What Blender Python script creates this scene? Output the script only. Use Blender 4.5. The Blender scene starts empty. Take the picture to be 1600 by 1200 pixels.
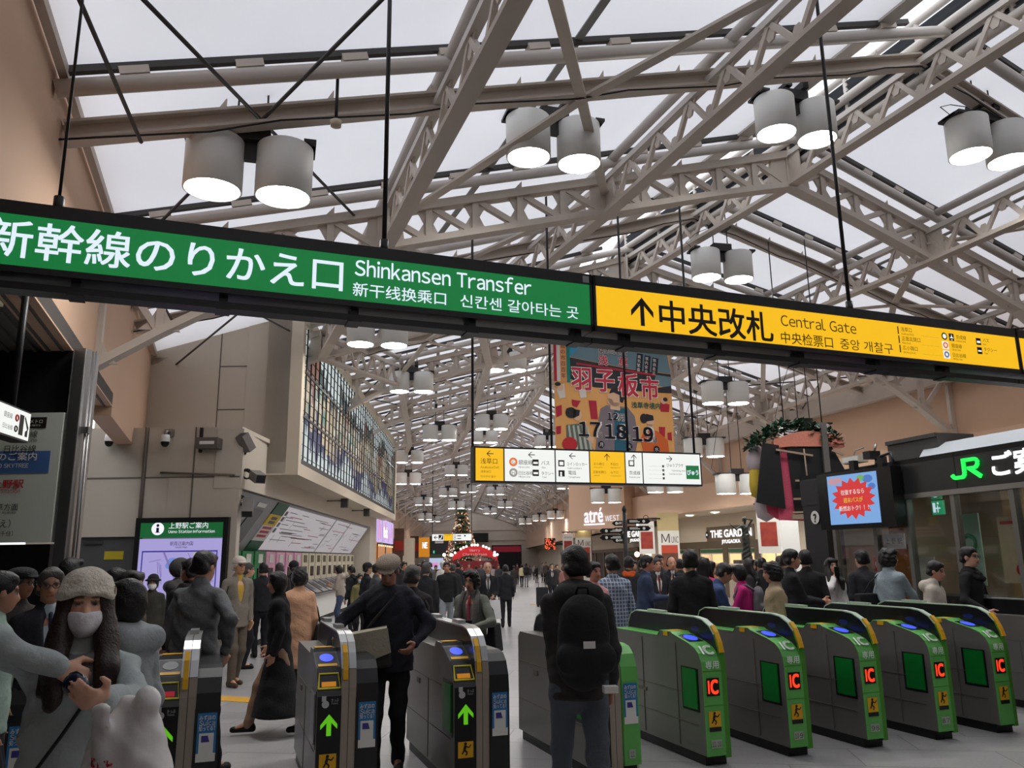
import bpy, bmesh, math, random
import numpy as np
from mathutils import Vector, Matrix
random.seed(7)
SC = bpy.context.scene
COL = SC.collection
R_ = math.radians

# ------------------------------------------------------------------ camera, world, exposure
CAM_H, FPX, PITCH, ROLL = 1.65, 1250.0, R_(12.3), R_(0.72)
FWD = np.array([0, math.cos(PITCH), math.sin(PITCH)])
_up = np.array([0, -math.sin(PITCH), math.cos(PITCH)]); _rt = np.array([1.0, 0, 0])
UPV = _up*math.cos(ROLL) + _rt*math.sin(ROLL)
RTV = _rt*math.cos(ROLL) - _up*math.sin(ROLL)
cd = bpy.data.cameras.new('camera'); cam = bpy.data.objects.new('camera', cd); COL.objects.link(cam)
cd.sensor_width = 36; cd.lens = 36*FPX/1600; cd.clip_end = 500; cd.clip_start = 0.05
M = Matrix.Identity(4)
for i in range(3):
    M[i][0], M[i][1], M[i][2] = RTV[i], UPV[i], -FWD[i]
M[2][3] = CAM_H
cam.matrix_world = M
SC.camera = cam
SC.view_settings.view_transform = 'Standard'; SC.view_settings.look = 'None'
SC.view_settings.gamma = 1; SC.view_settings.use_curve_mapping = False
SC.view_settings.exposure = 0.2
SC.cycles.max_bounces = 7; SC.cycles.diffuse_bounces = 4; SC.cycles.glossy_bounces = 3
SC.cycles.transparent_max_bounces = 8; SC.cycles.transmission_bounces = 4
SC.cycles.caustics_reflective = False; SC.cycles.caustics_refractive = False
W = bpy.data.worlds.new('overcast_sky'); SC.world = W; W.use_nodes = True
bgn = W.node_tree.nodes['Background']
bgn.inputs[0].default_value = (0.93, 0.95, 1.0, 1); bgn.inputs[1].default_value = 1.75

def ray(x, y):
    return FWD + RTV*(x-800)/FPX + UPV*(600-y)/FPX
def at(x, y, d):
    """the point of the place that lies d metres deep along the view through a pixel of the 1600x1200 frame"""
    return Vector(ray(x, y)*d + np.array([0, 0, CAM_H]))
def on_z(x, y, z=0.0):
    r = ray(x, y); return Vector(r*((z-CAM_H)/r[2]) + np.array([0, 0, CAM_H]))
def depth_of(p):
    return float(np.dot(np.array(p)-np.array([0, 0, CAM_H]), FWD))

# ------------------------------------------------------------------ materials
MATS = {}
def mat(name, col, rough=0.6, metal=0.0, emit=None, es=1.0, var=0.0, vscale=6.0, bump=0.0, bscale=60.0, spec=0.4):
    if name in MATS: return MATS[name]
    m = bpy.data.materials.new(name); m.use_nodes = True
    nt = m.node_tree; b = nt.nodes['Principled BSDF']
    b.inputs['Base Color'].default_value = (*col, 1); b.inputs['Roughness'].default_value = rough
    b.inputs['Metallic'].default_value = metal; b.inputs['Specular IOR Level'].default_value = spec
    if emit is not None:
        b.inputs['Emission Color'].default_value = (*emit, 1); b.inputs['Emission Strength'].default_value = es
    if var or bump:
        tc = nt.nodes.new('ShaderNodeTexCoord')
        if var:
            n = nt.nodes.new('ShaderNodeTexNoise'); n.inputs['Scale'].default_value = vscale; n.inputs['Detail'].default_value = 5
            nt.links.new(tc.outputs['Object'], n.inputs['Vector'])
            mx = nt.nodes.new('ShaderNodeMix'); mx.data_type = 'RGBA'
            mx.inputs[6].default_value = tuple(c*(1-var) for c in col)+(1,)
            mx.inputs[7].default_value = tuple(min(1, c*(1+var)) for c in col)+(1,)
            nt.links.new(n.outputs['Fac'], mx.inputs[0]); nt.links.new(mx.outputs[2], b.inputs['Base Color'])
        if bump:
            n2 = nt.nodes.new('ShaderNodeTexNoise'); n2.inputs['Scale'].default_value = bscale; n2.inputs['Detail'].default_value = 3
            nt.links.new(tc.outputs['Object'], n2.inputs['Vector'])
            bp = nt.nodes.new('ShaderNodeBump'); bp.inputs['Strength'].default_value = bump; bp.inputs['Distance'].default_value = 0.02
            nt.links.new(n2.outputs['Fac'], bp.inputs['Height']); nt.links.new(bp.outputs['Normal'], b.inputs['Normal'])
    MATS[name] = m
    return m
def glow(name, col, s=1.0):
    return mat(name, (0.02, 0.02, 0.02), 0.5, emit=col, es=s*0.88 if s <= 1.3 else s)
def srgb(r, g, b):
    f = lambda c: (c/255/12.92) if c <= 10 else ((c/255+0.055)/1.055)**2.4
    return (f(r), f(g), f(b))

# ------------------------------------------------------------------ mesh builder
class MB:
    def __init__(s): s.v = []; s.f = []; s.m = []; s.sm = []
    def add(s, vs, fs, mi=0, smooth=False):
        o = len(s.v); s.v += [tuple(v) for v in vs]
        for f in fs: s.f.append(tuple(i+o for i in f)); s.m.append(mi); s.sm.append(smooth)
        return s
    def box(s, lo, hi, mi=0):
        x0, y0, z0 = lo; x1, y1, z1 = hi
        return s.add([(x0,y0,z0),(x1,y0,z0),(x1,y1,z0),(x0,y1,z0),(x0,y0,z1),(x1,y0,z1),(x1,y1,z1),(x0,y1,z1)],
              [(0,3,2,1),(4,5,6,7),(0,1,5,4),(1,2,6,5),(2,3,7,6),(3,0,4,7)], mi)
    def bar(s, p, q, w, h, up=(0,0,1), mi=0):
        p = Vector(p); q = Vector(q); d = (q-p).normalized(); u = Vector(up)
        x = d.cross(u)
        if x.length < 1e-4: x = d.cross(Vector((1,0,0)))
        x.normalize(); u = x.cross(d)
        a = x*(w/2); b = u*(h/2)
        vs = [p-a-b, p+a-b, p+a+b, p-a+b, q-a-b, q+a-b, q+a+b, q-a+b]
        return s.add(vs, [(0,1,2,3),(7,6,5,4),(0,4,5,1),(1,5,6,2),(2,6,7,3),(3,7,4,0)], mi)
    def tube(s, pts, r, n=8, mi=0, caps=True, smooth=True):
        pts = [Vector(p) for p in pts]; rs = r if isinstance(r, (list, tuple)) else [r]*len(pts)
        o = len(s.v); prev = None
        for i, p in enumerate(pts):
            d = (pts[min(i+1, len(pts)-1)]-pts[max(i-1, 0)]).normalized()
            if prev is None:
                x = d.cross(Vector((0,0,1)))
                if x.length < 1e-3: x = d.cross(Vector((1,0,0)))
            else: x = prev - d*prev.dot(d)
            x.normalize(); prev = x; y = d.cross(x)
            for k in range(n):
                a = 2*math.pi*k/n; s.v.append(tuple(p + (x*math.cos(a)+y*math.sin(a))*rs[i]))
        for i in range(len(pts)-1):
            for k in range(n):
                a = o+i*n+k; b = o+i*n+(k+1)%n
                s.f.append((a, b, b+n, a+n)); s.m.append(mi); s.sm.append(smooth)
        if caps:
            s.f.append(tuple(o+k for k in range(n))[::-1]); s.m.append(mi); s.sm.append(False)
            e = o+(len(pts)-1)*n; s.f.append(tuple(e+k for k in range(n))); s.m.append(mi); s.sm.append(False)
        return s
    def lathe(s, prof, c=(0,0,0), n=20, mi=0, smooth=True):
        o = len(s.v)
        for r, z in prof:
            for k in range(n):
                a = 2*math.pi*k/n; s.v.append((c[0]+r*math.cos(a), c[1]+r*math.sin(a), c[2]+z))
        for i in range(len(prof)-1):
            for k in range(n):
                a = o+i*n+k; b = o+i*n+(k+1)%n
                s.f.append((a, b, b+n, a+n)); s.m.append(mi); s.sm.append(smooth)
        return s
    def prism(s, poly, axis, a, b, mi=0, side_mi=None):
        """2-D polygon extruded from a to b along axis 'x' (poly in y,z), 'y' (x,z) or 'z' (x,y)"""
        n = len(poly)
        mk = {'x': lambda p, t: (t, p[0], p[1]), 'y': lambda p, t: (p[0], t, p[1]), 'z': lambda p, t: (p[0], p[1], t)}[axis]
        o = len(s.v); s.v += [mk(p, a) for p in poly] + [mk(p, b) for p in poly]
        s.f.append(tuple(o+i for i in range(n))[::-1]); s.m.append(mi); s.sm.append(False)
        s.f.append(tuple(o+n+i for i in range(n))); s.m.append(mi); s.sm.append(False)
        for i in range(n):
            j = (i+1) % n; s.f.append((o+i, o+j, o+n+j, o+n+i)); s.m.append(mi if side_mi is None else side_mi); s.sm.append(False)
        return s
    def disc(s, c, r, n=24, axis='y', rz=None, mi=0):
        rz = rz or r; o = len(s.v)
        for k in range(n):
            a = 2*math.pi*k/n; u, w = r*math.cos(a), rz*math.sin(a)
            s.v.append({'y': (c[0]+u, c[1], c[2]+w), 'z': (c[0]+u, c[1]+w, c[2]), 'x': (c[0], c[1]+u, c[2]+w)}[axis])
        s.f.append(tuple(range(o, o+n))); s.m.append(mi); s.sm.append(False)
        return s
    def ring(s, c, R, r, n=24, k=6, axis='y', mi=0):
        pts = []
        for i in range(n+1):
            a = 2*math.pi*i/n; u, w = R*math.cos(a), R*math.sin(a)
            pts.append({'y': (c[0]+u, c[1], c[2]+w), 'z': (c[0]+u, c[1]+w, c[2]), 'x': (c[0], c[1]+u, c[2]+w)}[axis])
        return s.tube(pts, r, k, mi, caps=False)
    def build(s, name, mats, parent=None, bevel=0.0):
        me = bpy.data.meshes.new(name); me.from_pydata(s.v, [], s.f)
        mats = mats if isinstance(mats, (list, tuple)) else [mats]
        for m in mats: me.materials.append(m)
        me.polygons.foreach_set('material_index', s.m); me.polygons.foreach_set('use_smooth', s.sm)
        bm = bmesh.new(); bm.from_mesh(me); bmesh.ops.recalc_face_normals(bm, faces=bm.faces); bm.to_mesh(me); bm.free()
        me.update()
        o = bpy.data.objects.new(name, me); COL.objects.link(o)
        if parent is not None: o.parent = parent
        if bevel:
            b = o.modifiers.new('bevel', 'BEVEL'); b.width = bevel; b.segments = 2; b.limit_method = 'ANGLE'
        return o

def tag(o, label=None, cat=None, group=None, kind=None):
    if label: o['label'] = label
    if cat: o['category'] = cat
    if group: o['group'] = group
    if kind: o['kind'] = kind
    return o
def thing(name, label, cat, loc=(0,0,0), rz=0.0, group=None):
    o = bpy.data.objects.new(name, None); COL.objects.link(o); o.empty_display_size = 0.2
    o.location = loc; o.rotation_euler = (0, 0, rz)
    return tag(o, label, cat, group)
def struct(name, mb, m):
    return tag(mb.build(name, m), kind='structure')

# text: glyph outlines become flat meshes standing in the local x-z plane, facing -y
_fc = bpy.data.curves.new('glyphs', 'FONT'); _fo = bpy.data.objects.new('glyphs', _fc); COL.objects.link(_fo)
def text(mb, s, x, z, size, y=-0.004, width=None, align='l', bold=0.0, mi=0, depth=0.0, rot=0.0, tall=1.0):
    _fc.body = s; _fc.size = size; _fc.offset = 0; _fc.extrude = depth; _fc.resolution_u = 3
    bpy.context.view_layer.update()
    ev = _fo.evaluated_get(bpy.context.evaluated_depsgraph_get()); me = ev.to_mesh()
    if len(me.vertices) == 0: ev.to_mesh_clear(); return
    co = np.empty(len(me.vertices)*3); me.vertices.foreach_get('co', co); co = co.reshape(-1, 3)
    fs = [tuple(p.vertices) for p in me.polygons]; ev.to_mesh_clear()
    x0, x1 = co[:,0].min(), co[:,0].max(); k = 1.0
    if width: k = width/(x1-x0)
    ax = (co[:,0]-x0)*k - {'l': 0, 'c': (x1-x0)*k/2, 'r': (x1-x0)*k}[align]
    az = co[:,1]*tall
    if rot:
        ca, sa = math.cos(rot), math.sin(rot); ax, az = ax*ca-az*sa, ax*sa+az*ca
    b = bold*size*0.8
    for q, (dx, dz) in enumerate(((0,0),) if not b > 0 else ((b,b),(-b,b),(b,-b),(-b,-b))):
        mb.add(np.stack([x+ax+dx, y-co[:,2]-q*2e-4, z+az+dz], 1), fs, mi)
# ------------------------------------------------------------------ plan of the hall
def head(deg): return Vector((math.sin(R_(deg)), math.cos(R_(deg)), 0))
def P3(v, z): return Vector((v[0], v[1], z))
def isect(a, d, b, e):
    """parameter s where a + s d meets the line b + t e (plan)"""
    det = d[0]*(-e[1]) + e[0]*d[1]
    rx, ry = b[0]-a[0], b[1]-a[1]
    return (rx*(-e[1]) + e[0]*ry)/det
NW_C, NW_D = Vector((-5.3, 9.7, 0)), head(-19.6)        # pink wall on the left, near part
RW_C, RW_D = Vector((5.6, 39.5, 0)), head(-14.5)        # pink wall on the right
FA = head(-2.6)                                          # axis of the far hall
TK_C = Vector((-5.09, 15.0, 0))                          # ticket wall
JR_C, JR_D = Vector((5.25, 14.0, 0)), -head(-16.2)       # service office, runs towards the viewer
def left_far(y): return -7.5 - 0.046*y
def right_far(y): return 7.0 - 0.046*y

M_pink = mat('pink_plaster', srgb(206,172,146), 0.8, var=0.05, vscale=0.6, bump=0.05, bscale=30)
M_panel = mat('cream_panels', srgb(196,186,172), 0.55, var=0.03, vscale=0.8)
M_cream = mat('cream_plaster', srgb(205,192,172), 0.7, var=0.04, vscale=0.7)
M_seam = mat('panel_joint', srgb(110,102,95), 0.8)
M_dark = mat('dark_recess', srgb(38,37,36), 0.7)
M_black = mat('black_metal', srgb(24,24,25), 0.45)
M_steel = mat('roof_steel_paint', srgb(198,187,176), 0.6, var=0.10, vscale=3.0)
M_steel2 = mat('roof_pipe_paint', srgb(200,193,186), 0.5, var=0.06, vscale=2.0)
M_rail = mat('dark_rail', srgb(70,68,66), 0.6)
M_soffit = mat('louvred_soffit', srgb(96,92,88), 0.7)
M_ceil = mat('grey_ceiling', srgb(120,116,112), 0.8)
M_chrome = mat('brushed_steel', srgb(150,150,150), 0.32, 0.9, var=0.06, vscale=4)
M_white = mat('white_paint', srgb(225,224,220), 0.5)

# floor: pale stone slabs with fine joints
def floor_mat():
    m = bpy.data.materials.new('stone_slabs'); m.use_nodes = True; nt = m.node_tree; b = nt.nodes['Principled BSDF']
    tc = nt.nodes.new('ShaderNodeTexCoord'); mp = nt.nodes.new('ShaderNodeMapping'); mp.inputs['Rotation'].default_value = (0,0,R_(8))
    br = nt.nodes.new('ShaderNodeTexBrick'); br.offset = 0.5
    br.inputs['Scale'].default_value = 1.0; br.inputs['Brick Width'].default_value = 1.2; br.inputs['Row Height'].default_value = 0.6
    br.inputs['Mortar Size'].default_value = 0.006
    br.inputs['Color1'].default_value = (*srgb(186,184,184),1); br.inputs['Color2'].default_value = (*srgb(174,172,172),1)
    br.inputs['Mortar'].default_value = (*srgb(128,125,122),1)
    n = nt.nodes.new('ShaderNodeTexNoise'); n.inputs['Scale'].default_value = 40; n.inputs['Detail'].default_value = 6
    mx = nt.nodes.new('ShaderNodeMix'); mx.data_type = 'RGBA'; mx.blend_type = 'MULTIPLY'; mx.inputs[0].default_value = 0.35
    L = nt.links
    L.new(tc.outputs['Object'], mp.inputs['Vector']); L.new(mp.outputs[0], br.inputs['Vector']); L.new(tc.outputs['Object'], n.inputs['Vector'])
    L.new(br.outputs['Color'], mx.inputs[6]); L.new(n.outputs['Fac'], mx.inputs[7]); L.new(mx.outputs[2], b.inputs['Base Color'])
    b.inputs['Roughness'].default_value = 0.28
    return m
struct('floor', MB().box((-16,-6,-0.2),(19,118,0)), floor_mat())

# membrane of the roof: white fabric lit by the sky behind it
def membrane_mat():
    m = bpy.data.materials.new('roof_membrane'); m.use_nodes = True; nt = m.node_tree; nt.nodes.remove(nt.nodes['Principled BSDF'])
    tc = nt.nodes.new('ShaderNodeTexCoord'); n = nt.nodes.new('ShaderNodeTexNoise'); n.inputs['Scale'].default_value = 0.5; n.inputs['Detail'].default_value = 6
    rp = nt.nodes.new('ShaderNodeMix'); rp.data_type = 'RGBA'; rp.inputs[6].default_value = (0.27,0.27,0.285,1); rp.inputs[7].default_value = (0.36,0.36,0.375,1)
    tr = nt.nodes.new('ShaderNodeBsdfTranslucent'); df = nt.nodes.new('ShaderNodeBsdfDiffuse'); df.inputs[0].default_value = (0.55,0.55,0.55,1)
    ad = nt.nodes.new('ShaderNodeAddShader'); L = nt.links
    L.new(tc.outputs['Object'], n.inputs['Vector']); L.new(n.outputs['Fac'], rp.inputs[0]); L.new(rp.outputs[2], tr.inputs[0])
    L.new(tr.outputs[0], ad.inputs[0]); L.new(df.outputs[0], ad.inputs[1]); L.new(ad.outputs[0], nt.nodes['Material Output'].inputs[0])
    return m
M_mem = membrane_mat()
def glass_mat(name, tint=(1,1,1), gl=0.08):
    m = bpy.data.materials.new(name); m.use_nodes = True; nt = m.node_tree; nt.nodes.remove(nt.nodes['Principled BSDF'])
    t = nt.nodes.new('ShaderNodeBsdfTransparent'); t.inputs[0].default_value = (*tint,1)
    g = nt.nodes.new('ShaderNodeBsdfGlossy'); g.inputs[1].default_value = 0.03
    mx = nt.nodes.new('ShaderNodeMixShader'); mx.inputs[0].default_value = gl
    nt.links.new(t.outputs[0], mx.inputs[1]); nt.links.new(g.outputs[0], mx.inputs[2]); nt.links.new(mx.outputs[0], nt.nodes['Material Output'].inputs[0])
    return m
M_glass = glass_mat('window_glass', (0.86,0.88,0.88), 0.07)
M_sky = glass_mat('skylight_glass', (0.97,0.98,1.0), 0.03)

# ------------------------------------------------------------------ walls
def slab(mb, c, d, u0, u1, z0, z1, t, side=1, mi=0):
    """upright slab along plan direction d from u0 to u1; its thickness t goes to the right (side=1) or left of d"""
    n = Vector((d[1], -d[0], 0))*side*t
    a, b = c+d*u0, c+d*u1
    vs = [P3(a,z0), P3(b,z0), P3(b+n,z0), P3(a+n,z0), P3(a,z1), P3(b,z1), P3(b+n,z1), P3(a+n,z1)]
    return mb.add(vs, [(0,3,2,1),(4,5,6,7),(0,1,5,4),(1,2,6,5),(2,3,7,6),(3,0,4,7)], mi)
struct('wall_left_upper', slab(slab(MB(), NW_C, NW_D, -17, 2.46, 4.0, 6.35, 0.3, -1), NW_C, NW_D, 2.46, 7.75, 3.85, 6.35, 0.3, -1), M_pink)
# low canopy behind the pink wall: soffit with louvres, dark shop fronts below
mb = MB(); a = NW_C - NW_D*17; b = NW_C + NW_D*2.46; n = Vector((NW_D[1], -NW_D[0], 0))*-1
mb.add([P3(a,4.02), P3(b,4.02), P3(b+n*6,4.02), P3(a+n*6,4.02), P3(a,4.2), P3(b,4.2), P3(b+n*6,4.2), P3(a+n*6,4.2)],
       [(0,1,2,3),(7,6,5,4),(0,4,5,1),(1,5,6,2),(2,6,7,3),(3,7,4,0)])
for k in range(40): mb.bar(P3(a+n*(0.1+k*0.145),4.0), P3(b+n*(0.1+k*0.145),4.0), 0.03, 0.03)
struct('ceiling_left_canopy', mb, M_soffit)
struct('wall_left_shops', slab(MB(), NW_C+n*3.6, NW_D, -17, 6.0, 0, 6.3, 0.3, -1), M_dark)
# panelled wall facing the gates, with its joints
struct('wall_panels', MB().box((-9.0,17.0,0),(-6.35,17.3,7.6)).box((-6.35,17.0,3.95),(-5.18,17.3,7.6)).box((-5.3,17.02,4.0),(-4.6,17.3,6.95)), M_panel)
mb = MB()
for x in (-6.38,-5.62,-4.88): mb.box((x-.012,16.992,4.1),(x+.012,17.0,6.95))
for z in (5.83,4.87): mb.box((-6.38,16.992,z-.012),(-4.6,17.0,z+.012))
struct('trim_1', mb, M_seam)
# cream service wall in front of it, with a door
struct('wall_information', MB().box((-9.0,15.0,2.13),(-5.12,15.18,4.16)).box((-9.0,15.0,0),(-8.28,15.18,2.13)).box((-6.98,15.0,0),(-5.12,15.18,2.13)).box((-9.0,15.18,4.08),(-5.12,17.0,4.16)), M_panel)
mb = MB()
for x in (-8.35,-6.9,-6.0): mb.box((x-.014,14.99,2.15 if x>-8 else 0),(x+.014,15.0,4.16))
mb.box((-9.0,14.99,3.2),(-5.12,15.0,3.225)); mb.tube([(-6.6,14.96,3.3),(-5.2,14.96,3.24)],.02,6); mb.tube([(-6.92,14.97,4.16),(-6.92,14.97,2.2)],.03,6)
struct('trim_2', mb, M_seam)
mb = MB().box((-8.28,15.06,0),(-6.98,15.12,2.13)); dr = struct('door_1', mb, mat('grey_door', srgb(84,84,84), .5))
MB().box((-7.95,15.03,2.0),(-7.6,15.06,2.05)).build('door_closer', M_chrome, dr)
MB().box((-7.55,15.05,1.72),(-7.2,15.06,1.87)).build('door_notice', mat('yellow_notice', srgb(190,170,40), .6), dr)
# ticket wall: fascia, soffit, recess, counter
d = FA
mb = MB(); slab(mb, TK_C, d, 0, 20.6, 3.0, 4.12, 0.5, -1); slab(mb, TK_C+d*2, d, 0, 20.3, 3.9, 7.3, 0.6, -1); struct('wall_ticket_fascia', mb, M_panel)
mb = MB(); slab(mb, TK_C+d*0+Vector((-1.05,0,0)), d, 0, 20.6, 0, 3.2, 0.3, -1)
slab(mb, TK_C, d, 18.6, 20.6, 0, 3.0, 1.1, -1)
struct('wall_ticket_recess', mb, M_panel)
# far left and far right walls, end gable
ly = lambda y, o=0: Vector((left_far(y)+o, y, 0)); ry = lambda y, o=0: Vector((right_far(y)+o, y, 0))
def wall2(mb, a, b, z0, z1, t, side):
    dd = (b-a); L = dd.length; return slab(mb, a, dd/L, 0, L, z0, z1, t, side)
mb = MB(); wall2(mb, ly(36), ly(116), 3.6, 7.4, .4, -1); wall2(mb, ly(36,-3), ly(116,-3), 0, 3.6, .3, -1)
wall2(mb, ly(36), ly(116), 3.55, 3.65, 3.1, -1)
struct('wall_left_far', mb, M_pink)
mb = MB(); wall2(mb, TK_C+d*22.3, ly(38.2), 0, 7.4, .2, 1); struct('wall_left_return', mb, M_pink)
mb = MB(); wall2(mb, ry(39.6), ry(116), 3.0, 7.6, .5, 1); struct('wall_right_far', mb, M_pink)
mb = MB(); wall2(mb, ry(38,1.6), ry(116,1.6), 0, 3.05, .3, 1); struct('wall_right_far_shops', mb, M_cream)
ge = Vector((-5.6,114,0)); gx = Vector((math.cos(R_(2.6)), math.sin(R_(2.6)), 0))
mb = MB(); poly = [(-12,0),(10,0),(10,5.6),(0,8.6),(-12,5.0)]
vs = [P3(ge+gx*x, z) for x, z in poly] + [P3(ge+gx*x+Vector((0,.4,0)), z) for x, z in poly]
mb.add(vs, [(0,1,2,3,4),(9,8,7,6,5)]+[(i,(i+1)%5,5+(i+1)%5,5+i) for i in range(5)])
for z in (5.6, 4.2):
    mb.bar(P3(ge+gx*-8+Vector((0,-.05,0)),z), P3(ge+gx*8+Vector((0,-.05,0)),z), .12, .12)
for x in (-1.4,1.6): mb.bar(P3(ge+gx*x+Vector((0,-.05,0)),4.2), P3(ge+gx*x+Vector((0,-.05,0)),7.6), .1, .1, (1,0,0))
struct('wall_end_gable', mb, mat('gable_cream', srgb(226,212,196), .8))
# right pink wall: plain upper part with a ledge, shop wall recessed below it
RWB = -RW_D
mb = MB(); slab(mb, RW_C, RWB, -0.2, 42, 3.35, 8.4, .4, -1); struct('wall_right_upper', mb, M_pink)
mb = MB(); nR = Vector((RWB[1], -RWB[0], 0))      # points to the hall side (left of the wall)
if nR[0] > 0: nR = -nR
hall = -1 if Vector((RWB[1], -RWB[0], 0))[0] > 0 else 1
slab(mb, RW_C, RWB, -0.4, 24, 3.35, 4.35, .45, hall); struct('trim_3', mb, M_pink)
mb = MB(); slab(mb, RW_C - nR*1.5, RWB, -2, 42, 0, 3.4, .3, -hall); struct('wall_right_shops', mb, M_cream)
mb = MB(); a, b = RW_C+RWB*-1.5+nR*.4, RW_C+RWB*42+nR*.4
mb.add([P3(a,3.33),P3(b,3.33),P3(b-nR*3,3.33),P3(a-nR*3,3.33),P3(a,3.42),P3(b,3.42),P3(b-nR*3,3.42),P3(a-nR*3,3.42)],[(0,1,2,3),(7,6,5,4),(0,4,5,1),(1,5,6,2),(2,6,7,3),(3,7,4,0)])
wall2(mb, ry(39,0), ry(116,0), 3.0, 3.08, 1.9, 1)
struct('ceiling_right_soffit', mb, M_cream)
# unseen walls added behind the viewer to keep the foreground dark
struct('wall_back_unseen', MB().box((-16,-6,0),(19,-5.6,7.5)), M_pink)
struct('wall_right_unseen', MB().box((18.2,-6,0),(18.6,16,7.5)), M_pink)
struct('wall_left_unseen', MB().box((-16,-6,0),(-15.6,17.3,7.5)), M_dark)

# ------------------------------------------------------------------ roof
TR = []   # trusses: plan point of the ridge, direction towards the right eave, left and right half span, slopes
def add_truss(A, ang, L=None, Rr=None):
    t = Vector((math.cos(R_(ang)), math.sin(R_(ang)), 0)); A = Vector((*A, 0))
    if Rr is None:
        Rr = isect(A, t, RW_C, RW_D) - 0.05
    if L is None: L = -isect(A, t, NW_C, NW_D) - 0.02
    TR.append((A, t, L, Rr))
add_truss((9.2,2.4), 19.6); add_truss((7.1,7.85), 19.6); add_truss((5.04,13.36), 17); add_truss((2.76,18.5), 6)
add_truss((2.0,24.2), 5, 8.2); add_truss((1.28,30), 4.2, 8.0); add_truss((0.55,36.8), 3.6, 8.0)
for k in range(11):
    y = 44+7*k; x = -0.25-0.0764*7*k
    add_truss((x,y), 3.4-0.08*k, x-left_far(y)-.02, right_far(y)-x-.02)
def slopes(i):
    A, t, L, Rr = TR[i]
    if i <= 3: return 3.0/L, 2.75/Rr
    if i <= 6: return 0.25, 2.7/Rr
    return 0.31, 2.3/Rr
def roof_pt(i, s, off=0.0):
    A, t, L, Rr = TR[i]; sl, sr = slopes(i)
    z = 8.75 - (sl*-s if s < 0 else sr*s) + off
    return Vector((A[0]+t[0]*s, A[1]+t[1]*s, z))
def bay_pt(i, u, f, off=0.0):
    """u in -1..1 across the hall (0 = ridge), f along the bay from truss i to i+1"""
    a = roof_pt(i, u*(TR[i][2] if u < 0 else TR[i][3]), off); b = roof_pt(i+1, u*(TR[i+1][2] if u < 0 else TR[i+1][3]), off)
    return a.lerp(b, f)
ORD = ['nearest','second','third','fourth','fifth','sixth','seventh','eighth','ninth','tenth','eleventh','twelfth','thirteenth','fourteenth','fifteenth','sixteenth','seventeenth']
NB = len(TR)-1
# fabric panels, two rows per bay; the strip beside the ridge is left to the skylight
mb = MB()
for i in range(0, NB):  # first bay is unseen, its fabric added to light the foreground
    for us in ([-1,-.75,-.5,-.3,-.1],[.03,.28,.5,.75,1]):
        for f0, f1 in ((0,.5),(.5,1)):
            for a, b in zip(us, us[1:]):
                mb.add([bay_pt(i,a,f0,.42), bay_pt(i,b,f0,.42), bay_pt(i,b,f1,.42), bay_pt(i,a,f1,.42)], [(0,1,2,3)])
tag(mb.build('ceiling_membrane', M_mem), kind='structure')
mb = MB()
for i in range(0, NB):
    for f0, f1 in ((0,.5),(.5,1)):
        mb.add([bay_pt(i,-.1,f0,.75), bay_pt(i,.03,f0,1.35), bay_pt(i,.03,f1,1.35), bay_pt(i,-.1,f1,.75)], [(0,1,2,3)])
tag(mb.build('window_ridge_skylight', M_sky), kind='structure')
# unseen opaque ceiling added over the viewer's side to dim the foreground
mb = MB(); a, b = bay_pt(0,-1,0.0,.42), bay_pt(0,1,.0,.42); c0 = bay_pt(0,0,.0,.42)
mb.add([a, c0, Vector((c0[0]-0,-6,c0[2])), Vector((-15.9,-6,a[2])), Vector((-15.9,a[1],a[2]))], [(0,1,2,3,4)])
mb.add([c0, b, Vector((18.4,b[1],b[2])), Vector((18.4,-6,b[2])), Vector((c0[0],-6,c0[2]))], [(0,1,2,3,4)])
struct('ceiling_unseen', mb, M_ceil)
# louvred side of the ridge monitor, right of the skylight
mb = MB()
for i in range(1, NB):
    for f0 in (0,.25,.5,.75):
        p, q = bay_pt(i,.012,f0,-.2), bay_pt(i,.012,f0+.25,-.2)
        mb.tube([p, p+Vector((0,0,.95))], .045, 6, 1)
        nl = 9 if i < 5 else 4
        for k in range(nl):
            z = Vector((0,0,.08+.8*k/nl)); w = Vector((.038,0,-.03))
            mb.add([p+z-w, q+z-w, q+z+w, p+z+w], [(0,1,2,3)])
    mb.tube([bay_pt(i,.012,0,-.2), bay_pt(i,.012,1,-.2)], .08, 8, 1); mb.tube([bay_pt(i,.012,0,.74), bay_pt(i,.012,1,.74)], .06, 8, 1)
    mb.bar(bay_pt(i,-.1,0,.5), bay_pt(i,-.1,1,.5), .22, .3, mi=1)
tag(mb.build('window_ridge_louvres', [mat('dark_louvre', srgb(74,78,84), .5), M_steel2]), kind='structure')

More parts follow.
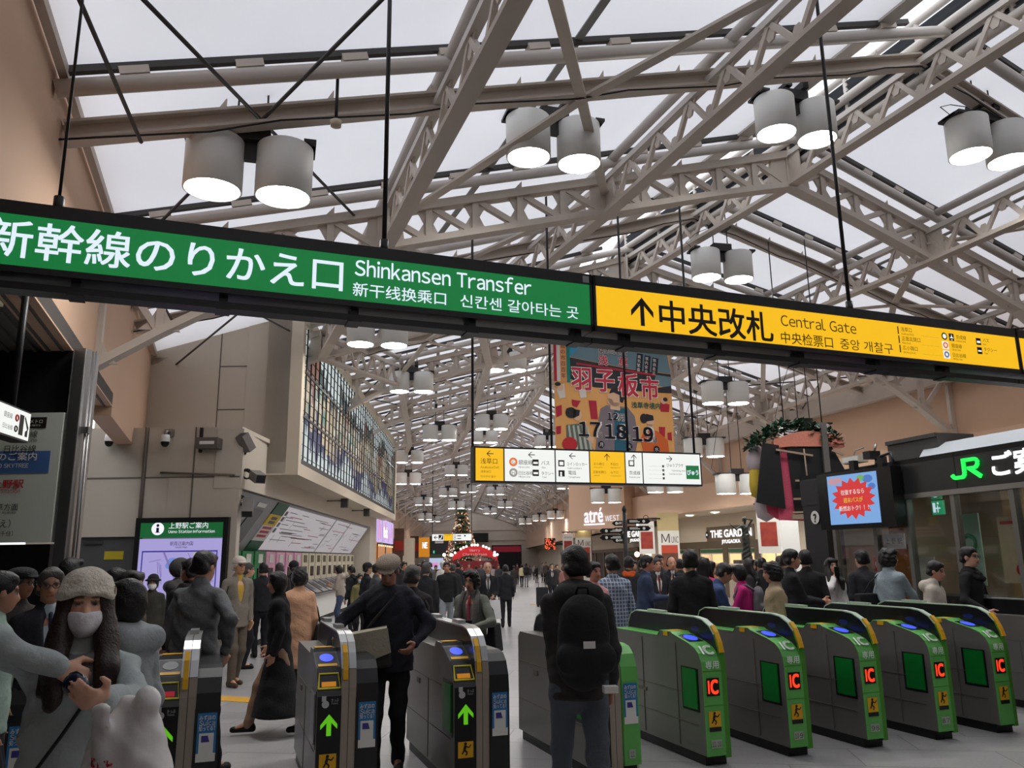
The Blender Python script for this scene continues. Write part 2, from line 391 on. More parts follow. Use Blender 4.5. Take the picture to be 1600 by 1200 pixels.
def gusset(mb, c, e, n, w, t=.02, up=1):
    """square-ish joint plate at c in the plane of e and z, thickness along n"""
    e = e.normalized(); z = Vector((0,0,1)); q = w*up; p = [c-e*w, c+e*w, c+e*w*.55+z*q*.45, c+e*w*.2+z*q*1.1, c-e*w*.2+z*q*1.1, c-e*w*.55+z*q*.45]
    mb.add([q-n*t for q in p]+[q+n*t for q in p], [(5,4,3,2,1,0),(6,7,8,9,10,11)]+[(k,(k+1) % 6,6+(k+1) % 6,6+k) for k in range(6)])
def lower(i, s):
    A, t, L, Rr = TR[i]; half = L if s < 0 else Rr
    p = roof_pt(i, s); q = abs(s)/half
    dep = 0.55 + 0.02*q + (1.0*((q-.66)/.34)**1.6 if q > .66 and i > 1 else 0)
    if q < .14: dep += .05*(1-q/.14)
    p.z -= dep; return p
for i in range(1, NB+1):
    A, t, L, Rr = TR[i]; n = Vector((-t[1], t[0], 0)); near = i <= 4
    r = thing('roof_truss', '%s arched steel roof truss counting from the gates into the hall' % ORD[i-1], 'roof truss', P3(A, 0), 0, 'arched roof trusses')
    inv = P3(A, 0)
    top, bot, web = MB(), MB(), MB()
    npan = lambda h: max(6, int(round(h/.74))) if i < 9 else 7
    nodes = [-L*(1-k/npan(L)) for k in range(npan(L))] + [0.0] + [Rr*(k+1)/npan(Rr) for k in range(npan(Rr))]
    for a, b in zip(nodes, nodes[1:]):
        top.bar(roof_pt(i,a)-inv, roof_pt(i,b)-inv, .2, .13); bot.bar(lower(i,a)-inv, lower(i,b)-inv, .24, .1)
    for k, s in enumerate(nodes):
        pt, pb = roof_pt(i,s)-inv, lower(i,s)-inv
        web.bar(pb, pt, .1, .12, n)
        if near:
            gusset(web, pt-Vector((0,0,.04)), t, n, .26, .02, -1); gusset(web, pb+Vector((0,0,.03)), t, n, .26)
        if k+1 < len(nodes):
            s2 = nodes[k+1]
            if s < 0: web.bar(pt, lower(i,s2)-inv, .09, .09, n)
            else: web.bar(roof_pt(i,s2)-inv, pb, .09, .09, n)
    pl = web
    for s in (-.66*L, -.33*L, 0, .42*Rr, .8*Rr):
        pt, pb = roof_pt(i,s)-inv, lower(i,s)-inv; w = .3 if s else .42
        p = [pb-t*w, pb+t*w, pt+t*w*.8, pt-t*w*.8]
        pl.add([q-n*.03 for q in p]+[q+n*.03 for q in p], [(0,3,2,1),(4,5,6,7),(0,1,5,4),(1,2,6,5),(2,3,7,6),(3,0,4,7)])
        pl.bar(pb-n*.18, pt-n*.18, .36, .03, t); pl.bar(pb+n*.18, pt+n*.18, .36, .03, t)
    if i < 6:
        cl = top
        for s in nodes[::2]:
            p = roof_pt(i,s)-inv+Vector((0,0,.06)); cl.add([p-t*.09, p+t*.05, p+t*.05+Vector((0,0,.17)), p-t*.09+n*.02, p+t*.05+n*.02, p+t*.05+n*.02+Vector((0,0,.17))], [(0,1,2),(5,4,3),(0,3,4,1),(1,4,5,2),(2,5,3,0)])
    top.build('top_chord', M_steel, r); bot.build('bottom_chord', M_steel, r); web.build('lattice_web', M_steel, r)
# lattice girders running along the hall
LINES = [(-.66,'far left'),(-.33,'left of the ridge'),(0.0,'under the ridge'),(.42,'right of the ridge'),(.8,'far right')]
for u, nm in LINES:
    r = thing('lattice_girder', 'long steel lattice girder running along the roof, the one %s' % nm, 'girder', (0,0,0), 0, 'girders along the roof')
    top, bot, web = MB(), MB(), MB()
    for i in range(1, NB):
        A, t, L, Rr = TR[i]; n = (bay_pt(i,u,1)-bay_pt(i,u,0)).normalized(); side = n.cross(Vector((0,0,1))).normalized()
        top.bar(bay_pt(i,u,0,-.02), bay_pt(i,u,1,-.02), .12, .09); bot.bar(bay_pt(i,u,0,-.6), bay_pt(i,u,1,-.6), .2, .07)
        top.tube([bay_pt(i,u,0,.26), bay_pt(i,u,1,.26)], .075, 8)
        nn = 7 if i < 8 else 5
        for k in range(nn):
            f0, f1, fm = k/nn, (k+1)/nn, (k+.5)/nn
            web.bar(bay_pt(i,u,f0,-.03), bay_pt(i,u,fm,-.58), .07, .06, side); web.bar(bay_pt(i,u,fm,-.58), bay_pt(i,u,f1,-.03), .07, .06, side)
            if i < 5:
                gusset(web, bay_pt(i,u,f0,-.05), n, side, .2, .012, -1); gusset(web, bay_pt(i,u,fm,-.57), n, side, .2, .012)
    top.build('top_chord', M_steel2, r); bot.build('bottom_chord', M_steel, r); web.build('lattice_web', M_steel, r)
# rafters half way along each bay, fabric rails at the quarters, bracing
for i in range(1, NB):
    r = tag(bpy.data.objects.new('roof_rafter', None), '%s plain steel rafter counting from the gates, between two arched trusses' % ORD[i-1], 'rafter', 'plain rafters'); COL.objects.link(r)
    mbm = MB()
    for a, b in ((-1,0),(0,1)):
        p, q = bay_pt(i,a,.5,.03), bay_pt(i,b,.5,.03); w = Vector((0,0,.09))
        mbm.bar(p+w, q+w, .2, .03); mbm.bar(p-w, q-w, .2, .03); mbm.bar(p, q, .03, .18)
    cl = mbm
    if i < 8:
        for k in range(-9, 10):
            p = bay_pt(i, k/10+.03, .5, .13); e = (bay_pt(i, k/10+.05, .5, .13)-p).normalized()
            cl.add([p-e*.07, p+e*.04, p+e*.04+Vector((0,0,.16)), p-e*.07+Vector((0,.02,0)), p+e*.04+Vector((0,.02,0)), p+e*.04+Vector((0,.02,.16))], [(0,1,2),(5,4,3),(0,3,4,1),(1,4,5,2),(2,5,3,0)])
    mbm.build('beam', M_steel, r)
    wire = MB()
    pts = [bay_pt(i, -1+k/16, .5, -.09-.03*(k % 3)) + Vector((0,-.11,0)) for k in range(29)]
    wire.tube(pts, .012, 4); wire.build('cable', M_black, r)
    for f, wd in ((.415,'just before the %s plain rafter' % ORD[i-1]),(.955,'close in front of the %s arched truss' % ORD[i])):
        p = tag(bpy.data.objects.new('fabric_rail_pipe', None), 'round roof pipe with clamp rail '+wd, 'roof pipe', 'roof pipes holding the fabric'); COL.objects.link(p)
        tb, rl = MB(), MB()
        tb.tube([bay_pt(i,-1,f,.2), bay_pt(i,0,f,.2), bay_pt(i,1,f,.2)], .085, 8)
        for a, b in ((-1,-.06),(.06,1)):
            rl.bar(bay_pt(i,a,f,.38), bay_pt(i,b,f,.38), .07, .07)
            m_ = 10
            for k in range(m_): rl.bar(bay_pt(i,a+(b-a)*(k+.5)/m_,f,.32), bay_pt(i,a+(b-a)*(k+.75)/m_,f,.32), .12, .08, mi=1)
        tb.build('pipe', M_steel2, p); rl.build('clamp_rail', [M_rail, M_steel], p)
    for sgn, wd in ((-1,'left'),(1,'right')):
        l1, l2 = (.66,.33) if sgn < 0 else (.42,.8)
        b_ = tag(bpy.data.objects.new('roof_bracing', None), 'crossed flat bracing bars of the %s roof slope at the %s plain rafter' % (wd, ORD[i-1]), 'bracing', 'crossed bracing bars'); COL.objects.link(b_)
        mbm = MB(); c = bay_pt(i, sgn*(l1+l2)/2, .5, -.1)
        for u in (l1, l2):
            for f in (0, 1): mbm.bar(c, bay_pt(i, sgn*u, f, -.25), .13, .04)
        mbm.build('brace', M_steel, b_)
        mbm = MB(); e0, e1 = sgn*.97, sgn*.7
        for (ua, fa, ub, fb) in ((e0,0,e1,1),(e1,0,e0,1)): mbm.tube([bay_pt(i,ua,fa,.0), bay_pt(i,ub,fb,.0)], .022, 5)
        if sgn < 0: mbm.tube([bay_pt(i,-.97,.02,.0), bay_pt(i,-.97,.5,.0)+Vector((.4,0,-.1))], .02, 5)
        mbm.build('tie_rod', M_rail, b_)
        if i < 6:
            # seam strip of the fabric
            sm = MB(); um = sgn*.52
            sm.bar(bay_pt(i,um,0,.39), bay_pt(i,um,1,.39), .1, .02); sm.build('fabric_seam', mat('fabric_seam', srgb(150,150,148), .8), b_)
# eave gutters
mb = MB()
for i in range(1, NB): mb.bar(bay_pt(i,.985,0,-.05), bay_pt(i,.985,1,-.05), .25, .5); mb.bar(bay_pt(i,-.995,0,.36), bay_pt(i,-.995,1,.36), .08, .1)
struct('trim_4', mb, M_steel)
# ------------------------------------------------------------------ lettering helpers
_gl = {}
def glyph(ch, bold):
    k = (ch, bold)
    if k not in _gl:
        c = chr(ord(ch)+0xFEE0) if 33 <= ord(ch) < 127 else ch
        m = MB(); text(m, c, 0, 0, 1.0, y=0, bold=bold); _gl[k] = (np.array(m.v) if m.v else np.zeros((0,3)), list(m.f))
    return _gl[k]
def latin(mb, s, x, z, size, y=-0.004, width=None, align='l', bold=0.0, mi=0, gap=0.075, sp=0.3):
    """proportional sans-serif latin lettering"""
    pen = 0; out = []
    for ch in s:
        if ch == ' ': pen += sp; continue
        v, f = glyph(ch, bold) if ch != 'I' else (np.array([(0,0,0),(.095+bold,0,0),(.095+bold,0,.735),(0,0,.735)]), [(0,1,2,3)])
        if len(v) == 0: pen += sp; continue
        w = v[:,0].max()-v[:,0].min(); out.append((pen, v, f)); pen += w+gap
    tot = max(pen-gap, 1e-3)*size; k = width/tot if width else 1.0
    x0 = x - {'l': 0, 'c': tot*k/2, 'r': tot*k}[align]
    for p, v, f in out:
        mb.add(np.stack([x0+(p+v[:,0]-v[:,0].min())*size*k, np.full(len(v), y), z+v[:,2]*size], 1), f, mi)
def arrow(mb, cx, cz, w, h, ang=0, y=-.004, mi=0, t=.16):
    """open arrow pointing up, turned by ang"""
    ca, sa = math.cos(ang), math.sin(ang); q = lambda px, pz: (cx+(px*ca-pz*sa), y, cz+(px*sa+pz*ca))
    s = w*t
    mb.add([q(-s/2,-h/2), q(s/2,-h/2), q(s/2,h/2-s), q(-s/2,h/2-s)], [(0,1,2,3)], mi)
    mb.add([q(0,h/2), q(-w/2,h/2-w*.55), q(-w/2,h/2-w*.55-s*1.35), q(0,h/2-s*1.35), q(w/2,h/2-w*.55-s*1.35), q(w/2,h/2-w*.55)], [(0,1,2,3),(0,3,4,5)], mi)
def arrow_solid(mb, cx, cz, w, h, y=-.004, mi=0):
    s = w*.28
    mb.add([(cx-s/2,y,cz-h/2),(cx+s/2,y,cz-h/2),(cx+s/2,y,cz+h*.18),(cx-s/2,y,cz+h*.18)], [(0,1,2,3)], mi)
    mb.add([(cx,y,cz+h/2),(cx-w/2,y,cz+h*.02),(cx-w/2,y,cz-h*.2),(cx-s/2,y,cz+h*.1),(cx+s/2,y,cz+h*.1),(cx+w/2,y,cz-h*.2),(cx+w/2,y,cz+h*.02)], [(0,1,2,3),(0,3,4),(0,4,5,6)], mi)
def rect(mb, x0, z0, x1, z1, y=-.004, mi=0): mb.add([(x0,y,z0),(x1,y,z0),(x1,y,z1),(x0,y,z1)], [(0,1,2,3)], mi)
def runner(mb, cx, cz, s, y=-.008, mi=0):
    """stooping figure of the warning stickers"""
    mb.disc((cx-.02*s, y, cz+.32*s), .1*s, 10, mi=mi)
    for a, b, w in (((-.02,.22),(-.1,-.05),.17),((-.1,-.05),(.1,-.22),.1),((.1,-.22),(.0,-.4),.09),((-.1,-.05),(-.25,-.3),.1),((-.03,.18),(.22,.08),.08),((.22,.08),(.36,.25),.07)):
        a = Vector((cx+a[0]*s, 0, cz+a[1]*s)); b = Vector((cx+b[0]*s, 0, cz+b[1]*s)); d = (b-a).normalized(); n = Vector((-d[2],0,d[0]))*w*s/2
        mb.add([(p[0],y,p[2]) for p in (a-n,b-n,b+n,a+n)], [(0,1,2,3)], mi)

M_green_f = glow('green_lightbox', srgb(8,112,52), 1.0)
M_yell_f = glow('yellow_lightbox', srgb(246,188,12), 1.0)
M_white_f = glow('white_lightbox', srgb(240,242,238), 1.0)
M_wtext = glow('white_lit_lettering', srgb(226,240,255), 1.0)
M_btext = mat('black_lettering', srgb(26,20,8), .6)
M_gtext = mat('grey_lettering', srgb(90,86,80), .6)
M_yt = mat('dark_yellow_lettering', srgb(120,86,10), .6)

# ------------------------------------------------------------------ light-box signs over the gates
SG_C, SG_RZ = Vector((1.66, 6.94, 0)), R_(21.5)
def sign_box(name, label, x0, x1, z0, z1, f0, f1, face, rods, group=None):
    t = thing(name, label, 'sign', SG_C, SG_RZ, group)
    b = MB().box((x0,.012,z0+.1),(x1,.26,z1)); b.box((x0,0,f1),(x1,.02,z1)).box((x0,0,z0+.1),(x1,.02,f0)); b.box((x0,0,z0+.1),(x0+.025,.02,z1)).box((x1-.025,0,z0+.1),(x1,.02,z1))
    b.build('housing', M_black, t)
    MB().box((x0+.025,.004,f0),(x1-.025,.016,f1)).build('face', face, t)
    r = MB(); r.box((x0,.05,z0),(x1,.2,z0+.05)); k = x0+.35
    while k < x1-.1: r.box((k-.03,.06,z0+.05),(k+.03,.19,z0+.1)); r.box((k-.05,.04,z0-.01),(k+.05,.21,z0+.012)); k += .95
    r.build('lower_rail', M_black, t)
    for xr, top in rods:
        MB().tube([(xr,.13,z1-.01),(xr,.13,top)], .011 if xr < -5 else .019, 8).tube([(xr,.13,z1),(xr,.13,z1+.12)], .035, 8).build('hanging_rod', M_black, t)
    return t
t = sign_box('hanging_sign', 'long green light-box sign with white letters reading Shinkansen Transfer', -7.2, -1.03, 3.44, 4.04, 3.585, 3.945, M_green_f, [(-2.82,7.6),(-5.12,7.3)])
w = MB(); text(w, '新幹線のりかえ口', -5.50, 3.665, .285, y=0.0, width=2.34, bold=.013)
latin(w, 'Shinkansen Transfer', -3.07, 3.79, .165, y=0, width=1.47, bold=.012)
text(w, '新干线换乘口', -3.08, 3.632, .118, y=0, width=.74, bold=.008); text(w, '신칸센 갈아타는 곳', -2.22, 3.634, .118, y=0, width=1.05, bold=.006)
w.build('lettering', M_wtext, t)
w = MB(); rect(w, -1.12, 3.96, -1.06, 4.02, y=-.002); w.build('maker_plate', M_chrome, t)
t = sign_box('hanging_sign', 'yellow light-box sign with an up arrow reading Central Gate', -1.02, 4.16, 3.44, 4.04, 3.585, 3.945, M_yell_f, [(1.96,7.9)])
w = MB(); arrow(w, -.545, 3.755, .225, .26, t=.18, y=0)
text(w, '中央改札', -.37, 3.625, .31, y=0, width=1.23, bold=.018)
latin(w, 'Central Gate', .965, 3.775, .142, y=0, width=.92, bold=.0); text(w, '中央检票口', .95, 3.612, .125, y=0, width=.62, bold=.004)
text(w, '중앙 개찰구', 1.66, 3.615, .12, y=0, width=.68, bold=-.004)
for k, (a, b) in enumerate((('浅草口','Asakusa Exit'),('正面玄関口','Main Exit'),('広小路口','Hirokoji Exit'))):
    z = 3.858-k*.097; rect(w, 2.43, z-.03, 2.445, z+.05, y=0); text(w, a, 2.475, z+.005, .052, y=0); latin(w, b, 2.475, z-.032, .027, y=0); latin(w, '---- -----', 2.74, z-.03, .02, y=0, width=.25)
for k, (a, b) in enumerate((('京成線','Keisei Line'),('銀座線','Ginza Line'),('日比谷線','Hibiya Line'))):
    z = 3.85-k*.1; text(w, a, 3.24 if not k else 3.16, z, .05, y=0); latin(w, b, 3.24 if not k else 3.16, z-.033, .026, y=0)
text(w, 'バス', 3.63, 3.85, .05, y=0); latin(w, 'Bus', 3.63, 3.815, .026, y=0); text(w, 'タクシー', 3.63, 3.75, .05, y=0); latin(w, 'Taxi', 3.63, 3.715, .026, y=0)
for z in (3.84, 3.74): rect(w, 3.53, z-.03, 3.6, z+.045, y=.001)
rect(w, 3.14, 3.82, 3.21, 3.9, y=.001); w.disc((3.075,.001,3.862), .04, 18)
w.build('lettering', M_btext, t)
w = MB()
for z in (3.765, 3.665): rect(w, 3.03, z-.042, 3.12, z+.042, y=.002)
w.disc((3.075,0,3.862), .026, 16); rect(w, 3.54, 3.83, 3.59, 3.855, y=-.001); rect(w, 3.54, 3.735, 3.59, 3.752, y=-.001)
w.add([(3.175,-.001,3.893),(3.162,-.001,3.85),(3.188,-.001,3.85)], [(0,1,2)]); rect(w, 3.15, 3.848, 3.2, 3.858, y=-.001); rect(w, 3.162, 3.828, 3.188, 3.835, y=-.001)
w.build('white_emblem', M_white_f, t)
w = MB(); w.ring((3.075,0,3.765), .026, .009, 18, 4); w.build('orange_line_mark', glow('orange_mark', srgb(225,110,40), 1), t)
w = MB(); w.ring((3.075,0,3.665), .026, .009, 18, 4); w.build('grey_line_mark', glow('bluegrey_mark', srgb(95,110,150), 1), t)
t = sign_box('hanging_sign', 'end of another yellow light-box sign at the right edge, no letters in view', 4.17, 6.6, 3.44, 4.04, 3.585, 3.945, M_yell_f, [(6.0,7.0)])

# ------------------------------------------------------------------ ticket gates
GT_P0, GT_RZ = Vector((1.657, 6.936, 0)), R_(19.6)
GT_U = Vector((math.cos(GT_RZ), math.sin(GT_RZ), 0)); GT_V = Vector((-math.sin(GT_RZ), math.cos(GT_RZ), 0))
M_gbody = mat('gate_side_steel', srgb(124,122,118), .36, .4, var=.06, vscale=2.5)
M_ggreen = mat('gate_green', srgb(98,178,88), .4)
M_gdeep = mat('gate_deep_green', srgb(72,140,44), .4)
M_gflap = mat('gate_flap_green', srgb(8,120,44), .35)
M_gblack = mat('gate_black', srgb(22,22,24), .3)
M_led = glow('red_led', srgb(255,60,30), 1.3)
M_blue = glow('blue_reader', srgb(66,92,255), 1.0)
M_yst = mat('yellow_sticker', srgb(226,172,24), .5)
M_rim = mat('steel_rim', srgb(188,190,190), .28, .7)
M_seat = mat('pale_lettering', srgb(236,244,236), .5)
M_adblue = mat('advert_blue', srgb(42,120,178), .5)
M_adwhite = mat('advert_white', srgb(222,222,214), .5)
M_adpurple = mat('advert_card', srgb(66,60,140), .5)
M_tan = mat('satin_front_strip', srgb(158,148,136), .4, .3)
M_num = mat('number_plate', srgb(170,180,165), .5)
IC_PROF = [(0,.08),(0,.735),(.012,.80),(.045,.86),(.10,.90),(.20,.932),(.44,.985),(.47,1.0),(.66,1.0),(.71,.955),(1.56,.955),(1.61,.91),(1.62,.08)]
FIN_PROF = [(.01,.06),(.01,.78),(.03,.90),(.075,1.0),(.14,1.065),(.24,1.11),(.36,1.125),(1.44,1.125),(1.54,1.09),(1.60,1.0),(1.62,.9),(1.62,.06)]
def ribbon(mb, prof, x0, x1, off=.004, mi=0):
    """cover strip that follows an outline"""
    n = len(prof); out = []
    for i, (y, z) in enumerate(prof):
        a = prof[max(i-1,0)]; b = prof[min(i+1,n-1)]; dy, dz = b[0]-a[0], b[1]-a[1]; l = math.hypot(dy, dz) or 1
        out.append((y-dz/l*off, z+dy/l*off))
    vs = [(x0,y,z) for y, z in out]+[(x1,y,z) for y, z in out]+[(x0,y,z) for y, z in prof]+[(x1,y,z) for y, z in prof]
    fs = []
    for i in range(n-1): fs += [(i,i+1,n+i+1,n+i), (i,2*n+i,2*n+i+1,i+1), (n+i,n+i+1,3*n+i+1,3*n+i)]
    return mb.add(vs, fs, mi)
def on_slope(src, mb, y0, z0, y1, z1, zref, mi=0):
    """lay flat local x-z lettering onto the slope from (y0,z0) to (y1,z1)"""
    l = math.hypot(y1-y0, z1-z0); dy, dz = (y1-y0)/l, (z1-z0)/l
    vs = []
    for x, y, z in src.v: h = z-zref; vs.append((x, y0+dy*h+dz*y, z0+dz*h-dy*y))
    o = len(mb.v); mb.v += vs; mb.f += [tuple(i+o for i in f) for f in src.f]; mb.m += [mi]*len(src.f); mb.sm += [False]*len(src.f)
def ic_gate(k, nums, label):
    t = thing('ticket_gate', label, 'ticket gate', GT_P0+GT_U*(.803*k), GT_RZ, 'green card-only ticket gates')
    x0, x1, x2 = -.14, .035, .085
    MB().box((x0+.02,.06,0),(x2-.01,1.56,.09)).build('plinth', M_black, t)
    MB().prism(IC_PROF, 'x', x0, x1).build('cabinet', M_gbody, t)
    c = MB(); ribbon(c, IC_PROF[:-1], x0-.003, x1, .006); c.build('front_cover', M_ggreen, t)
    s = MB()
    for z in (.30,.53): s.box((x0-.006,.1,z),(x0,1.6,z+.004))
    s.box((x0-.006,.40,.1),(x0,.404,.92)); s.box((x0-.006,1.0,.1),(x0,1.004,.92)); s.box((x0-.008,1.2,.74),(x0,1.28,.78)); s.box((x0-.008,.95,.45),(x0,1.15,.48))
    s.build('side_seam', M_seam, t)
    s = MB(); s.box((x0-.002,-.009,.725),(x1,.0,.73)); s.box((x0-.002,-.009,.46),(x1,.0,.464)); s.build('front_seam', M_gdeep, t)
    fd = MB().box((x0-.004,.07,.40),(x0,.33,.74)); fd.build('flap_recess', M_gblack, t)
    MB().box((x0-.012,.085,.42),(x0-.004,.30,.73)).build('flap_door', M_gflap, t)
    f = MB().prism(FIN_PROF, 'x', x1, x2).build('divider_fin', M_gblack, t)
    r = MB(); ribbon(r, FIN_PROF, x1-.004, x2+.004, .01); r.build('fin_rim', [M_gdeep], f) if False else None
    lo = MB(); ribbon(lo, FIN_PROF[:4], x1-.003, x2+.003, .008); lo.build('fin_front', M_gdeep, f)
    hi = MB(); ribbon(hi, FIN_PROF[3:-1], x1-.003, x2+.003, .01); hi.box((x1,.9,1.13),(x2,1.2,1.155)); hi.build('fin_rim', mat('pale_green_rim', srgb(178,198,176), .4, .0), f)
    l = MB(); ribbon(l, [(.02,.86),(.045,.94),(.085,1.012),(.13,1.06)], x1+.004, x2-.004, .024); l.build('yellow_label', M_yst, f)
    rd = MB(); src = MB(); rect(src, -.12, .012, .02, .2, y=-.010); on_slope(src, rd, .2, .932, .44, .985, 0)
    card = rd.build('card_reader', M_gblack, t)
    rb = MB(); src = MB(); src.disc((-.05,-.013,.105), .058, 22, rz=.075); on_slope(src, rb, .2, .932, .44, .985, 0); rb.build('glowing_disc', M_blue, card)
    rf = MB(); rf.disc((x1-.001,.36,1.03), .06, 18, axis='x', rz=.022); rf.build('reader_reflection', mat('dim_blue_disc', srgb(30,34,110), .3), f)
    yl = MB().box((x0+.03,.50,1.002),(x1-.02,.6,1.008)); yl.box((x0-.006,.52,.965),(x0-.002,.6,1.003)); yl.build('top_label', M_yst, t)
    tx = MB(); src = MB(); latin(src, 'IC', -.052, .005, .125, y=-.018, align='c', bold=.05); on_slope(src, tx, .03, .842, .13, .922, .0)
    text(tx, '専用', -.052, .752, .066, y=-.011, width=.125, align='c', bold=.015); tx.build('lettering', M_seat, t)
    ld = MB(); rect(ld, -.115, .535, .005, .675, y=-.011); led = ld.build('led_display', M_gblack, t)
    li = MB(); latin(li, 'IC', -.055, .555, .138, y=-.014, align='c', bold=.05, width=.1); li.build('led_letters', M_led, led)
    st = MB(); rect(st, -.11, .30, .0, .42, y=-.011); stk = st.build('warning_sticker', M_yst, t)
    st = MB(); runner(st, -.055, .365, .12, y=-.013); rect(st, -.11, .265, .0, .298, y=-.012); st.build('sticker_figure', M_gblack, stk)
    if nums:
        n_ = MB(); rect(n_, -.1, .14, -.005, .205, y=-.011); pl = n_.build('number_plate', M_num, t)
        n_ = MB(); latin(n_, nums[0], -.095, .152, .05, y=-.013, width=.036); latin(n_, nums[1], -.045, .152, .05, y=-.013, width=.032); n_.build('numerals', M_btext, pl)
    return t
ic_gate(0, ('11','10'), 'green card-only ticket gate with number plate 11 10')
ic_gate(1, ('10','9'), 'green card-only ticket gate with number plate 10 9')
ic_gate(2, ('9','8'), 'green card-only ticket gate with number plate 9 8')
ic_gate(3, ('8','7'), 'green card-only ticket gate with number plate 8 7')
ic_gate(3.93, None, 'green card-only ticket gate furthest to the right, without number plate')

TK_PROF = [(0,.08),(0,.73),(.02,.76),(.10,.875),(.13,.90),(.36,.985),(.38,1.01),(.56,1.01),(.60,.965),(1.56,.965),(1.61,.92),(1.62,.08)]
AD_PROF = [(.0,.08),(0,.70),(.015,.80),(.06,.89),(.13,.94),(.22,.955),(1.56,.955),(1.62,.90),(1.62,.08)]
def ticket_gate(d, label, green=False, slot_red=False, number=None, flap=True):
    t = thing('ticket_gate', label, 'ticket gate', GT_P0+GT_U*d, GT_RZ, 'wide ticket gates')
    MB().box((-.2,.06,0),(.2,1.56,.09)).build('plinth', M_black, t)
    b = MB().prism(TK_PROF, 'x', -.215, -.05).build('cabinet', M_gbody, t)
    c = MB(); ribbon(c, TK_PROF[:5], -.213, -.05, .006); c.build('front_cover', M_gblack, t)
    c = MB(); ribbon(c, TK_PROF[4:7], -.213, -.05, .006); c.build('reader_slope', mat('dark_grey_panel', srgb(58,58,60), .35), t)
    s = MB()
    for z in (.36,.7): s.box((-.219,.1,z),(-.215,1.6,z+.004))
    s.box((-.219,.8,.1),(-.215,.804,.7)); s.box((-.222,1.1,.62),(-.215,1.2,.66)); s.build('side_seam', M_seam, t)
    if flap:
        MB().box((-.219,.05,.38),(-.215,.33,.76)).build('flap_recess', M_gblack, t)
        MB().box((-.228,.07,.41),(-.219,.30,.74)).build('flap_door', M_gflap if flap != 'grey' else M_chrome, t)
    f = MB().prism(FIN_PROF, 'x', -.05, .05).build('divider_fin', M_gblack, t)
    hi = MB(); ribbon(hi, FIN_PROF[2:-1], -.052, -.002, .012); ribbon(hi, FIN_PROF[2:-1], .002, .052, .012)
    hi.box((-.03,.55,1.135),(.03,.75,1.165)); hi.box((-.03,1.3,1.135),(.03,1.5,1.165)); hi.build('fin_rim', M_rim, f)
    lo = MB(); ribbon(lo, FIN_PROF[:3], -.052, -.002, .009); ribbon(lo, FIN_PROF[:3], .002, .052, .009); lo.build('fin_front', M_tan, f)
    l = MB(); ribbon(l, [(.018,.83),(.028,.89),(.075,1.0),(.12,1.05)], -.04, -.006, .02); l.build('yellow_label', M_yst, f)
    a = MB().prism(AD_PROF, 'x', .05, .205).build('exit_cabinet', M_gblack if not green else M_gdeep, t)
    c = MB(); ribbon(c, AD_PROF[:-1], .062 if green else .052, .206, .006); c.build('exit_cover', M_ggreen if green else mat('grey_black_cover', srgb(34,36,37), .35), t)
    ad = MB(); rect(ad, .07, .42, .19, .68, y=-.011); adv = ad.build('poster', M_adblue, t)
    w = MB(); text(w, 'みずほの', .13, .638, .034, y=-.013, align='c', width=.1, bold=.01); latin(w, 'Suica', .13, .603, .04, y=-.013, align='c', bold=.02, width=.1); text(w, '知ってる？', .13, .572, .034, y=-.013, align='c', width=.1, bold=.01)
    rect(w, .085, .43, .175, .555, y=-.012); rect(w, .07, .38, .19, .432, y=-.0125); w.build('poster_print', M_adwhite, adv)
    w = MB(); w.add([(.098,-.014,.50),(.15,-.014,.50),(.138,-.014,.54),(.098,-.014,.54)], [(0,1,2,3)]); w.build('poster_card', M_adpurple, adv)
    rd = MB(); src = MB(); rect(src, -.205, .01, -.06, .22, y=-.009); on_slope(src, rd, .13, .90, .36, .985, 0); card = rd.build('card_reader', M_gblack, t)
    rb = MB(); src = MB(); src.disc((-.132,-.012,.14), .05, 22, rz=.062); on_slope(src, rb, .13, .90, .36, .985, 0)
    rb.build('reader_disc', M_blue if not slot_red else mat('grey_reader', srgb(120,122,128), .4), card)
    yl = MB(); src = MB(); rect(src, -.2, .012, -.065, .05, y=-.011); on_slope(src, yl, .13, .90, .36, .985, 0); yl.box((-.2,.42,1.012),(-.07,.5,1.018)); yl.build('top_label', M_yst, t)
    sl = MB(); src = MB()
    pts = [(-.208,-.012,.015),(-.198,-.012,.125),(-.068,-.012,.125),(-.058,-.012,.015),(-.208,-.012,.015)]
    src.tube(pts, .007, 6); on_slope(src, sl, .02, .76, .10, .875, 0); slot = sl.build('ticket_slot', mat('yellow_frame', srgb(222,214,60), .4), t)
    sl = MB(); src = MB(); rect(src, -.185, .028, -.085, .065, y=-.012); on_slope(src, sl, .02, .76, .10, .875, 0)
    sl.build('slot_lamp', glow('orange_slot', srgb(190,120,10), .8) if not slot_red else glow('red_slot', srgb(150,20,30), .8), slot)
    w = MB(); rect(w, -.185, .70, -.155, .735, y=-.011); w.disc((-.16,-.011,.68), .025, 12); text(w, 'きっぷ', -.12, .695, .026, y=-.011, width=.05); latin(w, 'Ticket', -.12, .678, .014, y=-.011); w.build('hand_mark', M_seat if green else mat('grey_print', srgb(190,192,190), .6), t)
    w = MB(); arrow_solid(w, -.132, .545, .115, .14, y=-.011); w.build('arrow', glow('green_arrow', srgb(95,190,20), .8), t)
    st = MB(); rect(st, -.19, .25, -.075, .36, y=-.011); stk = st.build('warning_sticker', M_yst, t)
    st = MB(); runner(st, -.132, .31, .11, y=-.013); rect(st, -.19, .215, -.075, .248, y=-.012); st.build('sticker_figure', M_gblack, stk)
    if number:
        n_ = MB(); rect(n_, .1, .13, .155, .195, y=-.011); pl = n_.build('number_plate', M_num, t)
        n_ = MB(); latin(n_, number, .128, .142, .05, y=-.013, width=.032, align='c'); n_.build('numerals', M_btext, pl)
    return t
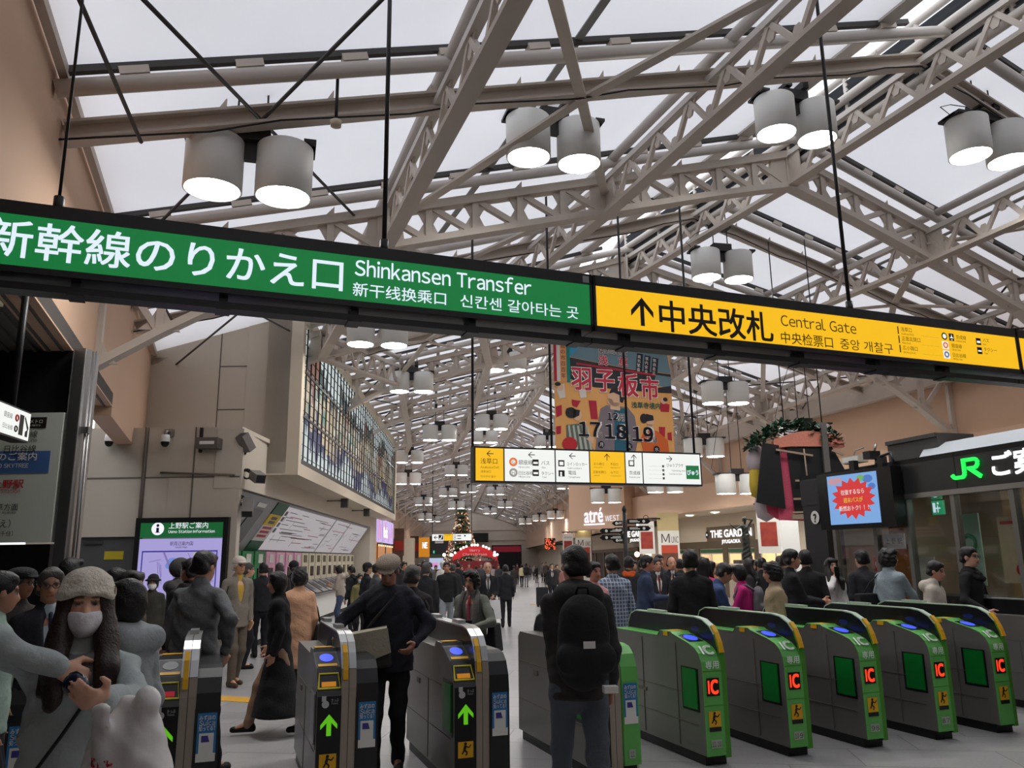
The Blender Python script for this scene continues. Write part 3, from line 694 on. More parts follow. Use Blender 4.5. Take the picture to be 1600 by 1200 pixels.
ticket_gate(-.94, 'ticket gate with a green right half behind the man with the backpack', True, number='11')
ticket_gate(-2.02, 'black ticket gate with green arrow in front of the woman in the grey cardigan')
ticket_gate(-3.0, 'black ticket gate with green arrow beside the man in the flat cap', flap='grey')
ticket_gate(-4.05, 'black ticket gate with a red slot beside the white plastic bag', slot_red=True)
ticket_gate(-5.13, 'black ticket gate at the left edge behind the woman in the knit hat')
ticket_gate(4.6, 'ticket gate with a green right half cut off by the right edge', True)
# ------------------------------------------------------------------ twin drum lamps under the rafters
def roof_z(x, y):
    best = None
    for i in range(1, NB):
        mid = bay_pt(i, 0, .5); dd = abs((y-mid[1])*1.0+(x-mid[0])*.25)
        if best is None or dd < best[0]: best = (dd, i)
    i = best[1]; mid = bay_pt(i, 0, .5); t = (TR[i][1]+TR[i+1][1]).normalized(); s = (x-mid[0])*t[0]+(y-mid[1])*t[1]
    sl, sr = slopes(i); return 8.6-(sl*-s if s < 0 else sr*s), math.atan2(t[1], t[0])
M_drum = mat('lamp_drum_grey', srgb(228,228,224), .45)
M_lamp = glow('lamp_lens', (1.0,.985,.95), 55.0)
M_mount = mat('lamp_mount', srgb(48,46,46), .5)
def make_lamp():
    t = thing('pendant_lamp', 'x', 'lamp', (0,0,0), 0, 'twin drum pendant lamps')
    for x in (-.36,.36):
        m = MB(); m.lathe([(.02,.30),(.285,.30),(.30,.285),(.30,-.28),(.285,-.285),(.276,-.275),(.276,-.2)], (x,0,0), 28)
        d = m.build('drum_shade', M_drum, t)
        MB().disc((x,0,-.262), .274, 28, axis='z').build('lens', M_lamp, d)
    m = MB().box((-.68,-.12,.30),(.68,.12,.345)); m.box((-.2,-.1,.345),(.2,.1,.47)); m.box((-.08,-.04,.1),(.08,.04,.3)); m.box((-.68,-.2,.30),(-.55,.2,.34)); m.box((.55,-.2,.30),(.68,.2,.34)); m.build('mount', M_mount, t)
    return t
LAMPS = [(390,265,87,'nearest twin drum lamp, hanging over the green sign'),
 (865,222,69,'twin drum lamp hanging above the joint of the green and yellow signs'),
 (1243,188,61,'twin drum lamp hanging high beside the ridge louvres'),
 (1543,222,62,'twin drum lamp at the upper right edge on the right roof slope'),
 (1128,416,45,'twin drum lamp just above the Central Gate lettering'),
 (590,520,43,'twin drum lamp with its top hidden by the green sign, right of the mural'),
 (643,598,31,'twin drum lamp right beside the middle of the mural'),
 (791,566,29,'twin drum lamp between the green sign and the left end of the guide sign'),
 (1133,615,34,'twin drum lamp to the right of the festival banner'),
 (687,677,24,'twin drum lamp left of the guide sign, above the row of smaller lamps'),
 (768,660,23.5,'twin drum lamp above the Asakusa Exit panel'),
 (757,683,19,'twin drum lamp partly behind the top of the Asakusa Exit panel'),
 (855,690,18.5,'twin drum lamp with one drum hidden by the festival banner'),
 (640,714,19.5,'twin drum lamp at the far top corner of the mural'),
 (638,748,18,'twin drum lamp at the far lower part of the mural'),
 (713,735,16.5,'twin drum lamp left below the Asakusa Exit panel'),
 (700,769,13,'small twin drum lamp upper left of the Christmas tree'),
 (662,783,13,'small twin drum lamp by the far pink wall on the left'),
 (731,764,11.5,'small twin drum lamp just above the tip of the Christmas tree'),
 (774,767,12.5,'small twin drum lamp upper right of the Christmas tree'),
 (789,788,10.5,'small twin drum lamp right of the Christmas tree tip'),
 (766,798,9.5,'small twin drum lamp close to the right of the Christmas tree'),
 (713,789,12,'small twin drum lamp half behind the tip of the Christmas tree'),
 (664,807,10.5,'small twin drum lamp left of the tree, the upper of two'),
 (679,811,8.5,'tiny twin drum lamp left of the tree, the lower of two'),
 (821,814,9.5,'small twin drum lamp lowest in the row along the right wall'),
 (843,809,10,'small twin drum lamp second in the row along the right wall'),
 (868,804,12,'small twin drum lamp left of the shop lettering on the right wall'),
 (947,775,22,'twin drum lamp in front of the lit shop lettering on the right wall'),
 (1039,757,26,'twin drum lamp just under the right part of the guide sign'),
 (885,757,14,'twin drum lamp just under the middle of the guide sign'),
 (1152,757,31,'twin drum lamp left of the hanging parade decoration'),
 (1258,682,36,'twin drum lamp behind the top of the parade decoration'),
 (1100,700,29,'twin drum lamp behind the right end of the guide sign')]
proto = None
for k, (px, py, dpx, lab) in enumerate(LAMPS):
    p = at(px, py, .6*FPX/dpx); rz, ang = roof_z(p[0], p[1])
    if proto is None: proto = make_lamp(); r = proto
    else:
        r = proto.copy(); COL.objects.link(r)
        for ch in proto.children:
            if ch.name.startswith('hanger'): continue
            c = ch.copy(); COL.objects.link(c); c.parent = r
            for g in ch.children: q = g.copy(); COL.objects.link(q); q.parent = c
    r.location = p; r.rotation_euler = (0,0,ang if k > 3 else ang-.04); r['label'] = lab
    h = max(rz-p[2]+.05, .62); n_ = 0
    m = MB()
    for x in (-.16,.16):
        m.tube([(x,0,.44),(x*.9,0,h+.5)], .012, 5); m.box((x*.9-.05,-.13,h-.12),(x*.9+.05,.13,h))
    pts = [(-.6,0,.33),(-.75,.05,.5),(-.5,.1,.6+(h-.6)*.4),(-.1,.1,h)]
    m.tube(pts, .008, 4)
    hg = m.build('hanger', M_mount, r); hg.name = 'hanger'
    if k == 0: proto_h = hg

# ------------------------------------------------------------------ guide sign hanging in the hall
GS_C, GS_RZ = Vector((-.5,13,0)), R_(18)
t = thing('guide_sign', 'hanging guide sign of yellow and white lit panels under the festival banner', 'sign', GS_C, GS_RZ)
MB().box((-.14,.01,2.86),(4.06,.22,3.45)).build('housing', M_black, t)
segs = [(-.11,.36,'y'),(.385,1.26,'w'),(1.285,1.885,'w'),(1.91,2.55,'y'),(2.575,2.885,'w'),(2.91,4.03,'w')]
for a, b, c in segs: MB().box((a,0,2.89),(b,.01,3.42)).build('panel', M_yell_f if c == 'y' else M_white_f, t)
w = MB()
for x, an in ((.13,R_(90)),(.85,R_(90)),(1.58,R_(90)),(2.22,0),(2.73,0),(3.42,R_(-90))): arrow(w, x, 3.33, .10, .12, an, t=.13)
text(w, '浅草口', -.03, 3.17, .1); text(w, '銀座線', .62, 3.17, .085); text(w, '日比谷線', .62, 3.0, .07, width=.26); text(w, 'バス', 1.02, 3.17, .08); text(w, 'タクシー', 1.02, 3.0, .07, width=.22)
text(w, 'コインロッカー', 1.48, 3.17, .065, width=.37); text(w, '電話', 1.5, 3.02, .075); text(w, '京成線', 2.63, 3.04, .075, width=.21); text(w, 'びゅうプラザ', 3.36, 3.19, .07, width=.33)
for x, z in ((.92,3.17),(.92,3.0),(1.38,3.17),(1.38,3.0),(2.68,3.2)): rect(w, x-.055, z-.02, x+.055, z+.085, y=-.002)
w.build('black_lettering', M_btext, t)
w = MB()
for s, x, z, h in (('Asakusa Exit',-.03,3.09,.05),('浅草出口',-.03,3.02,.045),('아사쿠사 출구',-.03,2.94,.045),('広小路口',1.97,3.19,.05),('正面玄関口',1.95,3.05,.05),('不忍口',2.28,3.19,.05),('山下口',2.28,3.05,.05),('Hirokoji Exit',1.97,3.14,.026),('Main Exit',1.97,3.0,.026),('Shinobazu Exit',2.28,3.14,.026),('Yamashita Exit',2.28,3.0,.026)):
    (latin if s.isascii() else text)(w, s, x, z, h)
w.build('brown_lettering', M_yt, t)
w = MB()
for s, x, z, h in (('Ginza Line',.62,3.11,.04),('Hibiya Line',.62,2.95,.04),('Bus',1.03,3.11,.04),('Taxi',1.03,2.95,.04),('Coin Lockers',1.49,3.11,.04),('Telephone',1.5,2.96,.04),('Keisei Line',2.63,2.98,.04),('Ticketing and',3.45,3.11,.04),('Travel Service Center',3.4,3.05,.04)): latin(w, s, x, z, h, width=.26 if 'Travel' in s else None)
for k in range(4): latin(w, '--- ----- --', 3.0, 3.18-k*.07, .03, width=.25); rect(w, 3.27, 3.175-k*.07, 3.31, 3.215-k*.07)
w.build('grey_lettering', M_gtext, t)
w = MB(); w.ring((.53,-.004,3.205), .055, .018, 20, 4); w.build('orange_line_mark', glow('orange_mark', srgb(240,140,40), 1), t)
w = MB(); w.ring((.53,-.004,3.03), .055, .018, 20, 4); w.build('grey_line_mark', glow('silver_mark', srgb(150,146,140), 1), t)
w = MB(); latin(w, 'G', .53, 3.175, .07, align='c'); latin(w, 'H', .53, 3.0, .07, align='c'); w.build('line_letters', M_btext, t)
w = MB(); rect(w, 3.74, 2.98, 4.0, 3.22, y=-.002); gp = w.build('green_emblem', glow('emblem_green', srgb(14,110,56), 1), t)
w = MB(); text(w, 'びゅう', 3.87, 3.06, .1, y=-.005, width=.22, align='c', bold=.03); w.build('emblem_letters', M_wtext, gp)
for x, z in ((.92,3.17),(.92,3.0)):
    pass
w = MB()
for x, z in ((.92,3.17),(.92,3.0)): rect(w, x-.04, z+.01, x+.04, z+.045)
rect(w, 1.345, 3.17, 1.415, 3.23); w.disc((1.37,-.004,3.04),.02,8); w.disc((1.37,-.004,3.0),.02,8); rect(w, 1.358, 3.0, 1.372, 3.05); rect(w, 2.645, 3.2, 2.715, 3.27)
w.build('pictogram', M_white_f, t)
for x in (-.13,1.26,2.68,4.0): MB().tube([(x,.12,3.44),(x,.12,9.2)], .022, 8).build('hanging_rod', M_black, t)

# ------------------------------------------------------------------ festival banner (text as on the banner, plain figures)
BN_C, BN_RZ = Vector((1.5,19,0)), R_(18)
t = thing('festival_banner', 'large hanging paper banner with red Japanese letters, dates 17 18 19 and kimono figures', 'banner', BN_C, BN_RZ)
X0, X1, Z0, Z1 = -.5, 2.66, 4.0, 7.0
MB().box((X0,0,Z0),(X1,.03,Z1)).build('cloth', mat('banner_ochre', srgb(226,166,98), .7), t)
MB().tube([(X0-.05,.015,Z1),(X1+.05,.015,Z1)], .04, 8).build('top_bar', M_chrome, t)
for x in (X0+.2, X1-.2): MB().tube([(x,.015,Z1),(x,.015,9.2)], .008, 5).build('hanging_wire', M_black, t)
bx = lambda px: X0+(px-45)/1215*(X1-X0); bz = lambda py: Z0+.13+(1160-py)/1110*2.68
def bpoly(mb, pts, y): mb.add([(bx(a), y, bz(b)) for a, b in pts], [tuple(range(len(pts)))])
def blayer(name, m, polys, y):
    w = MB()
    for p in polys:
        if len(p) == 4 and isinstance(p[0], (int, float)): cx, cy, rx, rz_ = p; w.disc((bx(cx), y, bz(cy)), rx/1215*3.16, 20, rz=rz_/1110*2.68)
        else: bpoly(w, p, y)
    return w.build(name, m, t)
blayer('sky_strip', mat('banner_blue', srgb(60,150,190), .7), [[(180,20),(360,20),(300,160),(180,200)]], -.003)
blayer('temple_roof', mat('banner_slate', srgb(104,132,142), .7), [[(205,200),(330,60),(420,20),(1225,20),(1260,310),(830,285)],[(1080,300),(1260,330),(1260,470),(1000,420)]], -.004)
blayer('dark_eaves', mat('banner_dark', srgb(46,44,48), .7), [[(205,205),(830,290),(1260,315),(1260,345),(1100,330),(1040,520),(440,500),(205,430)],[(1050,480),(1260,440),(1260,520),(1080,520)]], -.006)
blayer('red_trim', mat('banner_red', srgb(176,34,56), .7), [[(40,20),(70,20),(70,460),(40,460)],[(270,255),(1100,325),(1100,345),(270,275)],[(1100,880),(1170,880),(1160,1000),(1110,1000)],[(50,920),(100,910),(95,990),(50,1000)],[(210,640),(300,650),(260,720),(215,700)],[(380,640),(460,640),(470,830),(400,830)],[(1130,620),(1230,640),(1220,720),(1130,720)],[(50,720),(110,700),(110,800),(55,830)],[(1190,940),(1235,930),(1235,1020),(1190,1010)]], -.008)
blayer('green_edge', mat('banner_teal', srgb(22,128,116), .7), [[(170,20),(205,20),(205,465),(170,465)]], -.009)
blayer('side_text_strip', mat('banner_peach', srgb(226,152,94), .7), [[(105,20),(165,20),(165,465),(105,465)]], -.009)
blayer('side_white_strip', mat('banner_white', srgb(216,206,196), .7), [[(70,20),(105,20),(105,460),(70,460)],[(60,540),(140,480),(150,620),(90,640)],[(285,540),(360,520),(360,610),(300,620)]], -.0095)
blayer('man_jacket', mat('banner_greyviolet', srgb(122,112,118), .7), [[(500,720),(560,680),(780,690),(850,780),(880,1000),(840,1160),(430,1160),(470,860)]], -.011)
blayer('man_apron', mat('banner_petrol', srgb(34,92,112), .7), [[(640,720),(770,700),(790,1160),(625,1160)]], -.013)
blayer('kimono_stripes', mat('banner_olive', srgb(90,104,96), .7), [[(150,900),(300,880),(360,1000),(420,1160),(150,1160)]], -.012)
w = MB()
for k in range(5): bpoly(w, [(165+k*45,905),(185+k*45,900),(215+k*48,1160),(190+k*48,1160)], -.0135)
w.build('kimono_white', mat('banner_pale', srgb(178,180,166), .7), t)
blayer('orange_kimono', mat('banner_orange', srgb(208,98,44), .7), [[(900,1010),(960,900),(1090,930),(1190,1020),(1200,1170),(930,1170)]], -.012)
blayer('faces', mat('banner_skin', srgb(218,178,148), .7), [(650,600,75,90),[(600,650),(700,650),(700,730),(600,720)],(262,795,45,60),(1010,815,45,65),[(990,860),(1040,860),(1050,910),(980,910)],[(340,1030),(430,1000),(410,1080)],(1165,605,30,35),(100,520,30,40),(600,640,30,30)], -.015)
blayer('hair', mat('banner_hair', srgb(34,32,36), .7), [[(590,560),(620,500),(720,500),(755,590),(730,650),(700,640),(700,570),(640,545)],(200,775,55,55),[(215,735),(290,745),(280,800),(225,830)],(945,800,40,50),[(970,750),(1045,765),(1050,815),(975,830)],(1185,590,25,22),(75,490,30,20)], -.017)
blayer('red_drum', mat('banner_crimson', srgb(190,36,48), .7), [(180,1090,75,70),(185,745,35,18)], -.016)
M_bnred, M_bnwhite = mat('banner_letter_red', srgb(196,40,66), .6), mat('banner_letter_white', srgb(232,224,216), .6)
def outlined(s, px, py, size, col, y, wid, out=.06, fn=text):
    a = MB(); fn(a, s, bx(px), bz(py), size, y=y, width=wid, bold=out); b = MB(); fn(b, s, bx(px), bz(py), size, y=y-.004, width=wid, bold=.03); return a, b
wa, wb = MB(), MB()
for s, px, py, sz, wd in (('羽',215,515,.62,.5),('子',460,520,.62,.48),('板',695,555,.62,.52),('市',930,580,.62,.48),('浅',495,255,.27,.24),('草',705,265,.27,.24)):
    text(wa, s, bx(px), bz(py), sz, y=-.020, width=wd, bold=.06); text(wb, s, bx(px), bz(py), sz, y=-.024, width=wd, bold=.025)
wc = MB()
for s, px, py, sz in (('17',270,1005,.46),('18',535,1020,.46),('19',815,1035,.46),('12',565,830,.23)):
    latin(wa, s, bx(px), bz(py), sz, y=-.020, bold=.07); latin(wc, s, bx(px), bz(py), sz, y=-.024, bold=.035)
for s, px, py, sz in (('月',680,830,.19),('日',465,1010,.15),('日',750,1030,.15),('日',1030,1045,.15),('納めの観音',498,140,.16)):
    text(wa, s, bx(px), bz(py), sz, y=-.020, bold=.07); text(wc, s, bx(px), bz(py), sz, y=-.024, bold=.01)
for k, ch in enumerate('歳の市四百年'): text(wc, ch, bx(112), bz(110+k*62), .13, y=-.012)
for k in range(3):
    bpoly(wc, [(905+k*82,110+k*18),(970+k*82,118+k*18),(950+k*82,305+k*10),(885+k*82,295+k*10)], -.0105)
    for q, ch in enumerate(('商売繁盛','家内安全','無病息災')[k]): text(wa, ch, bx(910+k*82-q*5), bz(165+k*14+q*46), .1, y=-.013)
for px, py, ch in ((492,1085,'月'),(778,1095,'火'),(1062,1115,'水')): wc.disc((bx(px), -.026, bz(py)), .085, 18); text(wa, ch, bx(px), bz(py+18), .11, y=-.03, align='c')
wa.build('white_outline', M_bnwhite, t); wb.build('red_lettering', M_bnred, t); wc.build('black_lettering', mat('banner_letter_black', srgb(24,26,40), .6), t)
w = MB(); text(w, '浅草寺境内', bx(820), bz(690), .17, y=-.02, width=.8, bold=.02); w.build('green_lettering', mat('banner_letter_green', srgb(10,92,78), .6), t)

# ------------------------------------------------------------------ backlit glass mural over the ticket machines
MU_RZ = R_(92.6)
t = thing('glass_mural', 'long backlit stained glass mural in a pale frame above the ticket machines', 'mural', (-4.58,17,0), MU_RZ)
def frame(mb, x0, x1, z0, z1, b, y0, y1):
    mb.box((x0,y0,z0),(x1,y1,z0+b)).box((x0,y0,z1-b),(x1,y1,z1)).box((x0,y0,z0+b),(x0+b,y1,z1-b)).box((x1-b,y0,z0+b),(x1,y1,z1-b)); return mb
frame(MB(), -.25, 20.3, 3.42, 7.05, .26, -.06, .7).build('frame', M_cream, t)
MB().box((-.25,.2,3.45),(20.3,.7,7.0)).build('case', M_panel, t)
MB().box((.0,.05,3.68),(20.05,.08,6.8)).build('glass', glow('mural_white_glass', srgb(196,206,206), 1.0), t)
rm = random.Random(5); lay = {'navy': MB(), 'cream': MB(), 'dark': MB(), 'brown': MB(), 'green': MB(), 'red': MB(), 'tan': MB()}
x = .3
def jag(mb, x0, x1, zb, zt, y, n=5, up=True):
    pts = [(x0,y,zb if up else zt)]
    for k in range(n+1): pts.append((x0+(x1-x0)*k/n, y, (zt if up else zb)+rm.uniform(-.28,.28)*(1 if 0 < k < n else .3)))
    pts.append((x1,y,zb if up else zt)); mb.add(pts, [tuple(range(len(pts)))])
while x < 19.6:
    w_ = rm.uniform(.35,.7); big = .55+.45*math.sin(x*.9)**2; zc = 5.25+.25*math.sin(x*1.3)
    jag(lay['navy'], x-.1, x+w_, zc-1.05*big-.2, zc-.2, .045, 5, False)
    if rm.random() < .6: jag(lay['dark'], x-.2, x+w_+.1, zc+.1, zc+.6+.35*big, .044, 5, True)
    m = lay['cream'] if rm.random() < .6 else lay['tan']
    hw = w_*.36; cx = x+w_/2; z1 = zc+rm.uniform(.1,.65); z0_ = zc-rm.uniform(.5,.95)
    pts = [(cx-hw,.04,z0_),(cx+hw,.04,z0_),(cx+hw,.04,z1)]+[(cx+hw*math.cos(a*.4),.04,z1+hw*1.2*math.sin(a*.4)) for a in range(1,8)]+[(cx-hw,.04,z1)]
    m.add(pts, [tuple(range(len(pts)))])
    if rm.random() < .5: lay['green'].disc((cx+rm.uniform(-.2,.2),.036,zc+rm.uniform(-.4,.3)), rm.uniform(.08,.2), 9, rz=rm.uniform(.1,.3))
    if rm.random() < .35: lay['red'].disc((cx,.034,zc+rm.uniform(-.2,.5)), rm.uniform(.08,.2), 9, rz=rm.uniform(.15,.4))
    if rm.random() < .12: lay['brown'].disc((cx,.033,zc+rm.uniform(.2,.8)), .3, 14, rz=.42)
    for q in range(3):
        if rm.random() < .5: rect(lay['dark'], cx-hw*.5+q*.08, zc-.4, cx-hw*.5+q*.08+.03, zc+rm.uniform(-.1,.3), y=.032)
    x += w_*rm.uniform(.75,1.1)
for nm, c in (('navy',(78,80,112)),('cream',(204,186,156)),('dark',(74,84,86)),('brown',(132,98,82)),('green',(116,148,128)),('red',(140,96,96)),('tan',(160,146,122))):
    lay[nm].build('coloured_glass', glow('mural_'+nm, srgb(*c), .9), t)
m = MB()
for k in range(41): m.box((k*.5,.0,3.68),(k*.5+(.09 if k == 20 else .03),.03,6.8))
for z in (4.75,5.75): m.box((0,.0,z),(20.05,.028,z+.06))
m.box((0,-.03,3.66),(20.05,.03,3.80)); m.build('mullion', M_black, t)
m = MB()
for z in np.arange(3.9,6.8,.25): m.box((0,.01,z),(20.05,.03,z+.008))
m.build('lead_line', M_rail, t)

# ------------------------------------------------------------------ ticket wall: fare boards, machines, counter
TK_RZ = R_(92.6)
def along(px): return px
t = thing('fare_board', 'long sloping white fare map board above the ticket machines', 'fare board', TK_C, TK_RZ)
def slant(mb, x0, x1, z0, z1, y0, y1, mi=0, th=.06):
    vs = [(x0,y0,z0),(x1,y0,z0),(x1,y1,z1),(x0,y1,z1)]; vs += [(a,b+th,c) for a, b, c in vs]
    return mb.add(vs, [(0,1,2,3),(7,6,5,4),(0,4,5,1),(1,5,6,2),(2,6,7,3),(3,7,4,0)], mi)
BY = lambda z: .05+(2.98-z)/1.1*.75       # the board leans out at the top
slant(MB(), .15, 18.6, 1.88, 2.98, BY(1.88)+.02, BY(2.98)+.02).build('backing', mat('board_grey', srgb(150,150,154), .5), t)
slant(MB(), 4.35, 10.9, 1.93, 2.92, BY(1.93), BY(2.92), th=.02).build('map_sheet', glow('fare_map_white', srgb(196,190,194), .6), t)
slant(MB(), 11.15, 13.8, 1.93, 2.92, BY(1.93), BY(2.92), th=.02).build('map_sheet', glow('fare_map_white', srgb(196,190,194), .6), t)
slant(MB(), 14.05, 18.4, 1.93, 2.92, BY(1.93), BY(2.92), th=.02).build('map_sheet', glow('fare_map_white', srgb(196,190,194), .6), t)
rm = random.Random(9); lb, lr = MB(), MB()
for k in range(46):
    z = 2.0+.85*((k % 9)+.5)/9+rm.uniform(-.03,.03); x0 = rm.uniform(4.6,16.5); L_ = rm.uniform(.6,2.6); x1 = min(x0+L_, 10.7 if x0 < 10.7 else 18.2)
    if x0 < 11.1 and x0 > 10.5: continue
    slant(lb if k % 5 else lr, x0, x1, z, z+.014, BY(z)-.012, BY(z+.014)-.012, th=.004)
for k in range(26):
    x0 = rm.uniform(4.6,18); z0_ = rm.uniform(2.0,2.6); slant(lb, x0, x0+.015, z0_, z0_+rm.uniform(.1,.3), BY(z0_)-.012, BY(z0_+.2)-.012, th=.004)
for k in range(4): slant(lb, 4.4, 4.62, 2.72-k*.13, 2.82-k*.13, BY(2.72-k*.13)-.012, BY(2.82-k*.13)-.012, th=.004)
lb.build('printed_lines', mat('soft_print', srgb(116,110,116), .6), t); lr.build('red_lines', mat('red_print', srgb(186,60,74), .6), t)
m = MB(); slant(m, 3.25, 4.3, 2.7, 2.95, BY(2.7)-.01, BY(2.95)-.01); slant(m, 3.25, 4.3, 1.9, 2.12, BY(1.9)-.01, BY(2.12)-.01); m.build('green_block', mat('board_green', srgb(20,84,56), .5), t)
m = MB(); slant(m, 3.25, 4.3, 2.46, 2.7, BY(2.46)-.01, BY(2.7)-.01); yb = m.build('yellow_notice', mat('board_yellow', srgb(218,190,40), .5), t)
m = MB(); slant(m, 3.25, 4.3, 2.12, 2.46, BY(2.12)-.01, BY(2.46)-.01); wb_ = m.build('white_notice', M_white, t)
m = MB()
for k in range(3): slant(m, 3.35, 4.1, 2.38-k*.09, 2.43-k*.09, BY(2.38-k*.09)-.02, BY(2.43-k*.09)-.02, th=.004)
m.build('red_print', mat('red_print', srgb(186,60,74), .6), wb_)
m = MB()
for k in range(2): slant(m, 3.5, 4.0, 2.5+k*.09, 2.56+k*.09, BY(2.5+k*.09)-.02, BY(2.56+k*.09)-.02, th=.004)
m.build('dark_print', M_gtext, yb)
for x0 in (.45,1.75):
    m = MB(); slant(m, x0, x0+.8, 2.05, 2.72, BY(2.05)-.005, BY(2.72)-.005, th=.02); m.build('dark_screen', M_gblack, t)
    m = MB(); slant(m, x0+.1, x0+.75, 2.78, 2.86, BY(2.78)-.005, BY(2.86)-.005, th=.02); m.build('screen_caption', M_white, t)
m = MB(); slant(m, .3, 1.6, 1.9, 1.98, BY(1.9)-.005, BY(1.98)-.005, th=.01); m.build('red_caption', mat('red_print', srgb(186,60,74), .6), t)
t = thing('ticket_counter', 'white ticket machine counter with dark plinth along the ticket wall', 'counter', TK_C, TK_RZ)
MB().box((.2,.0,.12),(18.6,.75,.72)).build('front', M_white, t); MB().box((.2,.03,0),(18.6,.75,.12)).build('plinth', M_dark, t); MB().box((.2,-.08,.72),(18.6,.75,.78)).build('ledge', M_chrome, t)
MACH = []
def machine(x, label, col, cap):
    r = thing('ticket_machine', label, 'ticket machine', TK_C+Vector((math.cos(TK_RZ)*x, math.sin(TK_RZ)*x, 0)), TK_RZ, 'ticket machines in the wall')
    m = MB(); m.box((-.44,.62,.78),(.44,.75,1.88)); m.build('fascia', col, r)
    m = MB(); m.add([(-.4,-.02,.80),(.4,-.02,.80),(.4,.5,1.12),(-.4,.5,1.12),(-.4,.62,.78),(.4,.62,.78)], [(0,1,2,3),(0,3,4),(1,5,2),(3,2,5,4)]); m.build('console', M_chrome, r)
    m = MB(); m.add([(-.27,.1,.885),(.1,.1,.885),(.1,.38,1.057),(-.27,.38,1.057)], [(0,1,2,3)]); m.build('touch_screen', M_gblack, r)
    m = MB(); m.box((-.2,.6,1.22),(.2,.62,1.5)); m.build('display', M_gblack, r)
    m = MB(); m.box((-.18,.6,1.62),(.18,.62,1.82)); m.build('number_sign', cap, r)
    return r
gm, pm, wm = mat('machine_green', srgb(18,130,70), .5), mat('machine_pink', srgb(226,168,196), .5), mat('machine_ivory', srgb(214,206,184), .5)
for k in range(18):
    x = 1.0+k*1.0; col = gm if k < 4 else pm if k < 8 else wm
    machine(x, '%s ticket machine of the %s group, %s from the gates' % (('green','pink','ivory')[(k >= 4)+(k >= 8)], ('green','pink','ivory')[(k >= 4)+(k >= 8)], ORD[(k if k < 4 else k-4 if k < 8 else k-8)] if (k not in (0,4,8)) else 'first'), col, M_white if k < 8 else mat('olive_sign', srgb(104,98,74), .5))

# ------------------------------------------------------------------ station map board, boards and cameras on the left
t = thing('map_board', 'lit purple station map board with a green header showing an i', 'information board', (-6.09,14.9,0), 0)
frame(MB(), -.85, .85, .3, 2.46, .09, -.02, .1).build('frame', M_black, t)
MB().box((-.83,-.01,2.1),(.83,.09,2.42)).build('header', mat('header_green', srgb(24,92,48), .5, emit=srgb(20,80,40), es=.8), t)
MB().box((-.76,.0,.4),(.76,.05,2.08)).build('map_panel', glow('map_lilac', srgb(176,166,226), .85), t)
w = MB(); w.disc((-.44,-.016,2.26), .115, 24); text(w, '上野駅ご案内', -.24, 2.27, .12, y=-.016, width=.72); latin(w, 'Ueno Station Information', -.24, 2.18, .07, y=-.016, width=.85); w.build('header_lettering', mat('header_white', srgb(220,222,230), .5, emit=srgb(220,222,230), es=.9), t)
w = MB(); rect(w, -.465, 2.19, -.415, 2.28, y=-.02); w.disc((-.44,-.02,2.32), .027, 12); rect(w, -.485, 2.19, -.395, 2.2, y=-.02); text(w, '駅周辺案内図', -.2, 1.96, .08, y=-.003, width=.42); latin(w, 'Guide Map', -.1, 1.91, .045, y=-.003)
w.build('dark_lettering', mat('navy_print', srgb(30,28,74), .6), t)
m = MB(); m.box((-.70,-.004,.46),(-.68,0,1.86)).box((.66,-.004,.46),(.68,0,1.86)).box((-.70,-.004,1.84),(.68,0,1.865))
m.build('map_border', glow('map_navy', srgb(56,50,150), .8), t)
rm = random.Random(3); m = MB()
for k in range(26):
    x0, z0_ = rm.uniform(-.64,.6), rm.uniform(.5,1.8); an = rm.choice([.2,.25,1.7,1.75,2.4]); L_ = rm.uniform(.1,.5)
    x1, z1 = max(-.66,min(.64,x0+L_*math.cos(an))), max(.48,min(1.82,z0_+L_*math.sin(an))); m.bar((x0,-.002,z0_),(x1,-.002,z1), .012, .003, (0,1,0))
m.bar((-.3,-.003,1.84),(.2,-.003,.8), .035, .003, (0,1,0)); m.build('map_streets', glow('map_street', srgb(140,124,190), .8), t)
m = MB(); m.disc((-.13,-.003,1.68), .09, 9, rz=.06); m.disc((-.2,-.003,1.6), .06, 8); m.build('map_pond', glow('map_blue', srgb(120,150,226), .8), t)
m = MB(); m.disc((.35,-.003,1.8), .12, 9, rz=.05); m.build('map_park', glow('map_green', srgb(190,196,160), .8), t)
t = thing('railway_board', 'pale sign board of subway lines with a blue band beside the steel column', 'sign board', (-6.0,8.6,0), 0)
MB().box((-2.2,0,1.88),(1.1,.08,3.27)).build('panel', mat('board_pale', srgb(196,200,190), .5), t)
MB().box((-2.2,-.004,2.61),(1.0,0,2.85)).build('blue_band', mat('band_blue', srgb(70,104,156), .5), t)
w = MB(); text(w, 'スカイツリーへのご案内', .86, 2.755, .095, y=-.008, align='r', width=1.2, bold=.01); latin(w, 'Access to TOKYO SKYTREE', .78, 2.67, .06, y=-.008, align='r'); w.build('white_lettering', M_white, t)
w = MB(); text(w, '東京メトロ 上野駅', .75, 2.46, .1, y=-.006, align='r', width=.95, bold=.02); latin(w, 'Tokyo Metro Ueno Station', .72, 2.40, .055, y=-.006, align='r'); w.ring((.02,-.006,2.24), .045, .014, 14, 4); w.build('red_lettering', mat('red_print2', srgb(186,36,50), .6), t)
w = MB()
for s, x, z, h in (('銀座線',.84,3.0,.09),('日比谷線',.84,2.84,.09),('銀座線 浅草方面',.72,2.22,.08),('浅草駅（のりかえ）',.66,2.04,.095),('東武線（北千住）',.7,1.95,.06)): text(w, s, x, z, h, y=-.006, align='r')
for s, x, z, h in (('Ginza Line',.84,2.95,.05),('Hibiya Line',.84,2.79,.05),('Ginza Line  for Asakusa',.7,2.18,.035),('Asakusa Station',.5,1.99,.05)): latin(w, s, x, z, h, y=-.006, align='r')
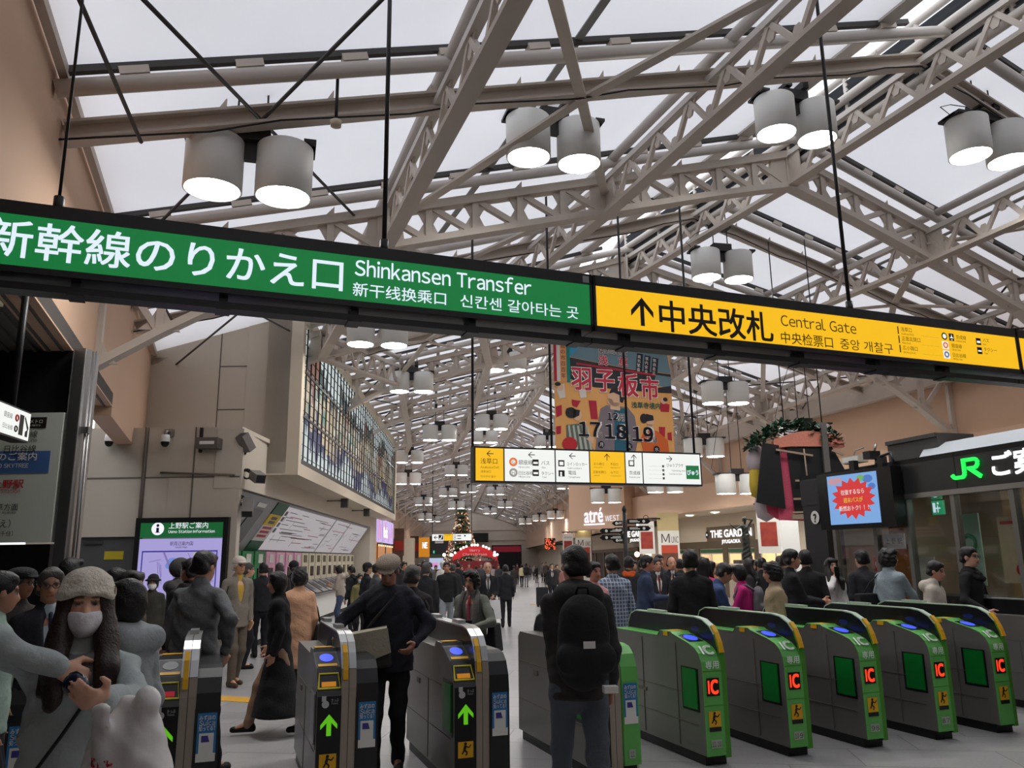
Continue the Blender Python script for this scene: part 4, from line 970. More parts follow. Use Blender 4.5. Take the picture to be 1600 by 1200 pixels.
text(w, 'とうきょうスカイツリー駅', .64, 1.91, .08, y=-.006, align='r') if False else None
w.box((.53-.03,-.005,3.10),(.92,-.001,3.22)); w.build('black_lettering', M_btext, t)
w = MB(); text(w, '東京メトロ', .88, 3.155, .05, y=-.008, align='r'); latin(w, 'Tokyo Metro', .86, 3.12, .03, y=-.008, align='r'); w.build('plate_lettering', M_white, t)
w = MB(); rect(w, .42, 3.1, .5, 3.22, y=-.006); w.build('teal_mark', mat('teal', srgb(20,120,110), .5), t)
# below: continuation of the board on its lower panel
tag(MB().box((-4.86,8.6,0),(-4.73,8.9,4.0)).build('steel_column', M_chrome, None, .01), 'square brushed steel column beside the pale subway board', 'column')
m = MB()
for k, r_ in ((0,.014),(1,.011)): m.tube([(-4.70+k*.035,8.7,0),(-4.70+k*.035,8.7,3.98)], r_, 7)
m.box((-4.73,8.66,3.05),(-4.65,8.7,3.12)); tag(m.build('conduit', M_chrome), 'thin vertical steel pipes right of the steel column', 'pipe')
struct('wall_left_kiosk', MB().box((-9,8.68,0),(-4.94,8.9,1.86)).box((-9,8.72,3.28),(-4.94,8.9,4.0)), M_black)
t = thing('lit_direction_sign', 'small white lit sign hanging on a black rod at the left edge', 'sign', (-4.08,6.45,0), R_(98.8))
MB().box((-.85,.0,2.66),(.3,.14,2.92)).build('housing', M_black, t); MB().box((-.84,-.006,2.675),(.285,.0,2.905)).build('face', M_white_f, t)
w = MB(); rect(w, .08, 2.70, .16, 2.87, y=-.009); text(w, '銀座線', -.2, 2.81, .05, y=-.009); text(w, '日比谷線', -.2, 2.72, .045, y=-.009); w.add([(.2,-.009,2.70),(.25,-.009,2.70),(.25,-.009,2.75),(.26,-.009,2.78),(.18,-.009,2.87),(.17,-.009,2.85),(.235,-.009,2.76),(.2,-.009,2.74)], [tuple(range(8))])
w.ring((.03,-.009,2.74), .022, .007, 14, 4); w.build('lettering', M_btext, t)
w = MB(); w.ring((.03,-.009,2.83), .024, .008, 14, 4); w.build('red_mark', mat('red_print2', srgb(186,36,50), .6), t)
MB().tube([(.1,.07,2.9),(.1,.07,4.02)], .03, 8).build('hanging_rod', M_black, t)
t = thing('ceiling_light', 'square recessed light in the dark canopy at the left edge', 'lamp', (-5.0,6.6,3.97), R_(19.6))
MB().box((-.45,-.3,0),(.45,.3,.03)).build('panel', mat('dim_diffuser', srgb(180,176,160), .5, emit=srgb(200,190,160), es=.12), t)
def dome(p, lab):
    t = thing('security_camera', lab, 'camera', p, 0, 'dome cameras on the cream wall')
    m = MB(); m.box((-.09,-.05,.12),(.09,.0,.26)); m.tube([(0,-.03,.2),(0,-.16,.2),(0,-.16,.12)], .03, 8); m.build('bracket', M_chrome, t)
    m = MB(); m.lathe([(.0,.14),(.07,.13),(.085,.06),(.085,.0)], (0,-.17,0), 16); m.build('housing', M_white, t)
    m = MB(); m.lathe([(.075,.0),(.07,-.05),(.04,-.09),(0,-.1)], (0,-.17,0), 16); m.build('dark_dome', M_gblack, t)
dome((-7.55,15,3.88), 'dome camera on the cream wall, the one nearer the steel column'); dome((-6.5,15,3.86), 'dome camera on the cream wall, the one above the map board')
t = thing('wall_lamp_box', 'grey box lamp on a bracket on the cream wall above the map board', 'lamp', (-5.66,15,3.72))
MB().box((-.22,-.28,0),(.18,-.02,.2)).build('housing', mat('lampbox_grey', srgb(96,90,84), .5), t); MB().box((-.15,-.287,.07),(.12,-.28,.13)).build('lens', M_white, t); MB().box((-.25,-.06,-.05),(-.2,0,.42)).build('bracket', M_dark, t)
def proj(p, rz, lab, gr, dn):
    t = thing('projector', lab, 'projector', p, rz, gr)
    m = MB(); m.box((-.1,-.34,-.085),(.1,0,.085)); o = m.build('housing', mat('projector_grey', srgb(118,114,110), .5), t); o.rotation_euler = (dn,0,0)
    m = MB(); m.box((-.085,-.345,-.07),(.085,-.34,.07)); o2 = m.build('front_glass', M_gblack, t); o2.rotation_euler = (dn,0,0)
    MB().tube([(0,0,0),(-.15,.0,.06),(-.22,.0,.06)], .02, 6).ring((-.15,-.02,.0), .09, .018, 16, 6).build('bracket', M_black, t)
proj((-5.0,15.1,3.72), R_(-30), 'dark floodlight at the corner of the cream wall, top one of three', 'fittings at the wall corner', -.9)
proj((-4.95,15.3,3.28), R_(40), 'beige camera at the corner of the cream wall, middle one of three', 'fittings at the wall corner', .35)
proj((-5.0,15.2,2.78), R_(15), 'beige camera at the corner of the cream wall, lowest of three', 'fittings at the wall corner', .9)
for s, lab in ((8.6,'small camera on the ticket wall fascia, the nearer one'),(13.4,'small camera on the ticket wall fascia, the farther one')):
    p = TK_C+FA*s+Vector((.02,0,3.36)); t = thing('wall_camera', lab, 'camera', p, R_(92.6), 'cameras on the ticket wall')
    MB().tube([(0,0,0),(0,-.45,.0)], .025, 6).build('arm', M_chrome, t); MB().box((-.1,-.62,-.2),(.1,-.42,.06)).build('housing', M_rail, t)
# shop past the ticket machines: glowing sign and warm doorway
t = thing('shop_sign', 'pink and violet glowing shop sign past the ticket machines', 'sign', TK_C+FA*20.8+Vector((.05,0,0)), R_(92.6))
MB().box((0,0,2.45),(6.6,.1,3.5)).build('box', glow('violet_sign', srgb(196,176,232), 1.0), t)
w = MB(); latin(w, 'Rock', 2.2, 2.7, .6, y=-.01, bold=.04); w.build('lettering', glow('white_hot', (1,1,1), 1.6), t)
m = MB()
for k in range(10): m.box((.3+k*.65,-.012,2.5+.1*(k % 3)),(.36+k*.65,-.002,3.4-.15*(k % 4)))
m.build('pink_strokes', glow('pink_strokes', srgb(226,90,130), 1.0), t)
t = thing('shop_doorway', 'warm orange lit shop doorway under the glowing sign', 'shop front', TK_C+FA*20.8+Vector((.02,0,0)), R_(92.6))
MB().box((0,0,0),(6.6,.1,2.35)).build('lit_interior', glow('warm_interior', srgb(206,132,70), .8), t)
frame(MB(), 0, 6.6, 0, 2.4, .12, -.03, .0).box((3.2,-.03,0),(3.35,0,2.3)).build('frame', M_black, t)
m = MB()
for k in range(16): m.disc((.3+k*.4,-.04,2.3), .05, 8)
m.build('bulb_row', glow('warm_bulbs', (1,.8,.5), 3), t)
# ------------------------------------------------------------------ service office on the right
JR_RZ = R_(-73.8)
M_jr = mat('office_dark_panel', srgb(52,52,54), .32, .3)
def on_jr(x, y, z): return JR_C+Vector((math.cos(JR_RZ)*x-math.sin(JR_RZ)*y, math.sin(JR_RZ)*x+math.cos(JR_RZ)*y, z))
t = thing('station_office', 'dark glazed station office with white and green lit lettering on its fascia', 'kiosk', JR_C, JR_RZ)
m = MB(); m.box((-.42,.0,2.5),(11,.25,3.02)); m.box((-.42,.0,2.95),(11,4,3.02)); m.box((-.42,.02,0),(.18,.35,2.5)); m.build('fascia', M_jr, t)
m = MB()
for x in (.2,1.7,3.05,5.0): m.box((x,-.004,2.5),(x+.012,0,3.02))
m.build('fascia_joint', M_black, t)
MB().box((.18,-.02,2.44),(11,.1,2.51)).build('head_rail', M_chrome, t)
for x in (.35,1.32,2.02,2.9,3.85,5.2): MB().box((x,.0,0),(x+.075,.1,2.45)).build('mullion', mat('mullion_steel', srgb(128,126,122), .4, .6), t)
m = MB()
for a, b in ((.42,1.32),(1.4,2.02),(2.1,2.9),(2.98,3.85),(3.93,5.2),(5.3,11)): m.box((a,.04,.05),(b,.055,2.45))
m.build('glazing', M_glass, t)
m = MB(); m.box((-.42,3.6,0),(11,3.7,3.0)); m.box((-.42,.35,0),(-.32,3.6,3.0)); m.box((.0,.35,-.0),(11,3.6,.01)); m.build('inner_wall', mat('office_wall', srgb(176,164,146), .7), t)
MB().box((-.3,.3,2.72),(11,3.6,2.8)).build('inner_ceiling', mat('office_ceiling', srgb(140,138,134), .7), t)
for x, y in ((2.75,1.2),(3.55,1.0),(3.5,1.9),(3.7,2.6),(1.2,2.2),(5.2,1.5)): MB().disc((x,y,2.715), .11, 16, axis='z').build('downlight', glow('office_downlight', (1,.93,.82), 40), t)
m = MB(); m.box((1.7,2.2,.0),(2.1,2.5,2.7)); m.box((3.55,1.8,0),(3.8,2.1,2.7)); m.build('inner_column', mat('office_column', srgb(196,168,124), .6), t)
MB().box((.85,.7,0),(1.25,.75,2.2)).build('orange_curtain', mat('orange_drape', srgb(196,120,48), .7), t)
m = MB(); m.box((.4,.8,0),(11,1.4,1.02)); m.build('counter', mat('office_counter', srgb(64,60,58), .5), t)
MB().box((3.15,.5,1.25),(3.75,.53,2.12)).build('poster', mat('poster_buff', srgb(206,184,150), .6), t)
m = MB(); m.disc((3.5,.49,1.42), .14, 14, rz=.1); m.box((3.2,.492,2.02),(3.65,.496,2.06)); m.build('poster_red', mat('red_print3', srgb(190,50,44), .6), t)
m = MB(); m.box((1.42,.1,1.72),(1.85,.12,1.95)); m.build('notice', M_white, t)
w = MB(); text(w, '上 野 駅', 1.46, 1.80, .1, y=.095, width=.34); w.build('notice_lettering', M_btext, t)
m = MB(); m.box((1.15,.1,1.38),(1.33,.12,1.6)); m.build('red_notice', mat('red_notice', srgb(206,60,48), .6), t)
m = MB(); m.ring((1.24,.09,1.49), .045, .012, 16, 4); m.build('notice_ring', M_white, t)
m = MB(); m.box((2.35,.6,1.2),(2.75,.62,2.2)); m.build('pale_green_poster', mat('mint_poster', srgb(168,196,176), .6), t)
m = MB(); m.box((1.5,.6,1.0),(1.85,.62,1.6)); m.build('pale_notice', M_adwhite, t)
m = MB(); m.ring((2.55,.59,1.78), .11, .03, 16, 4); m.build('green_mark', mat('mint_mark', srgb(80,150,110), .6), t)
# lettering
w = MB(); k = 1.0
jx, jz, s = 3.03, 2.63, .27
def stroke(pts, wd, y=-.03, d=.03):
    for a, b in zip(pts, pts[1:]): w.bar((jx+a[0]*s,y,jz+a[1]*s), (jx+b[0]*s,y,jz+b[1]*s), d, wd*s, (0,0,1)) if abs(a[0]-b[0]) > 1e-6 else w.bar((jx+a[0]*s,y,jz+a[1]*s), (jx+b[0]*s,y,jz+b[1]*s), wd*s, d, (0,1,0))
stroke([(.0,.26),(.05,.15),(.16,.09),(.62,.09),(.72,.14),(.78,.26)], .18); stroke([(.78,.26),(.78,.92)], .18); stroke([(.69,.92),(1.5,.92)], .18); stroke([(1.5,.92),(1.62,.84),(1.64,.72),(1.58,.58),(1.46,.5)], .17); stroke([(1.46,.5),(1.0,.5)], .16); stroke([(1.1,.5),(1.75,.03)], .2)
w.build('green_letters', glow('jr_green', srgb(30,255,90), 1.2), t)
w = MB(); text(w, 'ご案内', 3.68, 2.64, .33, y=-.02, bold=.03, width=1.05); w.build('white_letters', glow('white_hot', (1,1,1), 1.6), t)
w = MB(); w.disc((-.07,-.005,2.28), .115, 24); w.build('round_mark', mat('mark_white', srgb(220,220,214), .5), t)
w = MB(); latin(w, '?', -.07, 2.2, .18, y=-.009, align='c', bold=.04); w.build('question_mark', M_black, t)
t = thing('exit_sign', 'green emergency exit sign inside the station office glass', 'sign', on_jr(2.32,.3,0), JR_RZ)
MB().box((-.07,0,2.42),(.1,.05,2.56)).build('upper_panel', glow('exit_green', srgb(20,130,84), .6), t); MB().box((-.07,0,2.2),(.12,.05,2.4)).build('lower_panel', glow('exit_green2', srgb(30,150,100), .9), t)
w = MB(); rect(w, -.05, 2.23, .0, 2.37); w.disc((.05,-.004,2.36), .018, 8); rect(w, .03, 2.23, .05, 2.33); rect(w, .0, 2.28, .09, 2.3); rect(w, -.01, 2.45, .05, 2.53); w.build('figure', M_wtext, t); MB().tube([(0,.02,2.55),(0,.02,2.75)], .01, 6).build('stem', M_black, t)
# screen hung on the fascia
q = on_jr(1.36,-.35,0); t = thing('hanging_screen', 'black screen hung on the office fascia, showing a red starburst on blue', 'screen', q, JR_RZ+R_(8))
MB().box((-.70,.0,2.04),(.76,.22,2.93)).build('housing', M_gblack, t)
MB().box((-.48,-.008,2.11),(.5,.0,2.88)).build('display', glow('screen_blue', srgb(126,172,228), .9), t)
w = MB(); pts = []
for k in range(32):
    a = 2*math.pi*k/32+.05; r = .37 if k % 2 == 0 else .285; pts.append((.02+r*1.18*math.cos(a), -.012, 2.50+r*.88*math.sin(a)))
w.add([(.02,-.012,2.5)]+pts, [(0,1+k,1+(k+1) % 32) for k in range(32)]); w.build('starburst', glow('screen_red', srgb(214,52,52), .9), t)
w = MB(); text(w, '往復するなら', .02, 2.57, .085, y=-.016, align='c', width=.46, bold=.01); text(w, '断然おトク！！！', .02, 2.32, .085, y=-.016, align='c', width=.58, bold=.01); w.build('pale_lettering', glow('screen_white', srgb(236,226,222), .9), t)
w = MB(); text(w, '週末パスが', .02, 2.445, .085, y=-.016, align='c', width=.38, bold=.01); w.build('yellow_lettering', glow('screen_yellow', srgb(230,190,60), .9), t)
w = MB(); w.disc((-.36,-.010,2.79), .1, 12, rz=.06); w.disc((-.25,-.010,2.80), .08, 12, rz=.05); w.build('pink_cloud', glow('screen_pink', srgb(206,160,176), .8), t)
w = MB(); w.disc((.33,-.010,2.78), .1, 12, rz=.06); w.disc((.4,-.010,2.66), .07, 12, rz=.05); w.build('blue_cloud', glow('screen_dblue', srgb(84,130,206), .8), t)
w = MB(); w.disc((.2,-.010,2.80), .08, 10, rz=.05); w.build('green_cloud', glow('screen_green', srgb(120,190,110), .8), t)
m = MB(); m.box((-.1,.1,2.9),(.0,.2,3.1)); m.box((.45,.1,2.9),(.55,.2,3.1)); m.tube([(.5,.12,3.1),(.8,.0,3.12),(.86,-.02,2.95)], .022, 6); m.build('hanger', M_black, t)
# translucent sheet and fittings on the office roof
t = thing('office_canopy_sheet', 'pale ribbed sheet leaning up from the office roof', 'canopy', JR_C, JR_RZ)
m = MB()
for k in range(44):
    x = 2.15+k*.2; a = .012 if k % 2 else 0; x0 = x-(.0 if k > 4 else 0)
    lo = .25; z1 = 3.30; y1 = .75
    m.add([(x,lo+a,3.03),(x+.2,lo+.012-a,3.03),(x+.2-.35,y1+.012-a,z1),(x-.35,y1+a,z1),(x,lo+a+.02,3.03),(x+.2,lo+.032-a,3.03),(x+.2-.35,y1+.032-a,z1),(x-.35,y1+a+.02,z1)], [(0,1,2,3),(7,6,5,4),(0,4,5,1),(2,6,7,3)])
m.build('sheet', mat('pale_sheet', srgb(176,182,188), .45), t)
t = thing('roof_box', 'dark equipment box on the office roof beside the pale sheet', 'box', on_jr(1.75,.9,3.02), JR_RZ); MB().box((-.6,-.3,0),(.45,.4,.42)).build('body', mat('dark_box', srgb(72,70,68), .5), t); MB().box((-.6,-.34,.36),(.45,-.3,.42)).build('lid_edge', M_rail, t)
t = thing('floodlight', 'long pale floodlight on the edge of the office roof', 'lamp', on_jr(.85,.2,3.02), JR_RZ); MB().box((-.22,-.1,.1),(.2,.08,.22)).build('housing', mat('flood_beige', srgb(186,176,156), .5), t); MB().box((-.2,-.106,.12),(.18,-.1,.2)).build('lens', M_white, t); MB().tube([(0,0,0),(0,0,.1)], .03, 6).tube([(-.05,0,.22),(-.05,.05,.32),(.1,.1,.35)], .012, 5).build('stem', M_chrome, t)
t = thing('security_camera', 'small black camera on the office roof edge above the screen', 'camera', on_jr(1.42,.1,3.02), JR_RZ); MB().box((-.09,-.15,.1),(.07,.05,.22)).build('housing', M_gblack, t); MB().tube([(0,0,0),(0,.02,.1)], .02, 6).tube([(0,.0,.22),(.02,.03,.34)], .02, 6).build('bracket', M_chrome, t)

# ------------------------------------------------------------------ parade decoration seen from behind
c = at(1250, 745, 15.6); t = thing('parade_decoration', 'back of a tall hung decoration, black boards with pink cloth and green garland', 'decoration', (c[0],c[1],0), R_(-8))
m = MB(); m.prism([(-.82,2.35),(-.3,2.2),(-.33,3.55),(-.62,3.62)], 'y', .0, .06); m.prism([(-.13,2.1),(.62,2.1),(.82,3.0),(.62,3.52),(-.18,3.5)], 'y', .05, .12); m.build('back_board', M_black, t)
m = MB(); m.prism([(-.42,1.98),(.05,1.95),(-.05,3.5),(-.28,3.5)], 'y', .1, .2); m.prism([(-.6,2.15),(-.42,2.0),(-.35,2.45),(-.62,2.4)], 'y', .2, .3); m.build('pink_cloth', mat('pink_cloth', srgb(206,84,110), .8, var=.35, vscale=40), t)
m = MB(); n_ = 14
arc = [(-.42+1.22*k/n_, 3.62+.22*math.sin(math.pi*(k+1)/(n_+2))) for k in range(n_+1)]
m.prism([(x, z) for x, z in arc]+[(.85,3.48),(.4,3.5),(-.1,3.52),(-.42,3.5)], 'y', .0, .25); m.build('pink_arch', mat('pink_paper', srgb(222,142,120), .8, var=.25, vscale=30), t)
m = MB(); rm = random.Random(2)
for k in range(620):
    a = rm.random(); x = -.9+1.7*a; z = 3.5+.45*math.sin(math.pi*min(1,max(0,(x+.95)/1.8)))+rm.uniform(-.12,.14); y = rm.uniform(-.02,.25)
    d = Vector((rm.uniform(-1,1),rm.uniform(-1,1),rm.uniform(-.6,1))).normalized()*.14; s_ = d.cross(Vector((0,0,1))).normalized()*.04
    p = Vector((x,y,z)); m.add([p, p+d*.5+s_, p+d, p+d*.5-s_], [(0,1,2,3)])
m.build('garland', mat('garland_green', srgb(34,74,52), .6), t)
m = MB(); m.lathe([(.0,0),(.1,.06),(.12,.3),(.1,.6),(.0,.7)], (-.76,.3,2.45), 12); m.build('yellow_sleeve', mat('yellow_sleeve', srgb(206,176,60), .7), t)
m = MB(); m.lathe([(.0,0),(.16,.1),(.18,.35),(.1,.6),(.0,.66)], (-.72,.35,3.0), 12); m.lathe([(.0,0),(.16,.1),(.2,.35),(.16,.6),(.0,.66)], (-.6,.4,1.95), 12); m.build('pale_lining', mat('pale_lining', srgb(200,186,190), .7), t)
m = MB(); m.box((.44,-.08,2.5),(.54,.04,4.0)); m.build('grey_post', mat('post_grey', srgb(104,100,96), .5), t)
m = MB()
for a, b in (((-.4,3.45),(.25,3.3)),((-.1,2.78),(.35,2.78)),((-.16,2.4),(.0,2.4)),((-.2,2.12),(.1,2.12)),((.6,3.4),(.8,3.3))): m.bar((a[0],-.05,a[1]), (b[0],-.05,b[1]), .05, .04)
m.box((-.2,-.06,1.98),(.6,.1,2.08)); m.tube([(.1,-.06,3.45),(.12,-.06,2.5)], .015, 5); m.build('frame_bar', mat('bare_wood', srgb(170,146,126), .7), t)
for x in (-.2,.49): MB().tube([(x,.05,3.45),(x,.05,8.2)], .012, 5).build('hanging_wire', M_black, t)
t.scale = (1.05,1.05,.92); t.location.z = .5

# ------------------------------------------------------------------ shop front on the right: signs, lit windows, columns with posters
SH_RZ = R_(-75.5); SH_C = RW_C - nR*1.5
def on_sh(x, y, z): return SH_C+Vector((math.cos(SH_RZ)*x-math.sin(SH_RZ)*y, math.sin(SH_RZ)*x+math.cos(SH_RZ)*y, z))
M_shopdark = mat('shop_bronze', srgb(92,80,64), .5); M_warm = glow('shop_window_glow', srgb(255,206,150), 1.6)
def shop_x(px, py=835):
    r = ray(px, py); d_ = Vector((math.cos(SH_RZ), math.sin(SH_RZ), 0)); k, s_ = np.linalg.solve(np.array([[r[0],-d_[0]],[r[1],-d_[1]]]), np.array([SH_C[0],SH_C[1]])); return float(s_), float(k*r[2]+CAM_H)
for px0, px1, lab in ((1112,1176,'white lit shop lettering THE GARDEN behind the bronze statue'),(974,1017,'white lit shop lettering THE GARDEN left of the tall poster column')):
    xa, za = shop_x(px0, 838); xb, _ = shop_x(px1, 834); W_ = xb-xa
    t = thing('shop_lettering', lab, 'shop sign', on_sh(xa,-.02,0), SH_RZ, 'lit shop lettering')
    MB().box((-.12*W_,-.0,za-.38),(W_*1.05,.1,za+.38)).build('sign_board', mat('sign_band', srgb(104,92,76), .5), t)
    w = MB(); text(w, 'THE GARDEN', 0, za-.06, .44, y=-.03, width=W_, bold=.025, tall=.95); text(w, 'JIYUGAOKA', W_*.28, za-.31, .2, y=-.03, width=W_*.45, bold=.02); w.build('letters', glow('white_hot', (1,1,1), 1.6), t)
    w = MB(); w.disc((-.1*W_,-.03,za+.06), .12, 12, rz=.16); w.build('emblem', mat('emblem_dark', srgb(30,28,26), .5), t)
    w = MB(); w.disc((-.1*W_,-.035,za+.07), .07, 8, rz=.05); w.build('emblem_light', M_wtext, t)
x0, x1 = shop_x(1018)[0], shop_x(1240)[0]
t = thing('grocery_shop', 'grocery shop front with warm lit windows behind the crowd on the right', 'shop front', on_sh(0,-.03,0), SH_RZ)
MB().box((x0,0,1.95),(x1,.1,2.25)).build('fascia_band', M_shopdark, t)
MB().box((x0,.06,0),(x1,.1,1.95)).build('dark_interior', mat('shop_interior', srgb(60,44,36), .7), t)
for k in range(6): xx = x0+(x1-x0)*k/5; MB().box((xx-.18,-.02,0),(xx+.18,.06,1.95)).build('pier', M_shopdark, t)
for k in range(5):
    xa, xb = x0+(x1-x0)*k/5+.25, x0+(x1-x0)*(k+1)/5-.25
    if k == 0: continue
    for q in range(2):
        a, b = xa+(xb-xa)*q/2+.05, xa+(xb-xa)*(q+1)/2-.05; MB().box((a,.03,1.35),(b,.058,1.72)).build('lit_pane', M_warm, t); MB().box((a,.03,.5),(b,.058,1.28)).build('lit_shelf', glow('shelf_glow', srgb(168,84,52), .9), t)
    MB().box((xa,.0,1.78),(xb,.04,1.92)).build('green_awning', mat('awning_green', srgb(52,92,64), .6), t)
xa, xb = -.5, shop_x(1012)[0]
t = thing('grocery_shop', 'dark shop entrance left of the tall poster column on the right', 'shop front', on_sh(0,-.03,0), SH_RZ)
MB().box((xa,.0,1.95),(xb,.1,2.15)).build('fascia_band', M_shopdark, t); MB().box((xa,.06,0),(xb,.1,1.95)).build('dark_interior', mat('shop_interior', srgb(60,44,36), .7), t)
for k in range(5): xx = xa+(xb-xa)*k/4; MB().box((xx-.15,-.02,0),(xx+.15,.06,1.95)).build('pier', M_shopdark, t)
MB().box((xb-2.4,-.01,1.75),(xb-1.0,.04,1.9)).build('green_awning', mat('awning_green', srgb(52,92,64), .6), t)
q = ry(62,1.5); t = thing('grocery_shop', 'dark shop entrance on the far right wall left of the farther poster column', 'shop front', q, R_(-87.4))
MB().box((0,.0,1.95),(19,.08,2.15)).build('fascia_band', M_shopdark, t); MB().box((0,.04,0),(19,.08,1.95)).build('dark_interior', mat('shop_interior', srgb(60,44,36), .7), t)
for k in range(6): MB().box((k*3.75-.15,-.04,0),(k*3.75+.15,.04,1.95)).build('pier', M_shopdark, t)
for px in (1085,1045,1005,1120,1152): 
    s_, z_ = shop_x(px, 855)
for k, px in enumerate((1078,1118,1160,940,1000)):
    s_, _ = shop_x(px, 800); t = thing('downlight', 'recessed oval ceiling light in the shop soffit, %s along the right wall' % ('second from the office','third from the office','nearest the office','farthest','fourth from the office')[k], 'lamp', on_sh(s_,-1.2,3.30), 0, 'soffit downlights')
    MB().disc((0,0,0), .17, 18, axis='z').build('lens', glow('soffit_lamp', (1,.9,.72), 16), t); MB().ring((0,0,0), .18, .02, 18, 5, axis='z').build('rim', M_white, t)
def poster_column(px0, px1, py_top, dep, lab, lab2):
    c = at((px0+px1)/2, 860, dep); w_ = (px1-px0)/FPX*dep
    t = thing('poster_column', lab, 'column', (c[0],c[1],0), R_(-8), 'columns with tall posters')
    MB().box((-w_/2,0,0),(w_/2,w_,3.33)).build('shaft', mat('column_yellowish', srgb(190,170,122), .6), t)
    zt = float(at((px0+px1)/2, py_top, dep)[2])
    MB().box((-w_*.5-.02,-.03,0),(w_*.5,0,zt)).build('white_poster', mat('poster_white', srgb(220,216,208), .5), t)
    MB().box((-w_*.38,-.045,zt-1.95),(w_*.4,-.03,zt-.55)).build('poster_picture', mat('poster_picture', srgb(110,66,46), .7, var=.7, vscale=4), t); MB().box((-w_*.38,-.05,zt-.85),(w_*.4,-.045,zt-.55)).build('poster_red', mat('poster_orange', srgb(186,70,44), .6), t)
    w = MB(); latin(w, 'M', -w_*.36, zt-.46, .46, y=-.04); latin(w, 'UNC', w_*.12, zt-.46, .32, y=-.04, width=w_*.34); w.build('poster_lettering', mat('print_dark', srgb(70,60,50), .6), t)
    # banner on a bracket, left of the column
    b = thing('hanging_banner', lab2, 'banner', (c[0]-w_*.5,c[1],0), R_(-8), 'hanging picture banners')
    MB().box((-.75,-.02,1.75),(-.15,.0,3.0)).build('cloth', mat('poster_white', srgb(220,216,208), .5), b); MB().box((-.68,-.03,1.95),(-.22,-.02,2.6)).build('picture', mat('banner_picture', srgb(150,56,44), .7, var=.6, vscale=5), b)
    w = MB(); latin(w, 'MUNCH', -.45, 2.75, .13, y=-.025, align='c', width=.45); w.build('lettering', mat('print_grey', srgb(120,112,120), .6), b)
    MB().tube([(.1,0,3.1),(-.8,0,3.1)], .03, 6).tube([(-.7,0,3.1),(-.7,0,3.0)], .012, 5).tube([(-.2,0,3.1),(-.2,0,3.0)], .012, 5).ring((-.45,0,3.15), .09, .012, 12, 4).build('bracket', M_black, b)
poster_column(1030, 1062, 829, 31, 'tall white poster column with big letter M and red picture, the nearer one', 'hanging picture banner beside the nearer poster column')
poster_column(900, 924, 840, 46, 'tall white poster column with big letter M, the farther one', 'hanging picture banner beside the farther poster column')
c = at(1232, 850, 22); t = thing('banner_post', 'white post with a hanging picture banner left of the office pillar', 'banner', (c[0],c[1],0), R_(-10))
MB().box((-.16,0,0),(.3,.3,3.34)).build('post', M_white, t); MB().box((-.8,-.02,1.7),(-.2,.0,2.95)).build('cloth', mat('poster_white', srgb(220,216,208), .5), t); MB().box((-.72,-.03,1.9),(-.28,-.02,2.55)).build('picture', mat('banner_picture', srgb(150,56,44), .7, var=.6, vscale=5), t)
w = MB(); latin(w, 'MUNCH', -.5, 2.7, .12, y=-.025, align='c', width=.42); w.build('lettering', mat('print_grey', srgb(120,112,120), .6), t)
MB().tube([(.0,0,3.05),(-.85,0,3.05)], .03, 6).tube([(-.7,0,3.05),(-.7,0,2.95)], .012, 5).tube([(-.3,0,3.05),(-.3,0,2.95)], .012, 5).build('bracket', M_black, t)
# lit name of the mall on the pink wall of the far hall
c = at(929, 816, 38); t = thing('mall_lettering', 'white and blue lit lettering atre west on the pink wall', 'shop sign', (c[0],c[1],0), R_(-42)); zb = c[2]
w = MB(); text(w, 'atré', -.55, zb, 1.0, y=-.06, width=1.08, tall=1.0, bold=.012); w.box((-.6,-.06,zb-.13),(.6,-.03,zb-.07)); w.build('large_letters', glow('bluish_white', srgb(236,232,255), 1.4), t)
w = MB(); latin(w, 'WEST', .66, zb+.02, .34, y=-.06, width=.8, bold=.02); w.build('small_letters', glow('pale_white', srgb(236,232,236), 1.0), t)
MB().box((-1.5,-.02,2.95),(1.75,.9,5.3)).build('wall_panel', M_pink, t)
# direction post
c = at(978, 860, 19.5); t = thing('direction_post', 'black signpost with white-lettered arrow boards in the crowd', 'signpost', (c[0],c[1],0), R_(-3))
MB().tube([(0,0,0),(0,0,2.72)], .055, 10).lathe([(.0,.2),(.05,.15),(.06,.08),(.03,.0)], (0,0,2.7), 10).build('post', M_black, t)
for k, (z, sd) in enumerate(((2.5,1),(2.33,1),(2.28,-1),(2.12,-1),(2.46,-.4),(2.3,-.4),(2.05,-.4))):
    a = .06*(1 if sd > 0 else -1); b = (.56 if sd > 0 else -.56) if abs(sd) == 1 else -.25
    pts = [(a,z-.06),(b,z-.06),(b+(.07 if b > 0 else -.07),z),(b,z+.06),(a,z+.06)]
    ar = MB().prism(pts, 'y', -.03, .03).build('arrow_board', M_gblack, t)
    w = MB(); w.disc((b*.82,-.034,z), .035, 12); rect(w, a+(b-a)*.1, z-.02, a+(b-a)*.6, z+.0, y=-.034); rect(w, a+(b-a)*.1, z+.012, a+(b-a)*.5, z+.028, y=-.034); w.build('white_print', M_adwhite, ar)

